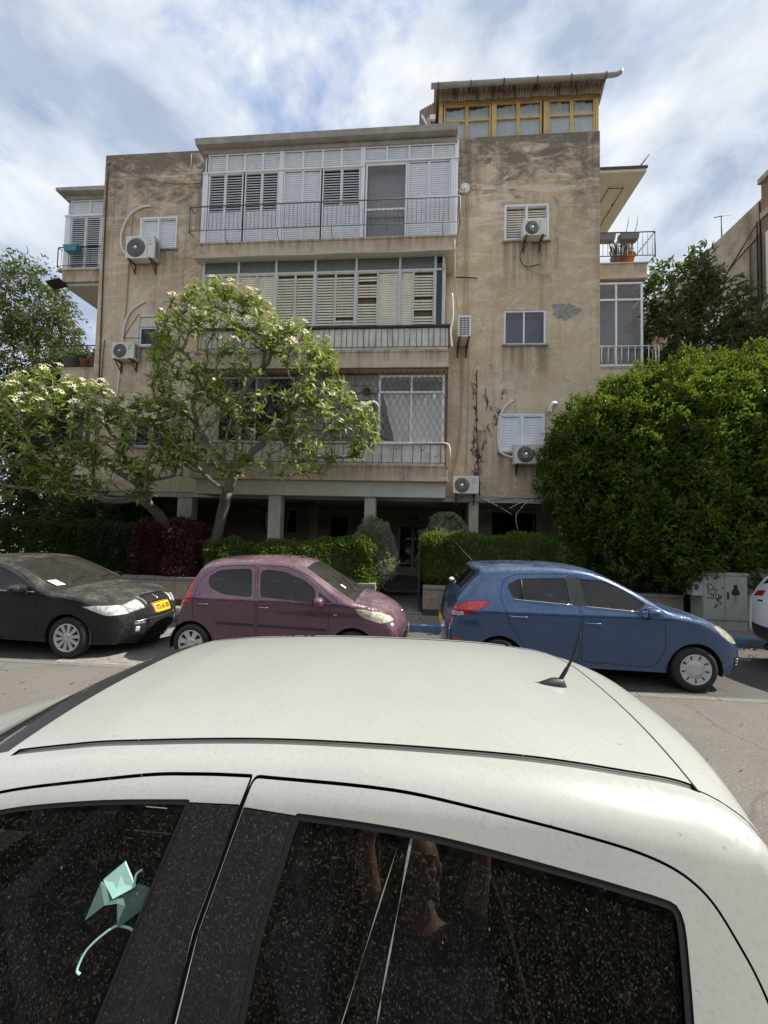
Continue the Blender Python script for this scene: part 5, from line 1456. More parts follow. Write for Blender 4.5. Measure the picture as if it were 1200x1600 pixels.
    def handle(s, feat, xa, xb, z, mat):
        for side in (-1, 1):
            par = s.made[side].get(feat)
            if par is None: continue
            mb = MB()
            P = [s.ypt(xa, z, side, 0.0), s.ypt(xa + 0.015, z, side, 0.03), s.ypt((xa + xb) / 2, z, side, 0.036), s.ypt(xb - 0.015, z, side, 0.03), s.ypt(xb, z, side, 0.0)]
            mb.tube(smoothpts(P, 4), 0.012, 8)
            mb.build('door_handle', mat, par)
    def mirrors(s, x, z, mat, size=(0.085, 0.11, 0.075), out=0.13):
        for side in (-1, 1):
            mb = MB(); p = s.ypt(x, z, side, out)
            ell(mb, p, size, 16, 10, sq=0.75)
            mb2 = MB(); mb2.tube([s.ypt(x + 0.03, z - 0.06, side, -0.01), p + Vector((0.02, 0, -0.055))], [0.035, 0.03], 8)
            o = mb.build('wing_mirror', mat, s.root)
            mb2.build('mirror_arm', M_['black_plastic'], o)
            mb3 = MB(); mb3.lathe([(0.001, 0), (0.062, 0)], p + Vector((-size[0] * 0.99, 0, 0)), 'x', 16)
            mb3.build('mirror_glass', M_['chrome'], o)
    def cabin(s, xf, xr, zseat=0.52, ztop=1.08):
        for yy in (-0.36, 0.36):
            mb = MB()
            mb.bevbox(xf - 0.25, s.yc + yy - 0.24, 0.3, xf + 0.25, s.yc + yy + 0.24, zseat, 0.05)
            mb.add([(xf - 0.27, s.yc + yy + a, zseat - 0.05) for a in (-0.24, 0.24)] + [(xf - 0.17, s.yc + yy + a, zseat - 0.05) for a in (-0.24, 0.24)] +
                   [(xf - 0.45, s.yc + yy + a, ztop) for a in (-0.2, 0.2)] + [(xf - 0.36, s.yc + yy + a, ztop) for a in (-0.2, 0.2)],
                   [(0, 1, 5, 4), (2, 6, 7, 3), (4, 5, 7, 6), (0, 4, 6, 2), (1, 3, 7, 5)])
            ell(mb, (xf - 0.43, s.yc + yy, ztop + 0.13), (0.055, 0.13, 0.10))
            mb.build('front_seat', M_['interior'], s.root)
        mb = MB()
        mb.bevbox(xr - 0.25, s.yc - 0.6, 0.3, xr + 0.25, s.yc + 0.6, zseat, 0.05)
        mb.beam((xr - 0.27, s.yc, zseat), (xr - 0.42, s.yc, ztop - 0.02), 1.2, 0.12, up=(1, 0, 0))
        for yy in (-0.4, 0.4): ell(mb, (xr - 0.42, s.yc + yy, ztop + 0.07), (0.05, 0.12, 0.08))
        mb.build('rear_seat', M_['interior'], s.root)
        mb = MB()
        mb.bevbox(xf + 0.62, s.yc - 0.66, 0.55, xf + 1.0, s.yc + 0.66, s.belt + 0.0, 0.06)
        mb.build('dashboard', M_['black_plastic'], s.root)
        mb = MB()
        c = Vector((xf + 0.42, s.yc + 0.36, 0.92))
        ring = [c + Matrix.Rotation(R(-25), 3, 'Y') @ Vector((0, 0.18 * math.cos(a), 0.18 * math.sin(a))) for a in [2 * math.pi * k / 20 for k in range(21)]]
        mb.tube(ring, 0.014, 6, False)
        mb.tube([c, c + Vector((0.25, 0, -0.06))], 0.03, 6)
        mb.build('steering_wheel', M_['black_plastic'], s.root)

M_['glass_tint'] = glassmat('dusty car window', (0.012, 0.013, 0.015), 0.36, 0.03)
M_['windscreen'] = glassmat('dusty windscreen', (0.03, 0.033, 0.03), 0.55, 0.075, dustcol=(0.40, 0.36, 0.29))
def lamp_mat(name, col, rough=0.12, bump=0.2):
    t = NT(name); v = t.obj()
    w = t.noise(v, 18, 3, 0.5)
    c = t.mix(t.ramp(w, (0.35, 0.0), (0.65, 1.0)), tuple(x * 0.45 for x in col), col)
    return t.done(t.pbr(c, rough, 0, t.bump(t.noise(v, 26, 2), bump, 0.01), **{'Coat Weight': 0.8, 'Coat Roughness': 0.05}))
M_['head'] = lamp_mat('headlamp lens', (0.62, 0.64, 0.62))
M_['headold'] = lamp_mat('yellowed headlamp lens', (0.62, 0.60, 0.48), 0.25)
M_['tail'] = lamp_mat('red tail lamp lens', (0.55, 0.02, 0.02))
M_['tailclear'] = lamp_mat('clear lamp lens', (0.65, 0.58, 0.56))
M_['plate_yellow'] = plain('yellow number plate', (0.85, 0.48, 0.02), 0.5, 0, 0.04)
M_['plate_blue'] = plain('blue plate strip', (0.05, 0.12, 0.5), 0.5)

def text_on(s_, mat, parent, origin, ux, uz, size, name='lettering', bold=0.012, center=True, depth=0.001, squeeze=1.0):
    """flat raised letters in the plane of two given directions"""
    cu = bpy.data.curves.new(name, 'FONT')
    cu.body = s_; cu.size = size; cu.extrude = depth; cu.offset = bold * size
    cu.align_x = 'CENTER' if center else 'LEFT'; cu.align_y = 'CENTER'
    cu.materials.append(mat)
    tmp = bpy.data.objects.new(name, cu); COL.objects.link(tmp)
    me = bpy.data.meshes.new_from_object(tmp.evaluated_get(bpy.context.evaluated_depsgraph_get())); bpy.data.objects.remove(tmp)
    me.materials.clear(); me.materials.append(mat)
    o = bpy.data.objects.new(name, me); COL.objects.link(o)
    ux = Vector(ux).normalized(); uz = Vector(uz).normalized(); n = ux.cross(uz)
    m = Matrix((ux * squeeze, uz, n)).transposed().to_4x4(); m.translation = Vector(origin) - wpos(parent)
    o.parent = parent
    o.matrix_local = m
    return o

# ---- purple hatchback
pur = paint('dusty purple paint', (0.110, 0.045, 0.082), 0.35, 0.24, 0.55, (0.36, 0.30, 0.28), side=.22)
c = Car('parked_car', 'dusty purple five-door hatchback parked between the black and the blue car', 'car',
        [(-3.70, .25), (-3.76, .36, .1), (-3.76, .56, .1), (-3.69, .78, .1), (-3.61, .97), (-3.49, 1.24), (-3.38, 1.43), (-3.22, 1.515), (-2.9, 1.56), (-2.45, 1.58), (-2.05, 1.56), (-1.75, 1.48),
         (-1.38, 1.26), (-1.05, 1.06), (-.93, 1.0), (-.76, .96, .1), (-.54, .90, .14), (-.36, .79, .16), (-.25, .64, .14), (-.22, .48, .12), (-.28, .24, .1)],
        5.95, 1.68, pur, [(-3.42, .285), (-.90, .285)], belt=0.96, tumble=0.33, res=0.05, group='cars parked along the far kerb')
PG = M_['glass_tint']
dr = c.feat('rear_door', [(-3.36, 1.25), (-3.42, .9), (-3.40, .66), (-3.05, .30), (-2.39, .30), (-2.41, .95), (-2.48, 1.50), (-3.06, 1.47)], pur, None, 0.06, 0.007)
df = c.feat('front_door', [(-2.455, 1.50), (-2.38, .95), (-2.36, .30), (-1.50, .28), (-1.27, .52), (-1.25, .92), (-1.12, 1.0), (-1.62, 1.37), (-2.0, 1.49)], pur, None, 0.05, 0.007)
c.feat('side_window', [(-3.22, 1.30), (-3.05, 1.41), (-2.54, 1.445), (-2.47, 1.02), (-2.95, 1.05), (-3.18, 1.15)], PG, dr, 0.07, 0.018, 'window_seal', M_['black_plastic'], 0.006)
c.feat('side_window', [(-2.39, 1.40), (-2.3, 1.44), (-2.0, 1.41), (-1.66, 1.285), (-1.50, 1.17), (-1.47, .97), (-2.34, 1.03)], PG, df, 0.05, 0.018, 'window_seal', M_['black_plastic'], 0.006)
c.feat('mirror_triangle', [(-1.44, 1.14), (-1.20, .985), (-1.42, .975)], M_['black_plastic'], df, 0.02)
c.feat('headlight', [(-.90, .92), (-.70, .90), (-.45, .84), (-.22, .72), (-.50, .69), (-.78, .79)], M_['headold'], None, 0.03, 0.005)
c.feat('tail_light', [(-3.38, 1.36), (-3.50, 1.33), (-3.66, .97), (-3.64, .90), (-3.46, .89), (-3.43, 1.1)], M_['tail'], None, 0.02, 0.004)
c.feat('fuel_flap', [(-1.20, .83), (-1.13, .83), (-1.13, .79), (-1.20, .79)], M_['chrome'], None, 0.02, 0.003, sides=(-1,))
c.band('windscreen', (-1.72, 1.465), (-1.02, 1.045), -.92, .92, M_['windscreen'], 0.003)
c.band('cowl', (-1.02, 1.045), (-.90, .99), -.92, .92, M_['black_plastic'], 0.006)
c.band('rear_window', (-3.56, 1.08), (-3.40, 1.41), -.82, .82, PG, 0.003)
c.shell(); c.wheel(7, 0.075, 0.42); c.cabin(-1.95, -2.75, 0.55, 1.02)
c.handle(dr, -3.30, -3.16, .895, pur); c.handle(df, -2.34, -2.20, .875, pur)
c.mirrors(-1.40, 1.0, pur, (0.075, 0.10, 0.075), 0.11)
for sd_ in (-1, 1):
    mb = MB()
    for a, b in (((-3.02, .615), (-2.44, .60)), ((-2.35, .60), (-1.31, .57))):
        P = [c.ypt(a[0] + (b[0] - a[0]) * k / 8, a[1] + (b[1] - a[1]) * k / 8, sd_, 0.006) for k in range(9)]
        mb.tube(P, 0.016, 6)
    mb.build('rubbing_strip', M_['black_plastic'], c.root)
for q in (-0.4, 0.25):
    t0 = c.ti(-.97, 1.02)
    c.line([c.bpos(t0, q, .012), c.bpos(t0 - 3, q + .16, .02), c.bpos(t0 - 8, q + .42, .016)], 'wiper', 0.008, M_['black_plastic'])
c.line([c.bpos(c.ti(-.93, 1.0) + k, -.96, .001) for k in range(14)], 'panel_gap', 0.004)
c.patch('lower_grille', c.tz(.52), c.tz(.36), -.7, .7, M_['black_plastic'], thick=0.006)
c.patch('number_plate', c.tz(.44), c.tz(.36), -.32, .32, M_['plate_yellow'], thick=0.02)
c.patch('number_plate', c.tz(.80, False), c.tz(.70, False), -.34, .34, M_['plate_yellow'], thick=0.01)
c.patch('nose_emblem', c.ti(-.25, .76), c.ti(-.2, .69), -.05, .05, M_['chrome'], thick=0.008, nu=2, nv=2)
mb = MB(); p = c.bpos(c.ti(-1.95, 1.54), 0.0)
mb.tube([p, p + Vector((-.02, 0, .03))], 0.018, 8); mb.build('roof_aerial', M_['black_plastic'], c.root)
# parking note behind the screen and fallen leaves in the cowl
q = c.bpos(c.ti(-1.1, 1.09), -.62, .012); q2 = c.bpos(c.ti(-1.22, 1.16), -.62, .012)
mb = MB(); u = (q2 - q).normalized()
mb.add([q + Vector((0, -.05, 0)), q + Vector((0, .05, 0)), q2 + Vector((0, .05, 0)), q2 + Vector((0, -.05, 0)), q + Vector((0, -.05, .003)), q + Vector((0, .05, .003)), q2 + Vector((0, .05, .003)), q2 + Vector((0, -.05, .003))],
       [(0, 1, 2, 3), (7, 6, 5, 4), (0, 4, 5, 1), (1, 5, 6, 2), (2, 6, 7, 3), (3, 7, 4, 0)])
mb.top('parking_slip', M_['paper'], 'white paper slip under the wiper of the purple car', 'paper')
purple = c

# ---- blue hatchback
blu = paint('dusty blue metallic paint', (0.024, 0.066, 0.165), 0.45, 0.22, 0.42, (0.30, 0.33, 0.37), side=.08)
c = Car('parked_car', 'metallic blue five-door hatchback parked in front of the grey utility cabinet', 'car',
        [(.58, .25), (.54, .38, .1), (.53, .62, .12), (.555, .86, .12), (.60, 1.05), (.68, 1.21), (.82, 1.36), (.95, 1.50), (.96, 1.555), (1.15, 1.585), (1.8, 1.615), (2.3, 1.60), (2.68, 1.525),
         (3.08, 1.335), (3.42, 1.135), (3.56, 1.065), (3.78, 1.015, .1), (4.06, .945, .12), (4.32, .84, .15), (4.49, .70, .16), (4.57, .53, .15), (4.56, .36, .12), (4.46, .22, .1)],
        5.80, 1.74, blu, [(1.23, .295), (3.86, .30)], belt=0.96, tumble=0.34, res=0.05, bow=0.09, group='cars parked along the far kerb')
dr = c.feat('rear_door', [(2.265, 1.535), (2.33, 1.1), (2.325, .33), (1.72, .33), (1.60, .47), (1.38, .80), (1.24, 1.18), (1.29, 1.42), (1.48, 1.505)], blu, None, 0.07, 0.007)
df = c.feat('front_door', [(2.29, 1.535), (2.355, 1.1), (2.35, .33), (3.28, .29), (3.38, .36), (3.47, .59), (3.46, .93), (3.40, 1.10), (3.02, 1.37), (2.72, 1.51)], blu, None, 0.06, 0.007)
c.feat('pillar_trim', [(2.19, 1.49), (2.235, 1.10), (2.45, 1.10), (2.40, 1.49)], M_['black_plastic'], None, 0.02)
c.feat('side_window', [(1.34, 1.34), (1.52, 1.44), (2.19, 1.475), (2.22, 1.115), (1.56, 1.155), (1.42, 1.17)], PG, dr, 0.05, 0.016, 'window_seal', M_['black_plastic'], 0.006)
c.feat('side_window', [(2.36, 1.47), (2.71, 1.45), (2.98, 1.325), (3.24, 1.15), (3.10, 1.05), (2.41, 1.105)], PG, df, 0.05, 0.016, 'window_seal', M_['black_plastic'], 0.006)
c.feat('headlight', [(4.10, .90), (4.28, .88), (4.62, .72), (4.60, .62), (4.36, .655), (4.20, .76)], M_['headold'], None, 0.03, 0.005)
c.feat('tail_light', [(.82, 1.11), (1.10, 1.13), (1.06, 1.05), (.82, .93), (.66, .89), (.45, .88), (.45, 1.0)], M_['tail'], None, 0.03, 0.004)
c.feat('reverse_lamp', [(.72, .96), (.73, .91), (.50, .88), (.50, .95)], M_['tailclear'], None, 0.01)
c.feat('rear_reflector', [(.57, .57), (.72, .57), (.72, .54), (.57, .54)], M_['tail'], None, 0.01)
c.feat('fog_vent', [(4.40, .46), (4.60, .49), (4.60, .34), (4.43, .33)], M_['black_plastic'], None, 0.03, 0.003)
c.band('windscreen', (2.70, 1.515), (3.46, 1.115), -.92, .92, M_['windscreen'], 0.003)
c.band('cowl', (3.46, 1.115), (3.58, 1.06), -.95, .95, M_['black_plastic'], 0.006)
c.band('rear_window', (.70, 1.235), (.94, 1.485), -.93, .93, PG, 0.003)
c.shell(); c.wheel(9, 0.085, 0.62, mat=plain('grey hub cap', (0.50, 0.50, 0.49), 0.45, 0.3, 0.08)); c.cabin(2.72, 1.85, 0.58, 1.06)
c.handle(dr, 1.37, 1.60, .925, blu); c.handle(df, 2.38, 2.60, .875, blu)
c.mirrors(3.24, 1.06, blu, (0.10, 0.11, 0.078), 0.13)
for sd_ in (-1, 1):
    mb = MB()
    mb.tube([c.ypt(1.555, z, sd_, 0.003) for z in (1.16, 1.3, 1.44)], 0.013, 6)
    mb.build('window_divider', M_['black_plastic'], c.made[sd_][dr])
    mb = MB()
    for zz in (.44, .40, .36): mb.tube([c.ypt(4.44 + .03 * k, zz + .004 * k, sd_, 0.008) for k in range(3)], 0.006, 5)
    mb.build('vent_slat', M_['chrome'], c.root)
    mb = MB(); mb.tube([c.ypt(1.45 + 0.1 * k, 1.155 - .006 * k, sd_, 0.004) for k in range(9)], 0.006, 5)
    mb.tube([c.ypt(2.42 + 0.1 * k, 1.095 - .006 * k, sd_, 0.004) for k in range(8)], 0.006, 5); mb.build('chrome_strip', M_['chrome'], c.root)
t0 = c.ti(3.5, 1.09)
for q in (-0.35, 0.3):
    c.line([c.bpos(t0, q, .012), c.bpos(t0 - 4, q + .2, .02), c.bpos(t0 - 9, q + .42, .016)], 'wiper', 0.008, M_['black_plastic'])
c.line([c.bpos(c.ti(.76, 1.31), q / 10, .03) for q in range(-1, 4)], 'rear_wiper', 0.012, M_['black_plastic'])
mb = MB(); ell(mb, c.bpos(c.ti(.70, 1.24), 0.0, .03), (.05, .09, .03)); mb.build('wiper_boss', M_['paper'], c.root)
c.patch('number_plate', c.tz(.74, False), c.tz(.63, False), -.35, .35, M_['plate_yellow'], thick=0.01)
c.patch('number_plate', c.tz(.46), c.tz(.36), -.35, .35, M_['plate_yellow'], thick=0.02)
c.patch('lower_grille', c.tz(.58), c.tz(.30), -.6, .6, M_['black_plastic'], thick=0.006)
mb = MB(); p = c.bpos(c.ti(.98, 1.565), -0.05, 0.0)
mb.tube([p, p + Vector((-.01, 0, .03)), p + Vector((-.36, 0, .40))], [.018, .006, .003], 6); mb.build('roof_aerial', M_['black_plastic'], c.root)
c.line([c.ypt(1.0, 1.50 - .05 * k, -1, .001) for k in range(3)] + [c.ypt(.90, 1.30, -1, .001), c.ypt(.82, 1.16, -1, .001)], 'panel_gap', 0.003)
# dents: scuffed fender gap line around the wheel arch, lettering on the tailgate
tw = c.tz(1.06, False)
lo = c.bpos(tw, -.55, .006)
blue = c

# ---- black hatchback
blk = paint('dusty black paint', (0.007, 0.008, 0.011), 0.2, 0.13, 0.42, (0.25, 0.235, 0.20), side=0.0, speck=0.12, coat=.55, spec=.0)
c = Car('parked_car', 'dusty black hatchback with a yellow number plate parked at the left edge', 'car',
        [(-8.48, .28), (-8.56, .42, .1), (-8.57, .72, .12), (-8.50, .95, .1), (-8.36, 1.10), (-8.05, 1.36), (-7.85, 1.43), (-7.3, 1.475), (-6.9, 1.475), (-6.58, 1.42), (-6.2, 1.265), (-5.85, 1.10),
         (-5.62, 1.005), (-5.45, .985, .1), (-5.1, .945, .12), (-4.82, .88, .14), (-4.63, .78, .15), (-4.53, .62, .15), (-4.50, .46, .14), (-4.52, .32, .12), (-4.60, .20, .1)],
        5.80, 1.78, blk, [(-7.90, .315), (-5.33, .315)], belt=0.95, tumble=0.34, res=0.05, plan_f=0.18, bow=0.17, group='cars parked along the far kerb')
dr = c.feat('rear_door', [(-7.03, 1.415), (-6.98, 1.0), (-6.98, .28), (-7.45, .28), (-7.52, .5), (-7.76, .85), (-7.9, 1.15), (-7.72, 1.39)], blk, None, 0.06, 0.006)
df = c.feat('front_door', [(-7.01, 1.415), (-6.955, 1.0), (-6.955, .28), (-5.92, .26), (-5.84, .36), (-5.83, .7), (-5.87, .97), (-5.95, 1.10), (-6.3, 1.29), (-6.62, 1.40)], blk, None, 0.05, 0.006)
c.feat('side_window', [(-7.78, 1.14), (-7.68, 1.33), (-7.10, 1.37), (-7.05, 1.02), (-7.7, 1.03)], PG, dr, 0.05, 0.014, 'window_seal', M_['black_plastic'], 0.006)
c.feat('side_window', [(-6.98, 1.37), (-6.62, 1.355), (-6.3, 1.24), (-6.02, 1.09), (-5.97, 1.0), (-6.92, 1.02)], PG, df, 0.04, 0.014, 'window_seal', M_['black_plastic'], 0.006)
c.feat('headlight', [(-5.12, .805), (-4.90, .825), (-4.40, .80), (-4.40, .665), (-4.74, .655)], M_['head'], None, 0.02, 0.006)
c.band('windscreen', (-6.56, 1.415), (-5.70, 1.035), -.93, .93, M_['windscreen'], 0.003)
c.band('cowl', (-5.70, 1.035), (-5.60, 1.0), -.95, .95, M_['black_plastic'], 0.006)
c.band('rear_window', (-8.34, 1.12), (-8.06, 1.35), -.9, .9, PG, 0.003)
c.shell(); c.wheel(10, 0.05, 0.36); c.cabin(-6.55, -7.35, 0.55, 1.02)
c.handle(dr, -7.6, -7.4, .86, blk); c.handle(df, -6.85, -6.63, .84, blk)
c.mirrors(-6.06, 1.055, blk, (0.10, 0.12, 0.07), 0.14)
for sd_ in (-1, 1):
    mb = MB(); mb.tube([c.ypt(-7.7 + .1 * k, 1.02 - .001 * k, sd_, 0.004) for k in range(19)], 0.006, 5); mb.build('chrome_strip', M_['chrome'], c.root)
    q = 1 if sd_ > 0 else -1
    c.patch('headlight', c.tz(.795), c.tz(.665), *sorted((q * .60, q * 1.0)), M_['head'], thick=0.006, nv=8)
    c.patch('fog_lamp', c.tz(.44), c.tz(.36), *sorted((q * .84, q * .93)), M_['head'], thick=0.012, nu=3, nv=3)
    c.patch('fog_lamp_recess', c.tz(.50), c.tz(.30), *sorted((q * .66, q * .97)), M_['black_plastic'], thick=0.004)
    c.patch('bumper_trim', c.tz(.525), c.tz(.51), *sorted((q * .60, q * .95)), M_['chrome'], thick=0.012, nu=2)
c.patch('grille_surround', c.tz(.815), c.tz(.69), -.50, .50, M_['chrome'], thick=0.010)
g = c.patch('grille', c.tz(.803), c.tz(.702), -.475, .475, M_['seam'], thick=0.014)
mb = MB()
for k in range(4):
    for j in range(17):
        if (j + k) % 2: continue
        t0 = c.tz(.79 - .026 * k); q = -.44 + .055 * j
        P = [c.bpos(t0, q - .045, .016), c.bpos(t0 - .22, q, .018), c.bpos(t0, q + .045, .016), c.bpos(t0 + .22, q, .018), c.bpos(t0, q - .045, .016)]
        mb.tube(P, 0.0045, 4, False)
mb.build('grille_mesh', M_['black_plastic'], c.root, 'stuff')
c.patch('emblem', c.tz(.785), c.tz(.715), -.055, .055, M_['chrome'], thick=0.026, nu=3, nv=3)
c.patch('lower_grille', c.tz(.53), c.tz(.33), -.60, .60, M_['seam'], thick=0.006)
mb = MB()
for k in range(4):
    for j in range(21):
        if (j + k) % 2: continue
        t0 = c.tz(.50 - .045 * k); q = -.58 + .058 * j
        P = [c.bpos(t0, q - .045, .008), c.bpos(t0 - .3, q - .02, .01), c.bpos(t0 - .3, q + .02, .01), c.bpos(t0, q + .045, .008), c.bpos(t0 + .3, q + .02, .01), c.bpos(t0 + .3, q - .02, .01), c.bpos(t0, q - .045, .008)]
        mb.tube(P, 0.005, 4, False)
mb.build('lower_grille_mesh', M_['black_plastic'], c.root, 'stuff')
ta, tb = c.tz(.68), c.tz(.56)
pl = c.patch('number_plate', ta, tb, -.345, .345, M_['plate_yellow'], thick=0.022, nv=12)
c.patch('plate_strip', c.tz(.675), c.tz(.565), -.34, -.30, M_['plate_blue'], pl, thick=0.0235, nu=2, nv=2)
txt = '372-63-301'
for i, ch in enumerate(txt):
    q = -.265 + .0585 * i
    tm = (ta + tb) / 2
    p = c.bpos(tm, q, .0236); ux = c.bpos(tm, q + .02, .0236) - c.bpos(tm, q - .02, .0236); uz = c.bpos(ta, q, .0236) - c.bpos(tb, q, .0236)
    text_on(ch, M_['seam'], pl, p, ux, uz, 0.115, bold=0.02, squeeze=0.75)
# plate on the tail as well
c.patch('number_plate', c.tz(.66, False), c.tz(.55, False), -.35, .35, M_['plate_yellow'], thick=0.01)
t0 = c.ti(-5.66, 1.02)
for q in (-0.72, 0.05):
    c.line([c.bpos(t0, q, .012), c.bpos(t0 - 2, q + .2, .02), c.bpos(t0 - 4, q + .62, .016)], 'wiper', 0.008, M_['black_plastic'])
q = c.bpos(c.ti(-5.72, 1.05), -.86, .014); q2 = c.bpos(c.ti(-5.88, 1.12), -.90, .014)
mb = MB()
mb.add([q + Vector((0, -.01, 0)), q + Vector((0.03, .12, 0.0)), q2 + Vector((0.03, .12, 0)), q2 + Vector((0, -.01, 0)), q + Vector((0, -.01, .003)), q + Vector((0.03, .12, .003)), q2 + Vector((0.03, .12, .003)), q2 + Vector((0, -.01, .003))],
       [(0, 1, 2, 3), (7, 6, 5, 4), (0, 4, 5, 1), (1, 5, 6, 2), (2, 6, 7, 3), (3, 7, 4, 0)])
mb.top('parking_ticket', M_['paper'], 'white parking ticket under the wiper of the black car', 'ticket')
black = c

# ---- white SUV at the right edge
whi = paint('white paint', (0.72, 0.74, 0.76), 0.0, 0.3, 0.12, (0.5, 0.47, 0.42))
c = Car('parked_car', 'white sport utility car with black lower bumper, cut off by the right edge', 'car',
        [(6.010, .40), (5.860, .52, .12), (5.830, .72, .14), (5.870, .90, .12), (5.930, 1.06), (5.990, 1.18), (6.090, 1.36), (6.310, 1.60), (6.290, 1.66), (6.630, 1.70), (7.430, 1.71), (8.130, 1.66), (8.630, 1.46),
         (9.130, 1.2), (9.330, 1.13), (9.730, 1.07, .12), (10.080, .97, .15), (10.270, .8, .16), (10.310, .55, .15), (10.230, .32, .1)],
        5.86, 1.84, whi, [(6.750, .345), (9.430, .345)], belt=1.06, tumble=0.33, res=0.06, plan_r=0.16, group='cars parked along the far kerb', bottom=0.3)
dr = c.feat('rear_door', [(7.980, 1.60), (8.030, 1.1), (8.030, .4), (7.330, .4), (7.180, .7), (6.930, 1.1), (6.980, 1.5), (7.230, 1.6)], whi, None, 0.06, 0.007)
df = c.feat('front_door', [(8.010, 1.60), (8.060, 1.1), (8.060, .4), (8.980, .4), (9.050, .7), (9.030, 1.1), (8.630, 1.40), (8.280, 1.57)], whi, None, 0.06, 0.007)
c.feat('side_window', [(6.730, 1.25), (6.850, 1.5), (7.230, 1.56), (7.930, 1.56), (7.970, 1.14), (7.030, 1.16)], PG, None, 0.05, 0.014, 'window_seal', M_['black_plastic'], 0.006)
c.feat('side_window', [(8.070, 1.56), (8.280, 1.53), (8.630, 1.35), (8.910, 1.15), (8.100, 1.13)], PG, df, 0.04, 0.014, 'window_seal', M_['black_plastic'], 0.006)
c.feat('tail_light', [(6.030, 1.20), (6.010, 1.12), (6.330, 1.10), (6.390, 1.16), (6.180, 1.22)], M_['tail'], None, 0.02, 0.004)
c.feat('rear_reflector', [(5.920, .98), (5.910, .93), (6.080, .92), (6.090, .96)], M_['tail'], None, 0.01, 0.003)
c.feat('bumper_cladding', [(5.890, .70), (6.030, .60), (6.310, .58), (6.370, .47), (6.370, .41), (6.050, .41), (5.930, .49), (5.875, .56)], M_['black_plastic'], None, 0.02, 0.003)
c.band('windscreen', (8.180, 1.64), (9.080, 1.225), -.93, .93, M_['windscreen'], 0.003)
c.band('rear_window', (6.060, 1.31), (6.280, 1.57), -.9, .9, PG, 0.003)
c.shell(); c.wheel(5, 0.09, 0.4); c.cabin(8.230, 7.45, 0.65, 1.15)
c.handle(dr, 7.13, 7.33, 1.02, whi); c.handle(df, 8.13, 8.33, 1.0, whi)
c.mirrors(8.850, 1.16, whi)
c.patch('bumper_cladding', c.tz(.68, False), c.tz(.46, False), -1.0, 1.0, M_['black_plastic'], thick=0.014, nv=20)
c.patch('tail_light', c.tz(1.20, False), c.tz(1.11, False), -.99, -.6, M_['tail'], thick=0.008)
c.patch('tail_light', c.tz(1.20, False), c.tz(1.11, False), .6, .99, M_['tail'], thick=0.008)
c.patch('number_plate', c.tz(.64, False), c.tz(.54, False), -.35, .35, M_['plate_yellow'], thick=0.01)
c.patch('tailgate_badge', c.tz(1.05, False), c.tz(1.02, False), .50, .74, M_['chrome'], thick=0.006, nu=2, nv=6)
suv = c
# ---- white car in the foreground, nose to the left
def pearl():
    t = NT('dusty pearl white paint'); v = t.obj()
    geo = t.n('ShaderNodeNewGeometry')
    nz = t.n('ShaderNodeSeparateXYZ', {0: geo.outputs['Normal']}).outputs[2]
    n = t.noise(v, 2.2, 5, 0.6); f1 = t.noise(v, 95, 4, 0.75); f2 = t.noise(v, 300, 2, 0.6)
    c = t.mix(t.ramp(n, (0.3, 0.0), (0.7, 1.0)), (0.325, 0.335, 0.31), (0.36, 0.37, 0.345))
    c = t.mix(t.math('MULTIPLY', t.ramp(f1, (0.50, 0.0), (0.66, 1.0)), 0.45), c, (0.27, 0.265, 0.225))
    sp = t.noise(v, 42, 2, 0.5)
    c = t.mix(t.math('MULTIPLY', t.ramp(sp, (0.735, 0.0), (0.76, 1.0)), 0.6), c, (0.22, 0.17, 0.12))
    b = t.n('ShaderNodeBsdfPrincipled', {'Base Color': c, 'Roughness': 0.42, 'Coat Weight': 0.6, 'Coat Roughness': 0.14,
            'Normal': t.bump(f2, 0.12, 0.0006)}).outputs[0]
    ins = t.pbr((0.02, 0.02, 0.02), 0.8)
    return t.done(t.n('ShaderNodeMixShader', {0: geo.outputs['Backfacing'], 1: b, 2: ins}).outputs[0])
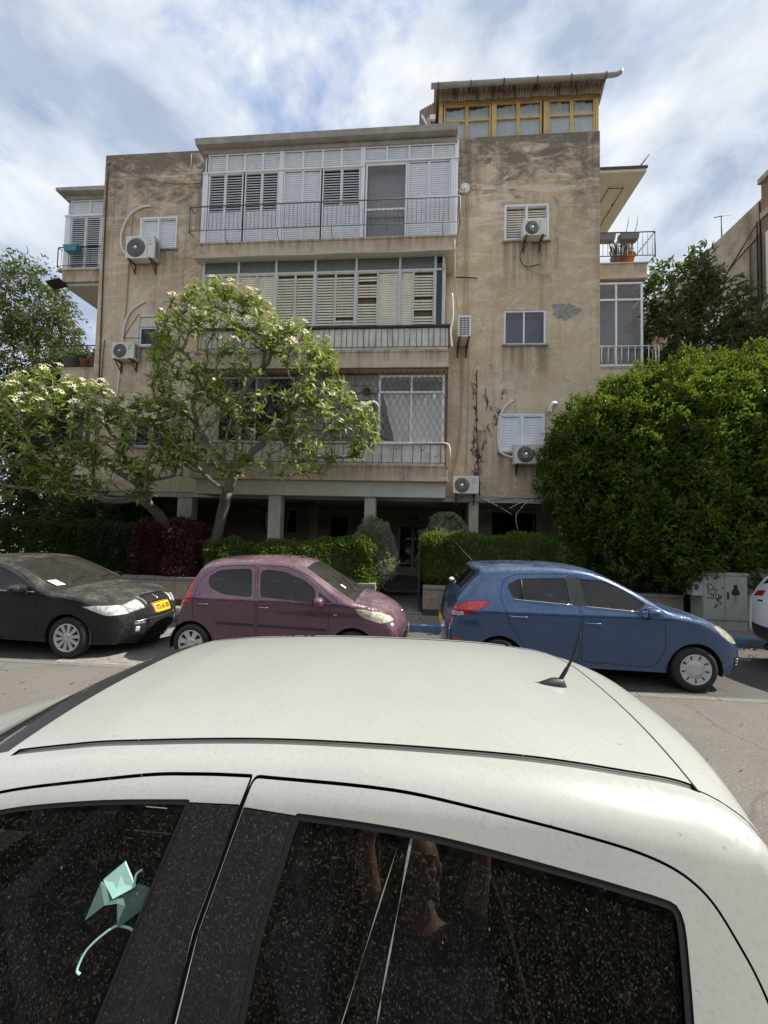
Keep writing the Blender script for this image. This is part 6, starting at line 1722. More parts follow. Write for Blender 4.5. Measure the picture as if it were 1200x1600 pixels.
def grime_glass(name, trans, base=(0.010, 0.010, 0.011)):
    """tinted pane under dried rain and dust: short flecks drawn down the glass"""
    t = NT(name); v = t.obj()
    warp = t.noise(v, 30, 3, 0.6)
    mv = t.mapv(v, (1, 1, 0.42))
    mvv = t.n('ShaderNodeVectorMath', {0: mv, 1: t.n('ShaderNodeCombineXYZ', {0: t.math('MULTIPLY', warp, 0.035)}).outputs[0]}, operation='ADD').outputs[0]
    a = t.noise(mvv, 310, 2, 0.6); b2 = t.noise(v, 3.0, 5, 0.6); d = t.noise(mvv, 170, 4, 0.7)
    fl = t.ramp(a, (0.57, 0.0), (0.70, 1.0))
    cov = t.ramp(b2, (0.3, 0.35), (0.7, 1.0))
    f = t.math('MULTIPLY', fl, t.math('MULTIPLY', cov, 0.18))
    f = t.math('ADD', f, t.math('MULTIPLY', t.ramp(d, (0.55, 0.0), (0.8, 1.0)), 0.07), True)
    f = t.math('ADD', f, 0.006, True)
    big = t.noise(t.mapv(v, (1, 1, 0.5)), 62, 1, 0.4)
    f = t.math('ADD', f, t.math('MULTIPLY', t.ramp(big, (0.80, 0.0), (0.82, 1.0)), 0.5), True)
    tr = t.n('ShaderNodeBsdfTransparent', {'Color': (trans, trans, trans)}).outputs[0]
    body = t.n('ShaderNodeBsdfDiffuse', {'Color': base}).outputs[0]
    inner = t.n('ShaderNodeMixShader', {0: 0.985 if trans > 0 else 0.0, 1: body, 2: tr}).outputs[0]
    gl = t.n('ShaderNodeBsdfGlossy', {'Color': (1, 1, 1), 'Roughness': 0.025}).outputs[0]
    sh = t.n('ShaderNodeMixShader', {0: t.schlick(.065), 1: inner, 2: gl}).outputs[0]
    df = t.n('ShaderNodeBsdfDiffuse', {'Color': (0.40, 0.36, 0.29)}).outputs[0]
    return t.done(t.n('ShaderNodeMixShader', {0: f, 1: sh, 2: df}).outputs[0])
M_['grime'] = grime_glass('grimy tinted window', 0.95)
M_['gloss_trim'] = grime_glass('gloss black pillar trim', 0.0, (0.016, 0.016, 0.018))
prl = pearl()
M_['seal'] = plain('black window rubber', (0.006, 0.006, 0.006), 0.55)
M_['ditch'] = plain('grey rubber moulding', (0.07, 0.07, 0.068), 0.6)
def sp(p):
    return [(v.x, v.y) for v in smoothpts([Vector((a, b)) for a, b in p], 6)]
c = Car('parked_car', 'dusty pearl white car in the foreground with black tinted windows', 'car',
        [(-2.72, .26), (-2.82, .42, .12), (-2.82, .62, .14), (-2.70, .80, .14), (-2.4, .93, .12), (-2.1, 1.0, .1), (-1.98, 1.03), (-1.86, 1.08), (-1.55, 1.245), (-1.30, 1.375), (-1.19, 1.415), (-1.0, 1.445),
         (-.81, 1.465), (-.34, 1.492), (.27, 1.492), (.6, 1.468), (.74, 1.444), (.815, 1.412, .06), (.86, 1.36, .06), (.94, 1.20, .07), (1.03, 1.0, .1), (1.10, .80, .12), (1.11, .5, .12), (1.03, .26, .1)],
        0.81, 1.76, prl, [(-2.05, .29), (.40, .29)], belt=0.97, tumble=0.44, res=0.03, plan_f=0.09, plan_r=0.14, bow=0.10, crown=0.034, r0=0.085)
df = c.feat('front_door', [(-.402, 1.459), (-.47, 1.19), (-.488, 1.0), (-.492, .28), (-1.70, .28), (-1.80, .45), (-1.80, .95)] + sp([(-1.45, 1.205), (-1.24, 1.325), (-1.08, 1.39), (-.73, 1.44), (-.55, 1.454), (-.402, 1.459)])[:-1], prl, None, 0.02, 0.0055, ringinset=0.012)
dr = c.feat('rear_door', sp([(-.402, 1.459), (-.1, 1.457), (.09, 1.445), (.39, 1.408), (.56, 1.373), (.65, 1.325), (.70, 1.25), (.735, 1.16), (.76, 1.0), (.72, .80), (.60, .60), (.42, .50), (.20, .28)]) + [(-.492, .28), (-.488, 1.0), (-.47, 1.19)], prl, None, 0.02, 0.0055, ringinset=0.012)
c.feat('pillar_trim', [(-.420, 1.409), (-.4765, 1.19), (-.494, .96), (-.70, .96), (-.62, 1.23), (-.57, 1.405)], M_['gloss_trim'], df, 0.004, 0.0025)
c.feat('pillar_trim', [(-.409, 1.405), (-.4635, 1.19), (-.481, .96), (-.33, .96), (-.31, 1.19), (-.255, 1.396)], M_['gloss_trim'], dr, 0.004, 0.0025)
c.feat('side_window', [(-.545, 1.411), (-.595, 1.23), (-.66, .96), (-1.70, .985)] + sp([(-1.42, 1.175), (-1.2, 1.3), (-1.06, 1.358), (-.81, 1.393), (-.545, 1.411)])[:-1], M_['grime'], df,  0.02, 0.011, 'window_seal', M_['seal'], 0.008, ringinset=0.003, far=M_['gloss_trim'])
c.feat('side_window', sp([(-.28, 1.402), (-.1, 1.395), (.09, 1.380), (.38, 1.341), (.54, 1.314)]) + [(.60, 1.30), (.575, 1.15), (.53, .955), (-.355, .955), (-.335, 1.19)], M_['grime'], dr, 0.05, 0.015, 'window_seal', M_['seal'], 0.010, ringinset=0.003, far=M_['gloss_trim'])
c.feat('tail_light', [(.93, 1.02), (1.2, 1.05), (1.2, .74), (1.0, .74)], M_['tail'], None, 0.03, 0.004)
c.feat('headlight', [(-2.45, .86), (-2.3, .84), (-2.5, .68), (-2.9, .62), (-2.9, .78)], M_['head'], None, 0.03, 0.004)
c.band('roof_ditch', (-1.15, 1.42), (.735, 1.447), -.99, -.945, M_['ditch'], 0.008)
c.band('roof_ditch', (-1.15, 1.42), (.735, 1.447), .945, .99, M_['ditch'], 0.008)
c.band('windscreen', (-1.86, 1.08), (-1.25, 1.395), -.95, .95, M_['windscreen'], 0.003)
c.band('screen_surround', (-1.25, 1.395), (-1.17, 1.42), -.95, .95, M_['black_plastic'], 0.002)
c.band('cowl', (-2.0, 1.02), (-1.86, 1.08), -.95, .95, M_['black_plastic'], 0.005)
c.band('rear_window', (.89, 1.30), (1.01, 1.04), -.86, .86, M_['gloss_trim'], 0.004)
c.shell(); c.wheel(6, 0.08, 0.4); c.cabin(-0.75, 0.1, 0.5, 1.0)
c.handle(df, -.78, -.58, .88, prl); c.handle(dr, .36, .56, .89, prl)
c.mirrors(-1.50, 1.0, prl, (0.10, 0.11, 0.075), 0.12)
k0 = c.ti(.745, 1.446)
c.line([c.bpos(k0, -.99 + 1.98 * k / 40, -0.001) for k in range(41)], 'hatch_gap', 0.0032)
c.line([c.bpos(k0 + (c.ti(.86, 1.36) - k0) * k / 10, -1.0 + .02, 0.0) for k in range(11)], 'hatch_gap', 0.0025)
for q in (-.99, -.945, .945, .99):
    a_, b_ = c.ti(-1.15, 1.42), c.ti(.735, 1.445)
    c.line([c.bpos(a_ + (b_ - a_) * k / 60, q, -.009) for k in range(61)], 'ditch_edge', 0.005, M_['ditch'])
c.patch('number_plate', c.tz(.72), c.tz(.60), -.33, .33, M_['plate_yellow'], thick=0.012)
c.patch('lower_grille', c.tz(.5, False), c.tz(.34, False), -.6, .6, M_['black_plastic'], thick=0.006)
mb = MB()
for k in range(21):
    pass
tm = c.ti(.50, 1.478); 
def roofpt(x, q, off=0.0):
    i = np.interp(x, c.ch[c.ti(-1.2, 1.41):c.ti(.815, 1.41), 0], np.arange(c.ti(-1.2, 1.41), c.ti(.815, 1.41)))
    return c.bpos(float(i), q, off)
bs = roofpt(.55, -.10)
bl = []
for a in range(16):
    t = 2 * math.pi * a / 16
    bl.append((0.052 * math.cos(t) - (0.012 if math.cos(t) < 0 else 0), 0.021 * math.sin(t)))
vs = [bs + Vector((x, y, -.006)) for x, y in bl] + [bs + Vector((x * .9, y * .9, .006)) for x, y in bl] + [bs + Vector((x * .42 + .016, y * .45, .026)) for x, y in bl]
fs = [(i + 16 * l, (i + 1) % 16 + 16 * l, (i + 1) % 16 + 16 * (l + 1), i + 16 * (l + 1)) for l in (0, 1) for i in range(16)] + [tuple(range(32, 48))]
mb.add(vs, fs, True)
ab = mb.build('roof_aerial', M_['black_plastic'], c.root)
mb = MB(); p0 = bs + Vector((.026, 0, .022)); p1 = bs + Vector((.105, 0.015, .205))
pts = [p0.lerp(p1, k / 30) + Vector((0.012 * math.sin(math.pi * k / 30), 0, 0)) for k in range(31)]
mb.tube(pts, [(.0085 if k < 8 else .0052 + .0016 * (1 if k % 3 == 0 else 0)) - (.003 * k / 30 if k < 8 else 0) for k in range(31)], 8)
mb.build('aerial_rod', M_['rubber'], ab)
whitecar = c
# face mask hanging behind the front window
teal = plain('sunlit teal non-woven cloth', (0.50, 0.85, 0.77), 0.9, 0, 0.05, 30)  # bright colour stands in for sun on the cloth
def wpt(x, z, d=0.03):
    return c.ypt(x, z, -1, -d)
mk = thing('face_mask', 'pale teal face mask hanging inside the front window of the white car', 'face mask', tuple(wpt(-.68, 1.10, .05)))
mb = MB()
up_ = [wpt(-.745, 1.225, .05), wpt(-.70, 1.262, .045), wpt(-.655, 1.225, .04), wpt(-.70, 1.205, .035)]
mb.add(up_ + [p + Vector((0, .004, 0)) for p in up_], [(0, 1, 2, 3), (7, 6, 5, 4), (0, 4, 5, 1), (1, 5, 6, 2), (2, 6, 7, 3), (3, 7, 4, 0)])
mb.build('top_fold', teal, mk)
mb = MB()
ol = [(-.745, 1.225), (-.70, 1.205), (-.655, 1.222), (-.603, 1.213), (-.628, 1.185), (-.672, 1.158), (-.685, 1.20), (-.715, 1.195), (-.755, 1.165)]
P = [wpt(x, z, .042 + .01 * math.sin(7 * i)) for i, (x, z) in enumerate(ol)]
n_ = len(P)
tri = tessellate_polygon([[Vector((x, z, 0)) for x, z in ol]])
mb.add(P + [p + Vector((0, .004, 0)) for p in P], [tuple(t) for t in tri] + [tuple(n_ + i for i in t[::-1]) for t in tri] + [(i, (i + 1) % n_, n_ + (i + 1) % n_, n_ + i) for i in range(n_)])
mb.build('pleated_panel', plain('shaded teal non-woven cloth', (0.12, 0.21, 0.19), 0.9, 0, 0.1, 30), mk)  # same cloth coloured darker, as the shaded part below the sunlit fold
for q in ([(-.672, 1.16), (-.70, 1.145), (-.735, 1.115), (-.745, 1.085), (-.735, 1.078)], [(-.672, 1.158), (-.645, 1.155), (-.62, 1.145), (-.595, 1.128)], [(-.66, 1.225), (-.662, 1.243), (-.65, 1.252)]):
    mb = MB(); mb.tube(smoothpts([wpt(x, z, .045) for x, z in q], 5), 0.0028, 6); mb.build('ear_loop', teal, mk)
# dried drip streaks wiped down the rear window
wgl = [o for o in c.made[-1].values() if o.name.startswith('side_window')][-1]
dustm = plain('dry dust streak', (0.20, 0.22, 0.22), 0.9, 0, 0.3, 40)
for (xa, za, xb, zb, w) in ((.008, 1.372, -.048, 1.13, .0035), (-.028, 1.345, -.13, 1.08, .0018), (-.048, 1.13, -.06, 1.07, .002)):
    mb = MB(); n_ = 24; L = []
    for k in range(n_ + 1):
        f = k / n_; x = xa + (xb - xa) * f; z = za + (zb - za) * f
        ww = w * (0.55 + 0.45 * math.sin(9 * f + xa * 50)) * (1 - 0.4 * f)
        for sg in (-1, 1): L.append(c.ypt(x + sg * ww, z, -1, -0.0088))
    mb.add(L, [(2 * k, 2 * k + 1, 2 * k + 3, 2 * k + 2) for k in range(n_)])
    mb.build('dust_streak', dustm, wgl.parent)
# ------------------------------------------------------------------ vegetation
RNG = np.random.default_rng(11)
def unit(v): return v / (np.linalg.norm(v, axis=-1, keepdims=True) + 1e-9)
def leaf_mesh(name, P, D, L, Wd, mat, off=(0, 0, 0), fold=0.22, droop=0.15, rich=False, rnd=None):
    """one small folded leaf per row: base P, direction D, length L, width Wd"""
    n = len(P)
    up = np.tile(np.array([0, 0, 1.0]), (n, 1)) + RNG.normal(0, .45, (n, 3))
    S_ = unit(np.cross(D, up)); U = unit(np.cross(S_, D))
    L = L[:, None]; Wd = Wd[:, None]
    mid = P + D * L * .48; tip = P + D * L - U * L * droop
    if not rich:
        lf = mid - S_ * Wd * .5 + U * Wd * fold; rg = mid + S_ * Wd * .5 + U * Wd * fold
        V = np.stack([P, lf, tip, rg], 1).reshape(-1, 3)
        b = np.arange(n)[:, None] * 4
        F = np.concatenate([b + np.array([[0, 3, 2]]), b + np.array([[0, 2, 1]])], 1).reshape(-1, 3)
        k = 4
    else:
        m1 = P + D * L * .28 + U * L * .03; m2 = P + D * L * .68 - U * L * droop * .35
        V = np.stack([P, m1 - S_ * Wd * .42 + U * Wd * fold * .6, m1, m1 + S_ * Wd * .42 + U * Wd * fold * .6, m2 - S_ * Wd * .45 + U * Wd * fold * .6, m2, m2 + S_ * Wd * .45 + U * Wd * fold * .6, tip], 1).reshape(-1, 3)
        b = np.arange(n)[:, None] * 8
        T = np.array([[0, 2, 1], [0, 3, 2], [1, 2, 5], [1, 5, 4], [2, 3, 6], [2, 6, 5], [4, 5, 7], [5, 6, 7]])
        F = (b[:, :, None] + T[None]).reshape(-1, 3)
        k = 8
    V = V - np.array(off)
    me = bpy.data.meshes.new(name)
    me.vertices.add(len(V)); me.vertices.foreach_set('co', V.astype(np.float32).ravel())
    me.loops.add(len(F) * 3); me.loops.foreach_set('vertex_index', F.astype(np.int32).ravel())
    me.polygons.add(len(F)); me.polygons.foreach_set('loop_start', np.arange(0, len(F) * 3, 3, dtype=np.int32))
    me.polygons.foreach_set('use_smooth', np.ones(len(F), bool) if rich else np.zeros(len(F), bool))
    at = me.attributes.new('rnd', 'FLOAT', 'POINT')
    r = RNG.random(n) if rnd is None else rnd
    at.data.foreach_set('value', np.repeat(r, k).astype(np.float32))
    me.materials.append(mat)
    me.update(calc_edges=True)
    return me

def clusters(C, O, k, L, W, spread=.9, jit=.03, lvar=.35, up=.15):
    """k leaves radiating from each twig end C that points along O"""
    n = len(C)
    P = np.repeat(C, k, 0) + RNG.normal(0, jit, (n * k, 3))
    D = unit(np.repeat(O, k, 0) * 1.0 + RNG.normal(0, spread, (n * k, 3)) + np.array([0, 0, up]))
    l = L * (1 + RNG.uniform(-lvar, lvar, n * k)); w = W * (1 + RNG.uniform(-lvar, lvar, n * k))
    r = np.clip(np.repeat(RNG.random(n), k) * .6 + RNG.random(n * k) * .5, 0, 1)
    return P, D, l, w, r

def blob_points(blobs, n, depth=.25, lumpy=.12):
    """points on and just under the skin of a union of ellipsoids, with outward directions"""
    A = np.array([b[3] * b[4] + b[4] * b[5] + b[3] * b[5] for b in blobs]); pick = RNG.choice(len(blobs), int(n * 1.8), p=A / A.sum())
    B = np.array(blobs)[pick]
    d = unit(RNG.normal(0, 1, (len(B), 3)))
    rad = 1 - np.abs(RNG.normal(0, depth, (len(B), 1)))
    lump = 1 + .07 * np.sin(d[:, :1] * 7 + B[:, :1]) * np.cos(d[:, 2:] * 6 + B[:, 1:2]) + .05 * np.sin(d[:, 1:2] * 13)
    P = B[:, :3] + d * B[:, 3:] * rad * lump
    P = P + d * (np.clip(np.sin(P[:, :1] * 4.3 + P[:, 2:] * 3.1) * np.sin(P[:, 1:2] * 5.2 + P[:, 2:] * 4.7) + .35 * np.sin(P[:, :1] * 11 + P[:, 2:] * 9), -.7, .9) * lumpy)
    O = unit(d / B[:, 3:] * B[:, 3:].mean(1, keepdims=True))
    keep = np.ones(len(P), bool)
    for b in blobs:
        q = ((P - np.array(b[:3])) / np.array(b[3:])); keep &= ~((q ** 2).sum(1) < .50)
    P, O = P[keep][:n], O[keep][:n]
    return P, O

def bush(name, label, cat, loc, blobs, n, k, L, W, mat, trunk=None, group=None, depth=.16, spread=.9, part='foliage', inner=.25, zmin=.2, up=.15, jit=.03, tmat='bark', carve=None, shoots=0, lumpy=.12):
    t = thing(name, label, cat, loc, group)
    P, O = blob_points(blobs, n, depth, lumpy)
    m = P[:, 2] > zmin; P, O = P[m], O[m]
    if carve is not None:
        m = carve(P); P, O = P[m], O[m]
    p, d, l, w, r = clusters(P, O, k, L, W, spread, jit, up=up)
    if shoots:          # longer fresh shoots standing out of the skin
        ps, os_ = blob_points(blobs, shoots, .02, lumpy); m = (ps[:, 2] > zmin + 1); ps, os_ = ps[m], unit(os_[m] + np.array([0, 0, .7]))
        for f_ in (.04, .10, .17):
            a_ = clusters(ps + os_ * f_, os_, 4, L * .95, W, .8, .015, up=.5)
            p, d, l, w, r = [np.concatenate(x) for x in zip((p, d, l, w, r), (a_[0], a_[1], a_[2], a_[3], np.clip(a_[4] + .3, 0, 1)))]
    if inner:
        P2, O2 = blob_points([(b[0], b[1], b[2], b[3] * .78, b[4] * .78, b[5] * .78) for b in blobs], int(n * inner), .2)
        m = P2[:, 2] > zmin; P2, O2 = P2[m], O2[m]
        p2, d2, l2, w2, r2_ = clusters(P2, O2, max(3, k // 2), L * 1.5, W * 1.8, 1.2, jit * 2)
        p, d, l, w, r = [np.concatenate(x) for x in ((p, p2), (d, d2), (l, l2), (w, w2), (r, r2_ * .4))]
    link(part, leaf_mesh(part, p, d, l, w, mat, loc, rnd=r), t, 'stuff')
    if trunk:
        for nm, pts, rad in trunk:
            mb = MB(); mb.tube(smoothpts(pts, 5), [rad[0] + (rad[1] - rad[0]) * i / (5 * (len(pts) - 1)) for i in range(5 * (len(pts) - 1) + 1)], 8); mb.build(nm, M_[tmat], t)
    return t

M_['l_bush'] = leafmat('glossy hedge tree leaf', (0.012, 0.032, 0.005), (0.125, 0.20, 0.018), .5, .5)
M_['l_hedge'] = leafmat('clipped hedge leaf', (0.035, 0.075, 0.014), (0.19, 0.26, 0.045), .42, .5)
M_['l_dark'] = leafmat('dark shrub leaf', (0.018, 0.036, 0.012), (0.045, 0.075, 0.022), .4, .25)
M_['l_back'] = leafmat('shaded hedge leaf', (0.012, 0.022, 0.008), (0.03, 0.05, 0.015), .85, .1)  # dark matte colour puts shade into the added hedge behind the photographer
M_['l_red'] = leafmat('purple red leaf', (0.050, 0.014, 0.018), (0.13, 0.04, 0.035), .4, .1)
M_['l_grey'] = leafmat('grey green leaf', (0.20, 0.24, 0.13), (0.46, 0.49, 0.36), .6, .35)
M_['l_tree'] = leafmat('olive tree leaf', (0.030, 0.045, 0.019), (0.10, 0.12, 0.048), .42, .4)
M_['l_pink'] = leafmat('pinkish shoot', (0.16, 0.07, 0.08), (0.26, 0.15, 0.15), .6, .2)
M_['l_frangi'] = leafmat('frangipani leaf', (0.085, 0.135, 0.028), (0.27, 0.33, 0.08), .42, .6)

# big clipped tree at the right
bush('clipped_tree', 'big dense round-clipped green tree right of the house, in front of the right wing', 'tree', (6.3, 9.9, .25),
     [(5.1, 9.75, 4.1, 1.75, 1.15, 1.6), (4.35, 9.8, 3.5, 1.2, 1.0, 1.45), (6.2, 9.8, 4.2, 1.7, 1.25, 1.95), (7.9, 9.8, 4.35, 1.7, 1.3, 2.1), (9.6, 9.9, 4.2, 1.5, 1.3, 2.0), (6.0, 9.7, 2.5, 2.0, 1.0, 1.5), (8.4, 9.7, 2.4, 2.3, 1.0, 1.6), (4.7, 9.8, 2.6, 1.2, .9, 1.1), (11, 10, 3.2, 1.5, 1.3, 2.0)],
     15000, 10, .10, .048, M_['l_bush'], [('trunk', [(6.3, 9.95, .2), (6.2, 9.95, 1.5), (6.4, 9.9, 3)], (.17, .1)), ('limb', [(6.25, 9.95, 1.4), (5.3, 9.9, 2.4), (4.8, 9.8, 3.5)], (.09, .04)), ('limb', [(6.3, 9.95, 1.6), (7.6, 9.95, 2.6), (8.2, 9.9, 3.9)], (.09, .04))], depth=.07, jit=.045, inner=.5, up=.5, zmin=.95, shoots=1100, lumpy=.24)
# tree behind it
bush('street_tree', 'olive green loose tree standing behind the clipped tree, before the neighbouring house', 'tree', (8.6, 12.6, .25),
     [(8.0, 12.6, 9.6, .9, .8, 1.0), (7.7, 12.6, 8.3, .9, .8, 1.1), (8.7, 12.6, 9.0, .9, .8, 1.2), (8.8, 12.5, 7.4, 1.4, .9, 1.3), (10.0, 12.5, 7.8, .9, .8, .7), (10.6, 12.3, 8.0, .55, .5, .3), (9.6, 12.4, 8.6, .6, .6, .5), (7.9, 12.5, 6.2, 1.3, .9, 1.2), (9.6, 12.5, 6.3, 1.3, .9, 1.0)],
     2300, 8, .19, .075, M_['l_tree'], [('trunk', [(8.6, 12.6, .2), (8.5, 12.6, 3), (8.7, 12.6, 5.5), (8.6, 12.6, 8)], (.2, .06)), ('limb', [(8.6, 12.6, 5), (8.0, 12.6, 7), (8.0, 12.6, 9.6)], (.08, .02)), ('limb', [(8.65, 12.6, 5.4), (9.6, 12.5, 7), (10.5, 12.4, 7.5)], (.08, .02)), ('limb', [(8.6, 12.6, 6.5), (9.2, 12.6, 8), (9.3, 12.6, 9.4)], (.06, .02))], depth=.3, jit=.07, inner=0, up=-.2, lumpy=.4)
# trees behind at the left
bush('street_tree', 'tall drooping tree against the sky at the far left, behind the frangipani', 'tree', (-18, 17.5, 0),
     [(-18.6, 17, 12.6, 1.7, 1.3, 1.6), (-17.2, 17, 11.2, 1.0, 1.1, .8), (-18.3, 17, 9.6, 2.2, 1.4, 1.5), (-16.3, 17, 9.1, 1.2, 1.1, .9), (-17.3, 17, 7.6, 2.4, 1.4, 1.7), (-20, 17, 8.5, 2, 1.6, 3)],
     2600, 8, .21, .08, M_['l_tree'], [('trunk', [(-18, 17.5, 0), (-18.2, 17.4, 4), (-18, 17.2, 8), (-18.4, 17.0, 12)], (.3, .08)), ('limb', [(-18, 17.3, 6), (-17, 17.1, 8.5), (-16.4, 17, 9.6)], (.1, .03))], depth=.3, jit=.10, inner=.1, up=-.45, lumpy=.6)
bush('street_tree', 'lower leafy tree behind the lower left balcony', 'tree', (-14.2, 16.2, 0),
     [(-14.0, 16, 8.5, 1.1, 1.0, .9), (-15.2, 16, 8.0, 1.2, 1.0, 1.3), (-14.0, 16, 6.9, 1.6, 1.1, 1.2), (-15.3, 16, 5.8, 1.8, 1.1, 1.6), (-13.4, 16, 5.2, 1.4, 1, 1.4)],
     2200, 8, .20, .085, M_['l_tree'], [('trunk', [(-14.2, 16.2, 0), (-14.3, 16.1, 3), (-14.2, 16, 7)], (.2, .06))], depth=.27, jit=.09, inner=.15, up=-.3, lumpy=.5)
bush('background_tree', 'dark tree filling the gap at the left edge behind the lower frangipani', 'tree', (-14.5, 14, 0), [(-13.2, 14, 3.2, 2.0, 1.2, 2.2), (-16, 14.5, 3.5, 2.5, 1.4, 2.6), (-11.3, 13.5, 1.8, 1.2, 1.0, 1.5)],
     2600, 8, .16, .07, M_['l_dark'], [('trunk', [(-14.5, 14, 0), (-14.5, 14, 3)], (.2, .1))], depth=.15, inner=.4)

# hedges and shrubs behind the garden walls
def hedge(name, label, cat, x0, x1, y0, y1, z0, z1, n, L, W, mat, k=5, round_=.25, noise=.07, group=None, zfun=None):
    t = thing(name, label, cat, ((x0 + x1) / 2, (y0 + y1) / 2, z0), group)
    a = np.array([(x1 - x0) * (z1 - z0), (x1 - x0) * (y1 - y0), (y1 - y0) * (z1 - z0) * .6, (y1 - y0) * (z1 - z0) * .6, (x1 - x0) * (z1 - z0) * .35]); f = RNG.choice(5, n, p=a / a.sum())
    u, v, w = RNG.random(n), RNG.random(n), RNG.random(n)
    P = np.stack([x0 + u * (x1 - x0), y0 + v * (y1 - y0), z0 + w * (z1 - z0)], 1); O = np.zeros((n, 3))
    P[f == 0, 1] = y0; O[f == 0] = (0, -1, .2); P[f == 1, 2] = z1; O[f == 1] = (0, 0, 1); P[f == 2, 0] = x0; O[f == 2] = (-1, 0, .2); P[f == 3, 0] = x1; O[f == 3] = (1, 0, .2)
    P[f == 4, 1] = y0 + .12; O[f == 4] = (0, -1, 0)
    c_ = np.array([(x0 + x1) / 2, (y0 + y1) / 2, (z0 + z1) / 2]); h = np.array([(x1 - x0) / 2, (y1 - y0) / 2, (z1 - z0) / 2])
    q = P - c_; e = np.clip(np.abs(q) - (h - round_), 0, None); over = np.linalg.norm(e, axis=1, keepdims=True)
    s_ = np.where(over > round_, round_ / (over + 1e-9), 1); q = np.sign(q) * (np.minimum(np.abs(q), h - round_) + e * s_); P = c_ + q
    nz = noise * (np.sin(P[:, :1] * 5.1 + 1) + np.sin(P[:, 2:] * 6.3 + P[:, :1] * 2.7) + .6 * np.sin(P[:, :1] * 13)) * .6 + RNG.normal(0, .025, (n, 1))
    P = P + unit(O) * nz
    if zfun is not None: P[:, 2] = z0 + (P[:, 2] - z0) * zfun(P[:, 0])
    p, d, l, w2, r = clusters(P, unit(O), k, L, W, .8, .025, up=.25)
    link('foliage', leaf_mesh('foliage', p, d, l, w2, mat, wpos(t), rnd=r), t, 'stuff')
    rr_ = random.Random(int(abs(x0) * 77))
    mb = MB()
    for i in range(max(3, int((x1 - x0) * 3))):
        x = rr_.uniform(x0 + .1, x1 - .1); y = rr_.uniform(y0 + .15, y1 - .1)
        mb.tube([(x, y, .24), (x + rr_.gauss(0, .05), y, (z0 + z1) / 2), (x + rr_.gauss(0, .15), y, z1 - .2)], [.02, .015, .006], 5)
    mb.build('stems', M_['bark'], t, 'stuff')
    return t
hedge('hedge', 'dark green hedge behind the black car at the left', 'hedge', -12.5, -7.15, 9.78, 10.6, .5, 2.05, 6500, .075, .035, M_['l_dark'])
hedge('shrub', 'purple red leaved shrub between the dark hedge and the green hedge', 'shrub', -7.25, -5.45, 9.70, 10.5, .7, 2.1, 3600, .075, .04, M_['l_red'], noise=.12)
hedge('hedge', 'short mixed green hedge between the red shrub and the frangipani trunk', 'hedge', -5.5, -4.15, 9.78, 10.4, .6, 1.72, 1700, .07, .035, M_['l_hedge'], noise=.12)
hedge('hedge', 'bright green clipped hedge behind the purple car, left of the path', 'hedge', -4.2, -1.0, 9.76, 10.5, .55, 1.85, 6200, .062, .032, M_['l_hedge'], zfun=lambda x: np.clip(.80 + (x + 4.2) * .075, .8, 1.0))
hedge('hedge', 'long dark clipped hedge behind the blue car, right of the path', 'hedge', .20, 4.1, 9.80, 10.6, .78, 1.98, 7200, .058, .03, M_['l_hedge'])
hedge('hedge', 'low spiky dark hedge below the clipped tree beside the utility cabinet', 'hedge', 4.0, 7.3, 9.80, 10.6, .3, 1.55, 5200, .11, .022, M_['l_dark'], noise=.12)
bush('shrub', 'round silvery grey-green shrub at the left of the entrance path', 'shrub', (-1.05, 10.45, .25), [(-1.05, 10.45, 1.45, .58, .5, .88), (-1.0, 10.4, 1.9, .45, .42, .5)], 1900, 9, .06, .018, M_['l_grey'], depth=.08, inner=.5, up=.5, jit=.02, zmin=.45)
bush('shrub', 'round grey-green shrub behind the right hedge beside the entrance path', 'shrub', (.85, 10.95, .25), [(.85, 10.95, 1.75, .68, .5, .80)], 1500, 9, .065, .02, M_['l_grey'], depth=.08, inner=.5, up=.5, jit=.02, zmin=.5)
bush('shrub', 'small pinkish shrub behind the far end of the right hedge', 'shrub', (4.3, 10.8, .25), [(4.3, 10.8, 1.55, .55, .35, .65)], 420, 7, .06, .018, M_['l_pink'], depth=.25, inner=.2, up=.6, zmin=.4)
bush('shrub', 'dark shrub in the shade under the left frangipani', 'shrub', (-8.3, 11.6, .25), [(-9.2, 10.7, 1.9, .9, .5, 1.2), (-8.6, 11.6, 1.6, 1.5, .6, 1.3), (-10.3, 11.5, 1.8, 1.2, .7, 1.5), (-7.2, 11.6, 1.2, .7, .5, 1.0)], 2300, 8, .10, .045, M_['l_dark'], depth=.12, inner=.4, zmin=.3)

# ---- frangipani: forked branches, a whorl of long leaves and some flowers at every tip
def leaf_single(rnd, droop):
    P = np.zeros((1, 3)); D = np.array([[1.0, 0, 0]])
    n = 1
    L, Wd = .225, .053
    ts = [0, .12, .35, .6, .82, 1.0]; ws = [.10, .45, .92, 1.0, .65, .02]
    V = []
    for t, w in zip(ts, ws):
        z = .05 * math.sin(t * 2.2) - droop * t * t
        for s_ in (-1, 0, 1): V.append((L * t * (1 - .12 * droop * t), s_ * Wd / 2 * w, (z * L) + (abs(s_) * Wd * .16 * w)))
    F = []
    for i in range(5):
        for j in (0, 1): a = 3 * i + j; F += [(a, a + 3, a + 4, a + 1)]
    me = bpy.data.meshes.new('leaf'); me.from_pydata(V, [], F); me.polygons.foreach_set('use_smooth', [True] * len(F))
    at = me.attributes.new('rnd', 'FLOAT', 'POINT'); at.data.foreach_set('value', [rnd] * len(V))
    me.materials.append(M_['l_frangi']); return me, np.array(V), F
LEAVES = [leaf_single(r, d) for r, d in ((.1, .1), (.35, .35), (.6, .2), (.85, .5), (1.0, .3))]
M_['petal'] = plain('cream white petal', (0.72, 0.66, 0.45), 0.6, 0, 0.04)
FL = MB()
rr_ = random.Random(2)
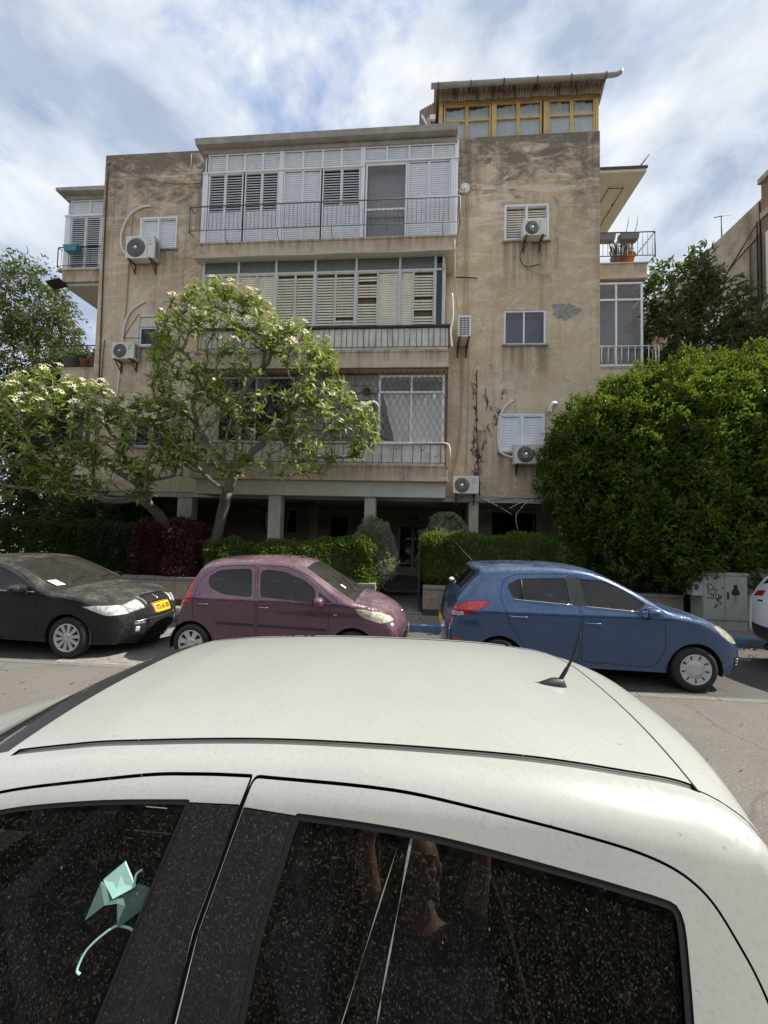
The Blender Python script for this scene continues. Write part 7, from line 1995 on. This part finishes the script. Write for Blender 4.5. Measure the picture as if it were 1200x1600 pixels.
for k in range(9):
    a, e = rr_.uniform(0, 6.28), rr_.uniform(.2, 1.4); c_ = Vector((math.cos(a) * math.cos(e), math.sin(a) * math.cos(e), math.sin(e))) * .09
    nrm = (c_.normalized() + Vector((0, 0, .3))).normalized(); u = nrm.orthogonal().normalized(); w = nrm.cross(u)
    for j in range(5):
        b = 2 * math.pi * j / 5; d_ = u * math.cos(b) + w * math.sin(b); e_ = u * math.cos(b + .75) + w * math.sin(b + .75)
        FL.add([c_, c_ + d_ * .03 + nrm * .008, c_ + (d_ + e_) * .5 * .052 + nrm * .016, c_ + e_ * .022 + nrm * .004], [(0, 1, 2, 3)])
flower_me = FL.mesh('flower_cluster', M_['petal'])
def frangipani(label, base, forks, blobs, ntips, seed, clipf=None):
    rg = np.random.default_rng(seed); rnd_ = random.Random(seed)
    t = thing('frangipani_tree', label, 'tree', base)
    nodes = [Vector(base)]; par = [-1]; w8 = [0]
    def add(path, p0):
        i = p0
        for p in path: nodes.append(Vector(p)); par.append(i); w8.append(0); i = len(nodes) - 1
        return i
    idx = {}
    for nm, fr, path in forks: idx[nm] = add(smoothpts([tuple(nodes[idx[fr] if fr else 0])] + path, 4)[1:], idx[fr] if fr else 0)
    # tips over the crown
    P, O = [], []
    A = np.array([b[6] if len(b) > 6 else 1 for b in blobs]); 
    while len(P) < ntips:
        b = blobs[rg.choice(len(blobs), p=A / A.sum())]
        d = rg.normal(0, 1, 3); d /= np.linalg.norm(d)
        if d[2] < -.75 : continue
        if d[1] > .55: continue
        p = np.array(b[:3]) + d * np.array(b[3:6]) * (1 - abs(rg.normal(0, .16)))
        if any((((p - np.array(c_[:3])) / np.array(c_[3:6])) ** 2).sum() < .45 for c_ in blobs): continue
        if P and min(np.linalg.norm(p - q) for q in P) < .135: continue
        P.append(p); O.append(d)
    order = sorted(range(len(P)), key=lambda i: (Vector(P[i]) - nodes[0]).length)
    plen = {0: 0.0}
    def pl(i):
        s_ = 0
        while par[i] >= 0: s_ += (nodes[i] - nodes[par[i]]).length; i = par[i]
        return s_
    PL = [pl(i) for i in range(len(nodes))]
    nch = [0] * len(nodes)
    tips = []
    for i in order:
        tp = Vector(P[i]); best = None
        for j in range(3, len(nodes)):
            d_ = (nodes[j] - tp).length
            if d_ < .12: continue
            c_ = d_ + .35 * PL[j] + .25 * max(0, nodes[j].z - tp.z) + .35 * max(0, nch[j] - 2)
            if best is None or c_ < best[0]: best = (c_, j)
        j = best[1]; a = nodes[j]
        d_ = (tp - a); L = d_.length
        n_ = max(2, int(L / .22)); k0 = j
        side = Vector((rnd_.gauss(0, 1), rnd_.gauss(0, 1), -.8)).normalized() * L * .10
        nch[j] += 1
        for q in range(1, n_ + 1):
            f = q / n_
            pt = a + d_ * f + side * math.sin(math.pi * f) + Vector((rnd_.gauss(0, .015), rnd_.gauss(0, .015), rnd_.gauss(0, .015)))
            nodes.append(pt); par.append(k0); w8.append(0); nch.append(1); PL.append(PL[k0] + (pt - nodes[k0]).length); k0 = len(nodes) - 1
        tips.append((k0, i))
    for k0, _ in tips:
        i = k0
        while i >= 0: w8[i] += 1; i = par[i]
    rad = [max(.009, .0095 * max(1, w) ** .43) for w in w8]
    kids = {}
    for i, p_ in enumerate(par): kids.setdefault(p_, []).append(i)
    # chains from fork to fork
    main = MB(); rest = []
    stack = [(0, None)]
    chains = []
    for i in range(len(nodes)):
        if i == 0 or len(kids.get(par[i], [])) > 1 or par[i] == 0:
            ch_ = [par[i], i] if par[i] >= 0 else [i]; q = i
            while len(kids.get(q, [])) == 1: q = kids[q][0]; ch_.append(q)
            if len(ch_) > 1: chains.append(ch_)
    big = sorted(chains, key=lambda c_: -w8[c_[1]])
    nbig = 14; tr_ = MB(); tw_ = MB(); lim = []
    for n_, ch_ in enumerate(big):
        pts = [nodes[q] for q in ch_]; rs = [rad[ch_[1]]] + [rad[q] for q in ch_[1:]]
        if par[ch_[1]] == 0 or n_ == 0: tr_.tube(pts, rs, 10)
        elif n_ < nbig: lim.append((pts, rs))
        else: tw_.tube(pts, rs, 6)
    tr_.build('trunk', M_['frangi_bark'], t)
    for pts, rs in lim: m = MB(); m.tube(pts, rs, 8); m.build('limb', M_['frangi_bark'], t)
    tw_.build('branches', M_['frangi_bark'], t, 'stuff')
    # leaves
    cand = []
    for k0, i in tips:
        p = nodes[k0]; ax = (p - nodes[par[k0]]).normalized(); ax = (ax + Vector(O[i]) * .4 + Vector((0, 0, .5))).normalized()
        n_ = rnd_.randint(8, 12); ph = rnd_.uniform(0, 6.28)
        u = ax.orthogonal().normalized(); w = ax.cross(u)
        for q in range(n_):
            a = ph + q * 2.4; el = rnd_.uniform(-.15, .75) if q > 2 else rnd_.uniform(.7, 1.2)
            d_ = (u * math.cos(a) + w * math.sin(a)) * math.cos(el) + ax * math.sin(el)
            cand.append((p - ax * rnd_.uniform(0, .09), d_.normalized(), ax, rnd_.uniform(.75, 1.2)))
    cand.sort(key=lambda c_: c_[0].y)
    V = []; Fq = []; Rn = []
    for n_, (p, d_, ax, sc) in enumerate(cand):
        z = (ax - d_ * ax.dot(d_)); z = z.normalized() if z.length > 1e-3 else d_.orthogonal().normalized(); y = z.cross(d_)
        m = Matrix((d_, y, z)).transposed(); li = rnd_.randrange(5)
        if n_ < 300:
            inst('leaf', LEAVES[li][0], t, p, m.to_euler(), (sc, sc, sc))
        else:
            b = len(V); MM = np.array(m) * sc
            V += list(LEAVES[li][1] @ MM.T + np.array(p)); Fq += [tuple(b + q for q in f) for f in LEAVES[li][2]]; Rn += [(.1, .35, .6, .85, 1.0)[li]] * len(LEAVES[li][1])
    me = bpy.data.meshes.new('foliage'); me.from_pydata([tuple(v - np.array(base)) for v in V], [], Fq); me.polygons.foreach_set('use_smooth', [True] * len(Fq))
    at = me.attributes.new('rnd', 'FLOAT', 'POINT'); at.data.foreach_set('value', Rn); me.materials.append(M_['l_frangi']); link('foliage', me, t, 'stuff')
    for k0, i in tips:
        if O[i][2] > .1 and rnd_.random() < .62:
            inst('flower_cluster', flower_me, t, nodes[k0] + Vector((0, 0, .09)), (rnd_.uniform(-.4, .4), rnd_.uniform(-.4, .4), rnd_.uniform(0, 6)), [rnd_.uniform(1.0, 1.6)] * 3)
    return t
frangipani('flowering frangipani with a leaning trunk in front of the balconies', (-5.35, 9.95, .25),
    [('a', None, [(-5.3, 9.95, 1.0), (-5.05, 9.85, 1.9), (-4.75, 9.6, 2.8), (-4.45, 9.35, 3.4)]), ('b', 'a', [(-4.3, 9.2, 4.2), (-4.35, 9.1, 5.0)]), ('c', 'a', [(-3.9, 9.15, 3.9), (-3.3, 9.0, 4.3)]), ('d', 'b', [(-4.6, 9.0, 5.6)]), ('e', 'b', [(-3.9, 9.0, 5.7)]), ('f', 'a', [(-4.9, 9.2, 3.9), (-5.3, 9.1, 4.5)])],
    [(-4.75, 8.85, 6.3, 1.6, .95, 1.55, 3), (-3.4, 8.75, 5.4, 1.75, .95, 1.45, 3), (-2.0, 8.7, 4.35, 1.15, .8, .8, 1.6), (-4.7, 8.9, 4.3, 1.5, .85, 1.2, 1.6), (-3.3, 8.85, 3.75, 1.5, .7, .7, 1.3), (-5.6, 9.0, 5.4, .8, .7, .8, .8)], 480, 4)
frangipani('spreading frangipani over the hedge at the left edge', (-6.35, 10.1, .25),
    [('a', None, [(-6.4, 10.05, 1.4), (-6.55, 9.9, 2.2), (-7.0, 9.6, 2.75)]), ('b', 'a', [(-7.8, 9.4, 2.7), (-8.6, 9.2, 3.2)]), ('c', 'a', [(-6.8, 9.3, 3.4), (-6.4, 9.1, 3.8)]), ('d', 'b', [(-8.9, 9.1, 4.0)]), ('e', 'b', [(-9.4, 9.1, 3.7)])],
    [(-8.8, 8.95, 4.3, 1.7, .9, 1.5, 3), (-7.1, 8.9, 4.1, 1.2, .85, 1.0, 2), (-6.1, 8.9, 4.0, .95, .8, 1.1, 1.6), (-9.9, 9, 3.6, 1.2, .8, 1.2, 1.2), (-7.6, 8.9, 3.2, 1.6, .7, .7, 1.3)], 420, 9)
# hedge and house added unseen behind the photographer to keep window reflections dark
hedge('hedge', 'tall dark hedge behind the photographer, across the near pavement', 'hedge', -12, 12, -4.6, -3.4, .13, 3.3, 17000, .13, .075, M_['l_back'], k=6, round_=.3, noise=.1)
mb = MB(); mb.box(-30, -12, 0, 30, -6.5, 5.0); mb.top('house', M_['nwall'], 'brown rendered house across the near pavement, behind the photographer', 'house')

# fallen leaves and litter along the gutter, on the bonnets and in the cowl
def fallen(name, n, xr, yr, zf, cols, size):
    P = np.stack([RNG.uniform(*xr, n), RNG.uniform(*yr, n), np.zeros(n)], 1); P[:, 2] = [zf(x, y) for x, y, _ in P]
    D = unit(np.concatenate([RNG.normal(0, 1, (n, 2)), RNG.normal(0, .15, (n, 1))], 1))
    me = leaf_mesh(name, P, D, size * RNG.uniform(.6, 1.3, n), size * .45 * RNG.uniform(.6, 1.3, n), leafmat('dry ' + name, *cols, .8, 0), (0, 0, 0), fold=.15, droop=.1)
    return link(name, me, None, 'stuff')
fallen('fallen_leaves', 420, (-9, 9), (7.2, 8.35), lambda x, y: .006, ((.10, .06, .03), (.26, .17, .07)), .07)
fallen('fallen_leaves', 160, (-9, 9), (3.2, 7.0), lambda x, y: .012, ((.12, .08, .04), (.26, .18, .09)), .05)
fallen('fallen_leaves', 200, (-9, 9), (8.65, 9.5), lambda x, y: .142, ((.10, .06, .03), (.26, .17, .07)), .06)
# ------------------------------------------------------------------ the photographer, seen only as a reflection in the car window
M_['skin'] = plain('tanned skin', (0.42, 0.24, 0.16), 0.55, 0, 0.08, 14)
M_['shirt'] = plain('dark t-shirt', (0.03, 0.03, 0.035), 0.9, 0, 0.2, 20)
M_['jeans'] = plain('dark trousers', (0.03, 0.035, 0.05), 0.9)
PX, PY = 0.07, -0.34
pr = thing('person', 'bald man in a dark t-shirt and glasses holding a phone up with both hands', 'person', (PX, PY, .13))
def skin(name, verts, edges, radii, mat, parent, sub=2, root=0):
    me = bpy.data.meshes.new(name); off = wpos(parent)
    me.from_pydata([tuple(Vector(v) - off) for v in verts], edges, [])
    o = bpy.data.objects.new(name, me); COL.objects.link(o)
    o.modifiers.new('skin', 'SKIN'); o.modifiers['skin'].use_smooth_shade = True
    for i, r in enumerate(radii):
        me.skin_vertices[0].data[i].radius = r if isinstance(r, tuple) else (r, r)
        me.skin_vertices[0].data[i].use_root = (i == root)
    s_ = o.modifiers.new('sub', 'SUBSURF'); s_.levels = sub; s_.render_levels = sub
    dg = bpy.context.evaluated_depsgraph_get(); dg.update()
    m2 = bpy.data.meshes.new_from_object(o.evaluated_get(dg)); bpy.data.objects.remove(o)
    m2.name = name; m2.materials.clear(); m2.materials.append(mat); m2.polygons.foreach_set('use_smooth', [True] * len(m2.polygons))
    return link(name, m2, parent)
B = lambda x, y, z: (PX + x, PY + y, z)
V = [B(0, -.02, .78), B(0, -.02, .95), B(0, -.01, 1.10), B(0, 0, 1.25), B(0, .02, 1.34), B(0, .05, 1.42)]
rad = [(.15, .11), (.14, .105), (.155, .11), (.15, .10), (.058, .058), (.055, .06)]
E_ = [(0, 1), (1, 2), (2, 3), (3, 4), (4, 5)]
def chain(p0, pts, rs):
    i = p0
    for p, r in zip(pts, rs): V.append(p); rad.append(r); E_.append((i, len(V) - 1)); i = len(V) - 1
for s_ in (-1, 1):
    chain(3, [B(s_ * .17, 0, 1.27), B(s_ * .24, .10, 1.42), B(s_ * .27, .17, 1.56), B(s_ * .17, .25, 1.78), (s_ * .065 + .0, -.075, 1.975)], [.065, .05, .042, .038, .027])
    chain(0, [B(s_ * .10, .02, .70), B(s_ * .12, .16, .46), B(s_ * .12, .06, .26), B(s_ * .12, -.03, .19), B(s_ * .12, .12, .165)], [.085, .065, .05, .035, .03])
skin('body', V, E_, rad, M_['skin'], pr)
V2 = V[:4]; skin('shirt', [V[0], V[1], V[2], V[3], B(0, .015, 1.31), B(-.18, 0, 1.28), B(-.235, .09, 1.40), B(.18, 0, 1.28), B(.235, .09, 1.40)], [(0, 1), (1, 2), (2, 3), (3, 4), (3, 5), (5, 6), (3, 7), (7, 8)], [(.165, .125), (.155, .12), (.17, .125), (.165, .115), (.075, .075), .08, .066, .08, .066], M_['shirt'], pr)
L_ = []; Le = []; Lr = []
L_ = [B(0, -.02, .86), B(.10, .01, .72), B(.12, .16, .46), B(.12, .06, .28), B(.12, -.03, .21), B(-.10, .01, .72), B(-.12, .16, .46), B(-.12, .06, .28), B(-.12, -.03, .21)]
skin('trousers', L_, [(0, 1), (1, 2), (2, 3), (3, 4), (0, 5), (5, 6), (6, 7), (7, 8)], [(.165, .13), .105, .082, .068, .06, .105, .082, .068, .06], M_['jeans'], pr)
hc = Vector(B(0, .075, 1.50))
mb = MB(); ell(mb, hc + Vector((0, -.012, .035)), (.076, .096, .092), 20, 14); ell(mb, hc + Vector((0, .025, -.045)), (.058, .066, .075), 18, 12)
ell(mb, hc + Vector((0, .088, -.005)), (.016, .024, .026), 10, 8)
for s_ in (-1, 1):
    ell(mb, hc + Vector((s_ * .078, -.01, -.005)), (.010, .022, .034), 10, 8); ell(mb, hc + Vector((s_ * .034, .062, -.02)), (.028, .022, .024), 10, 8); ell(mb, hc + Vector((s_ * .032, .074, .032)), (.03, .014, .010), 10, 6)
hd = mb.build('head', M_['skin'], pr)
mb = MB(); ell(mb, hc + Vector((0, .075, -.052)), (.028, .016, .008), 12, 6); mb.build('mouth', plain('lip', (.30, .12, .10)), hd)
for s_ in (-1, 1):
    mb = MB(); ell(mb, hc + Vector((s_ * .033, .070, .014)), (.013, .012, .010), 10, 8); mb.build('eye', plain('eye', (.25, .22, .2), .2), hd)
mb = MB()
for s_ in (-1, 1):
    mb.tube([hc + Vector((s_ * .034 + .026 * math.cos(a), .092, .012 + .020 * math.sin(a))) for a in [2 * math.pi * k / 16 for k in range(17)]], .0028, 5, False)
    mb.tube([hc + Vector((s_ * .06, .092, .016)), hc + Vector((s_ * .078, .0, .012))], .0025, 5)
mb.tube([hc + Vector((-.008, .094, .016)), hc + Vector((.008, .094, .016))], .0025, 5); mb.build('glasses', M_['seam'], hd)
rr_ = random.Random(4); mb = MB()
for k in range(700):
    a = rr_.uniform(-1.9, 1.9); z = rr_.uniform(-.12, -.045); p = hc + Vector((math.sin(a) * .062, .025 + math.cos(a) * .066, z)); n_ = Vector((math.sin(a), math.cos(a), -.6)).normalized()
    mb.tube([p, p + n_ * .014], [.0012, .0004], 3, False)
mb.build('beard', plain('grey beard', (.35, .33, .31), .9), hd, 'stuff')
ph = thing('phone', 'dark phone held up by the photographer', 'phone', (0, -.014, 2.02))
mb = MB(); mb.bevbox(-.038, -.018, 2.02, .038, -.010, 2.125, .003); mb.build('case', M_['seam'], ph)
mb = MB(); mb.box(-.034, -.0185, 2.03, .034, -.0181, 2.118); mb.build('screen', plain('phone glass', (.02, .02, .02), .1), ph)
for s_ in (-1, 1):      # hands: palm, four fingers behind the phone, thumb on the screen side
    w_ = Vector((s_ * .065, -.075, 1.975)); k = Vector((s_ * .052, -.035, 2.025))
    Vh = [w_, w_.lerp(k, .5) + Vector((s_ * .006, 0, 0)), k]; Eh = [(0, 1), (1, 2)]; Rh = [(.022, .018), (.030, .017), (.026, .013)]
    for q in range(4):
        b = k + Vector((s_ * .004, .004, -.012 + .019 * q)); l_ = (.8, .95, 1.0, .85)[q]
        Vh += [b, b + Vector((-s_ * .002, .026 * l_, .002)), b + Vector((-s_ * .022 * l_, .031, .003)), b + Vector((-s_ * .036 * l_, .030, .004))]
        i = len(Vh) - 4; Eh += [(2, i), (i, i + 1), (i + 1, i + 2), (i + 2, i + 3)]; Rh += [.0085, .0078, .0072, .0062]
    b = w_.lerp(k, .45) + Vector((-s_ * .012, -.004, .0)); Vh += [b, b + Vector((-s_ * .018, .016, .028)), b + Vector((-s_ * .03, .024, .05))]
    i = len(Vh) - 3; Eh += [(1, i), (i, i + 1), (i + 1, i + 2)]; Rh += [.012, .0095, .008]
    skin('hand', Vh, Eh, Rh, M_['skin'], pr, 2)
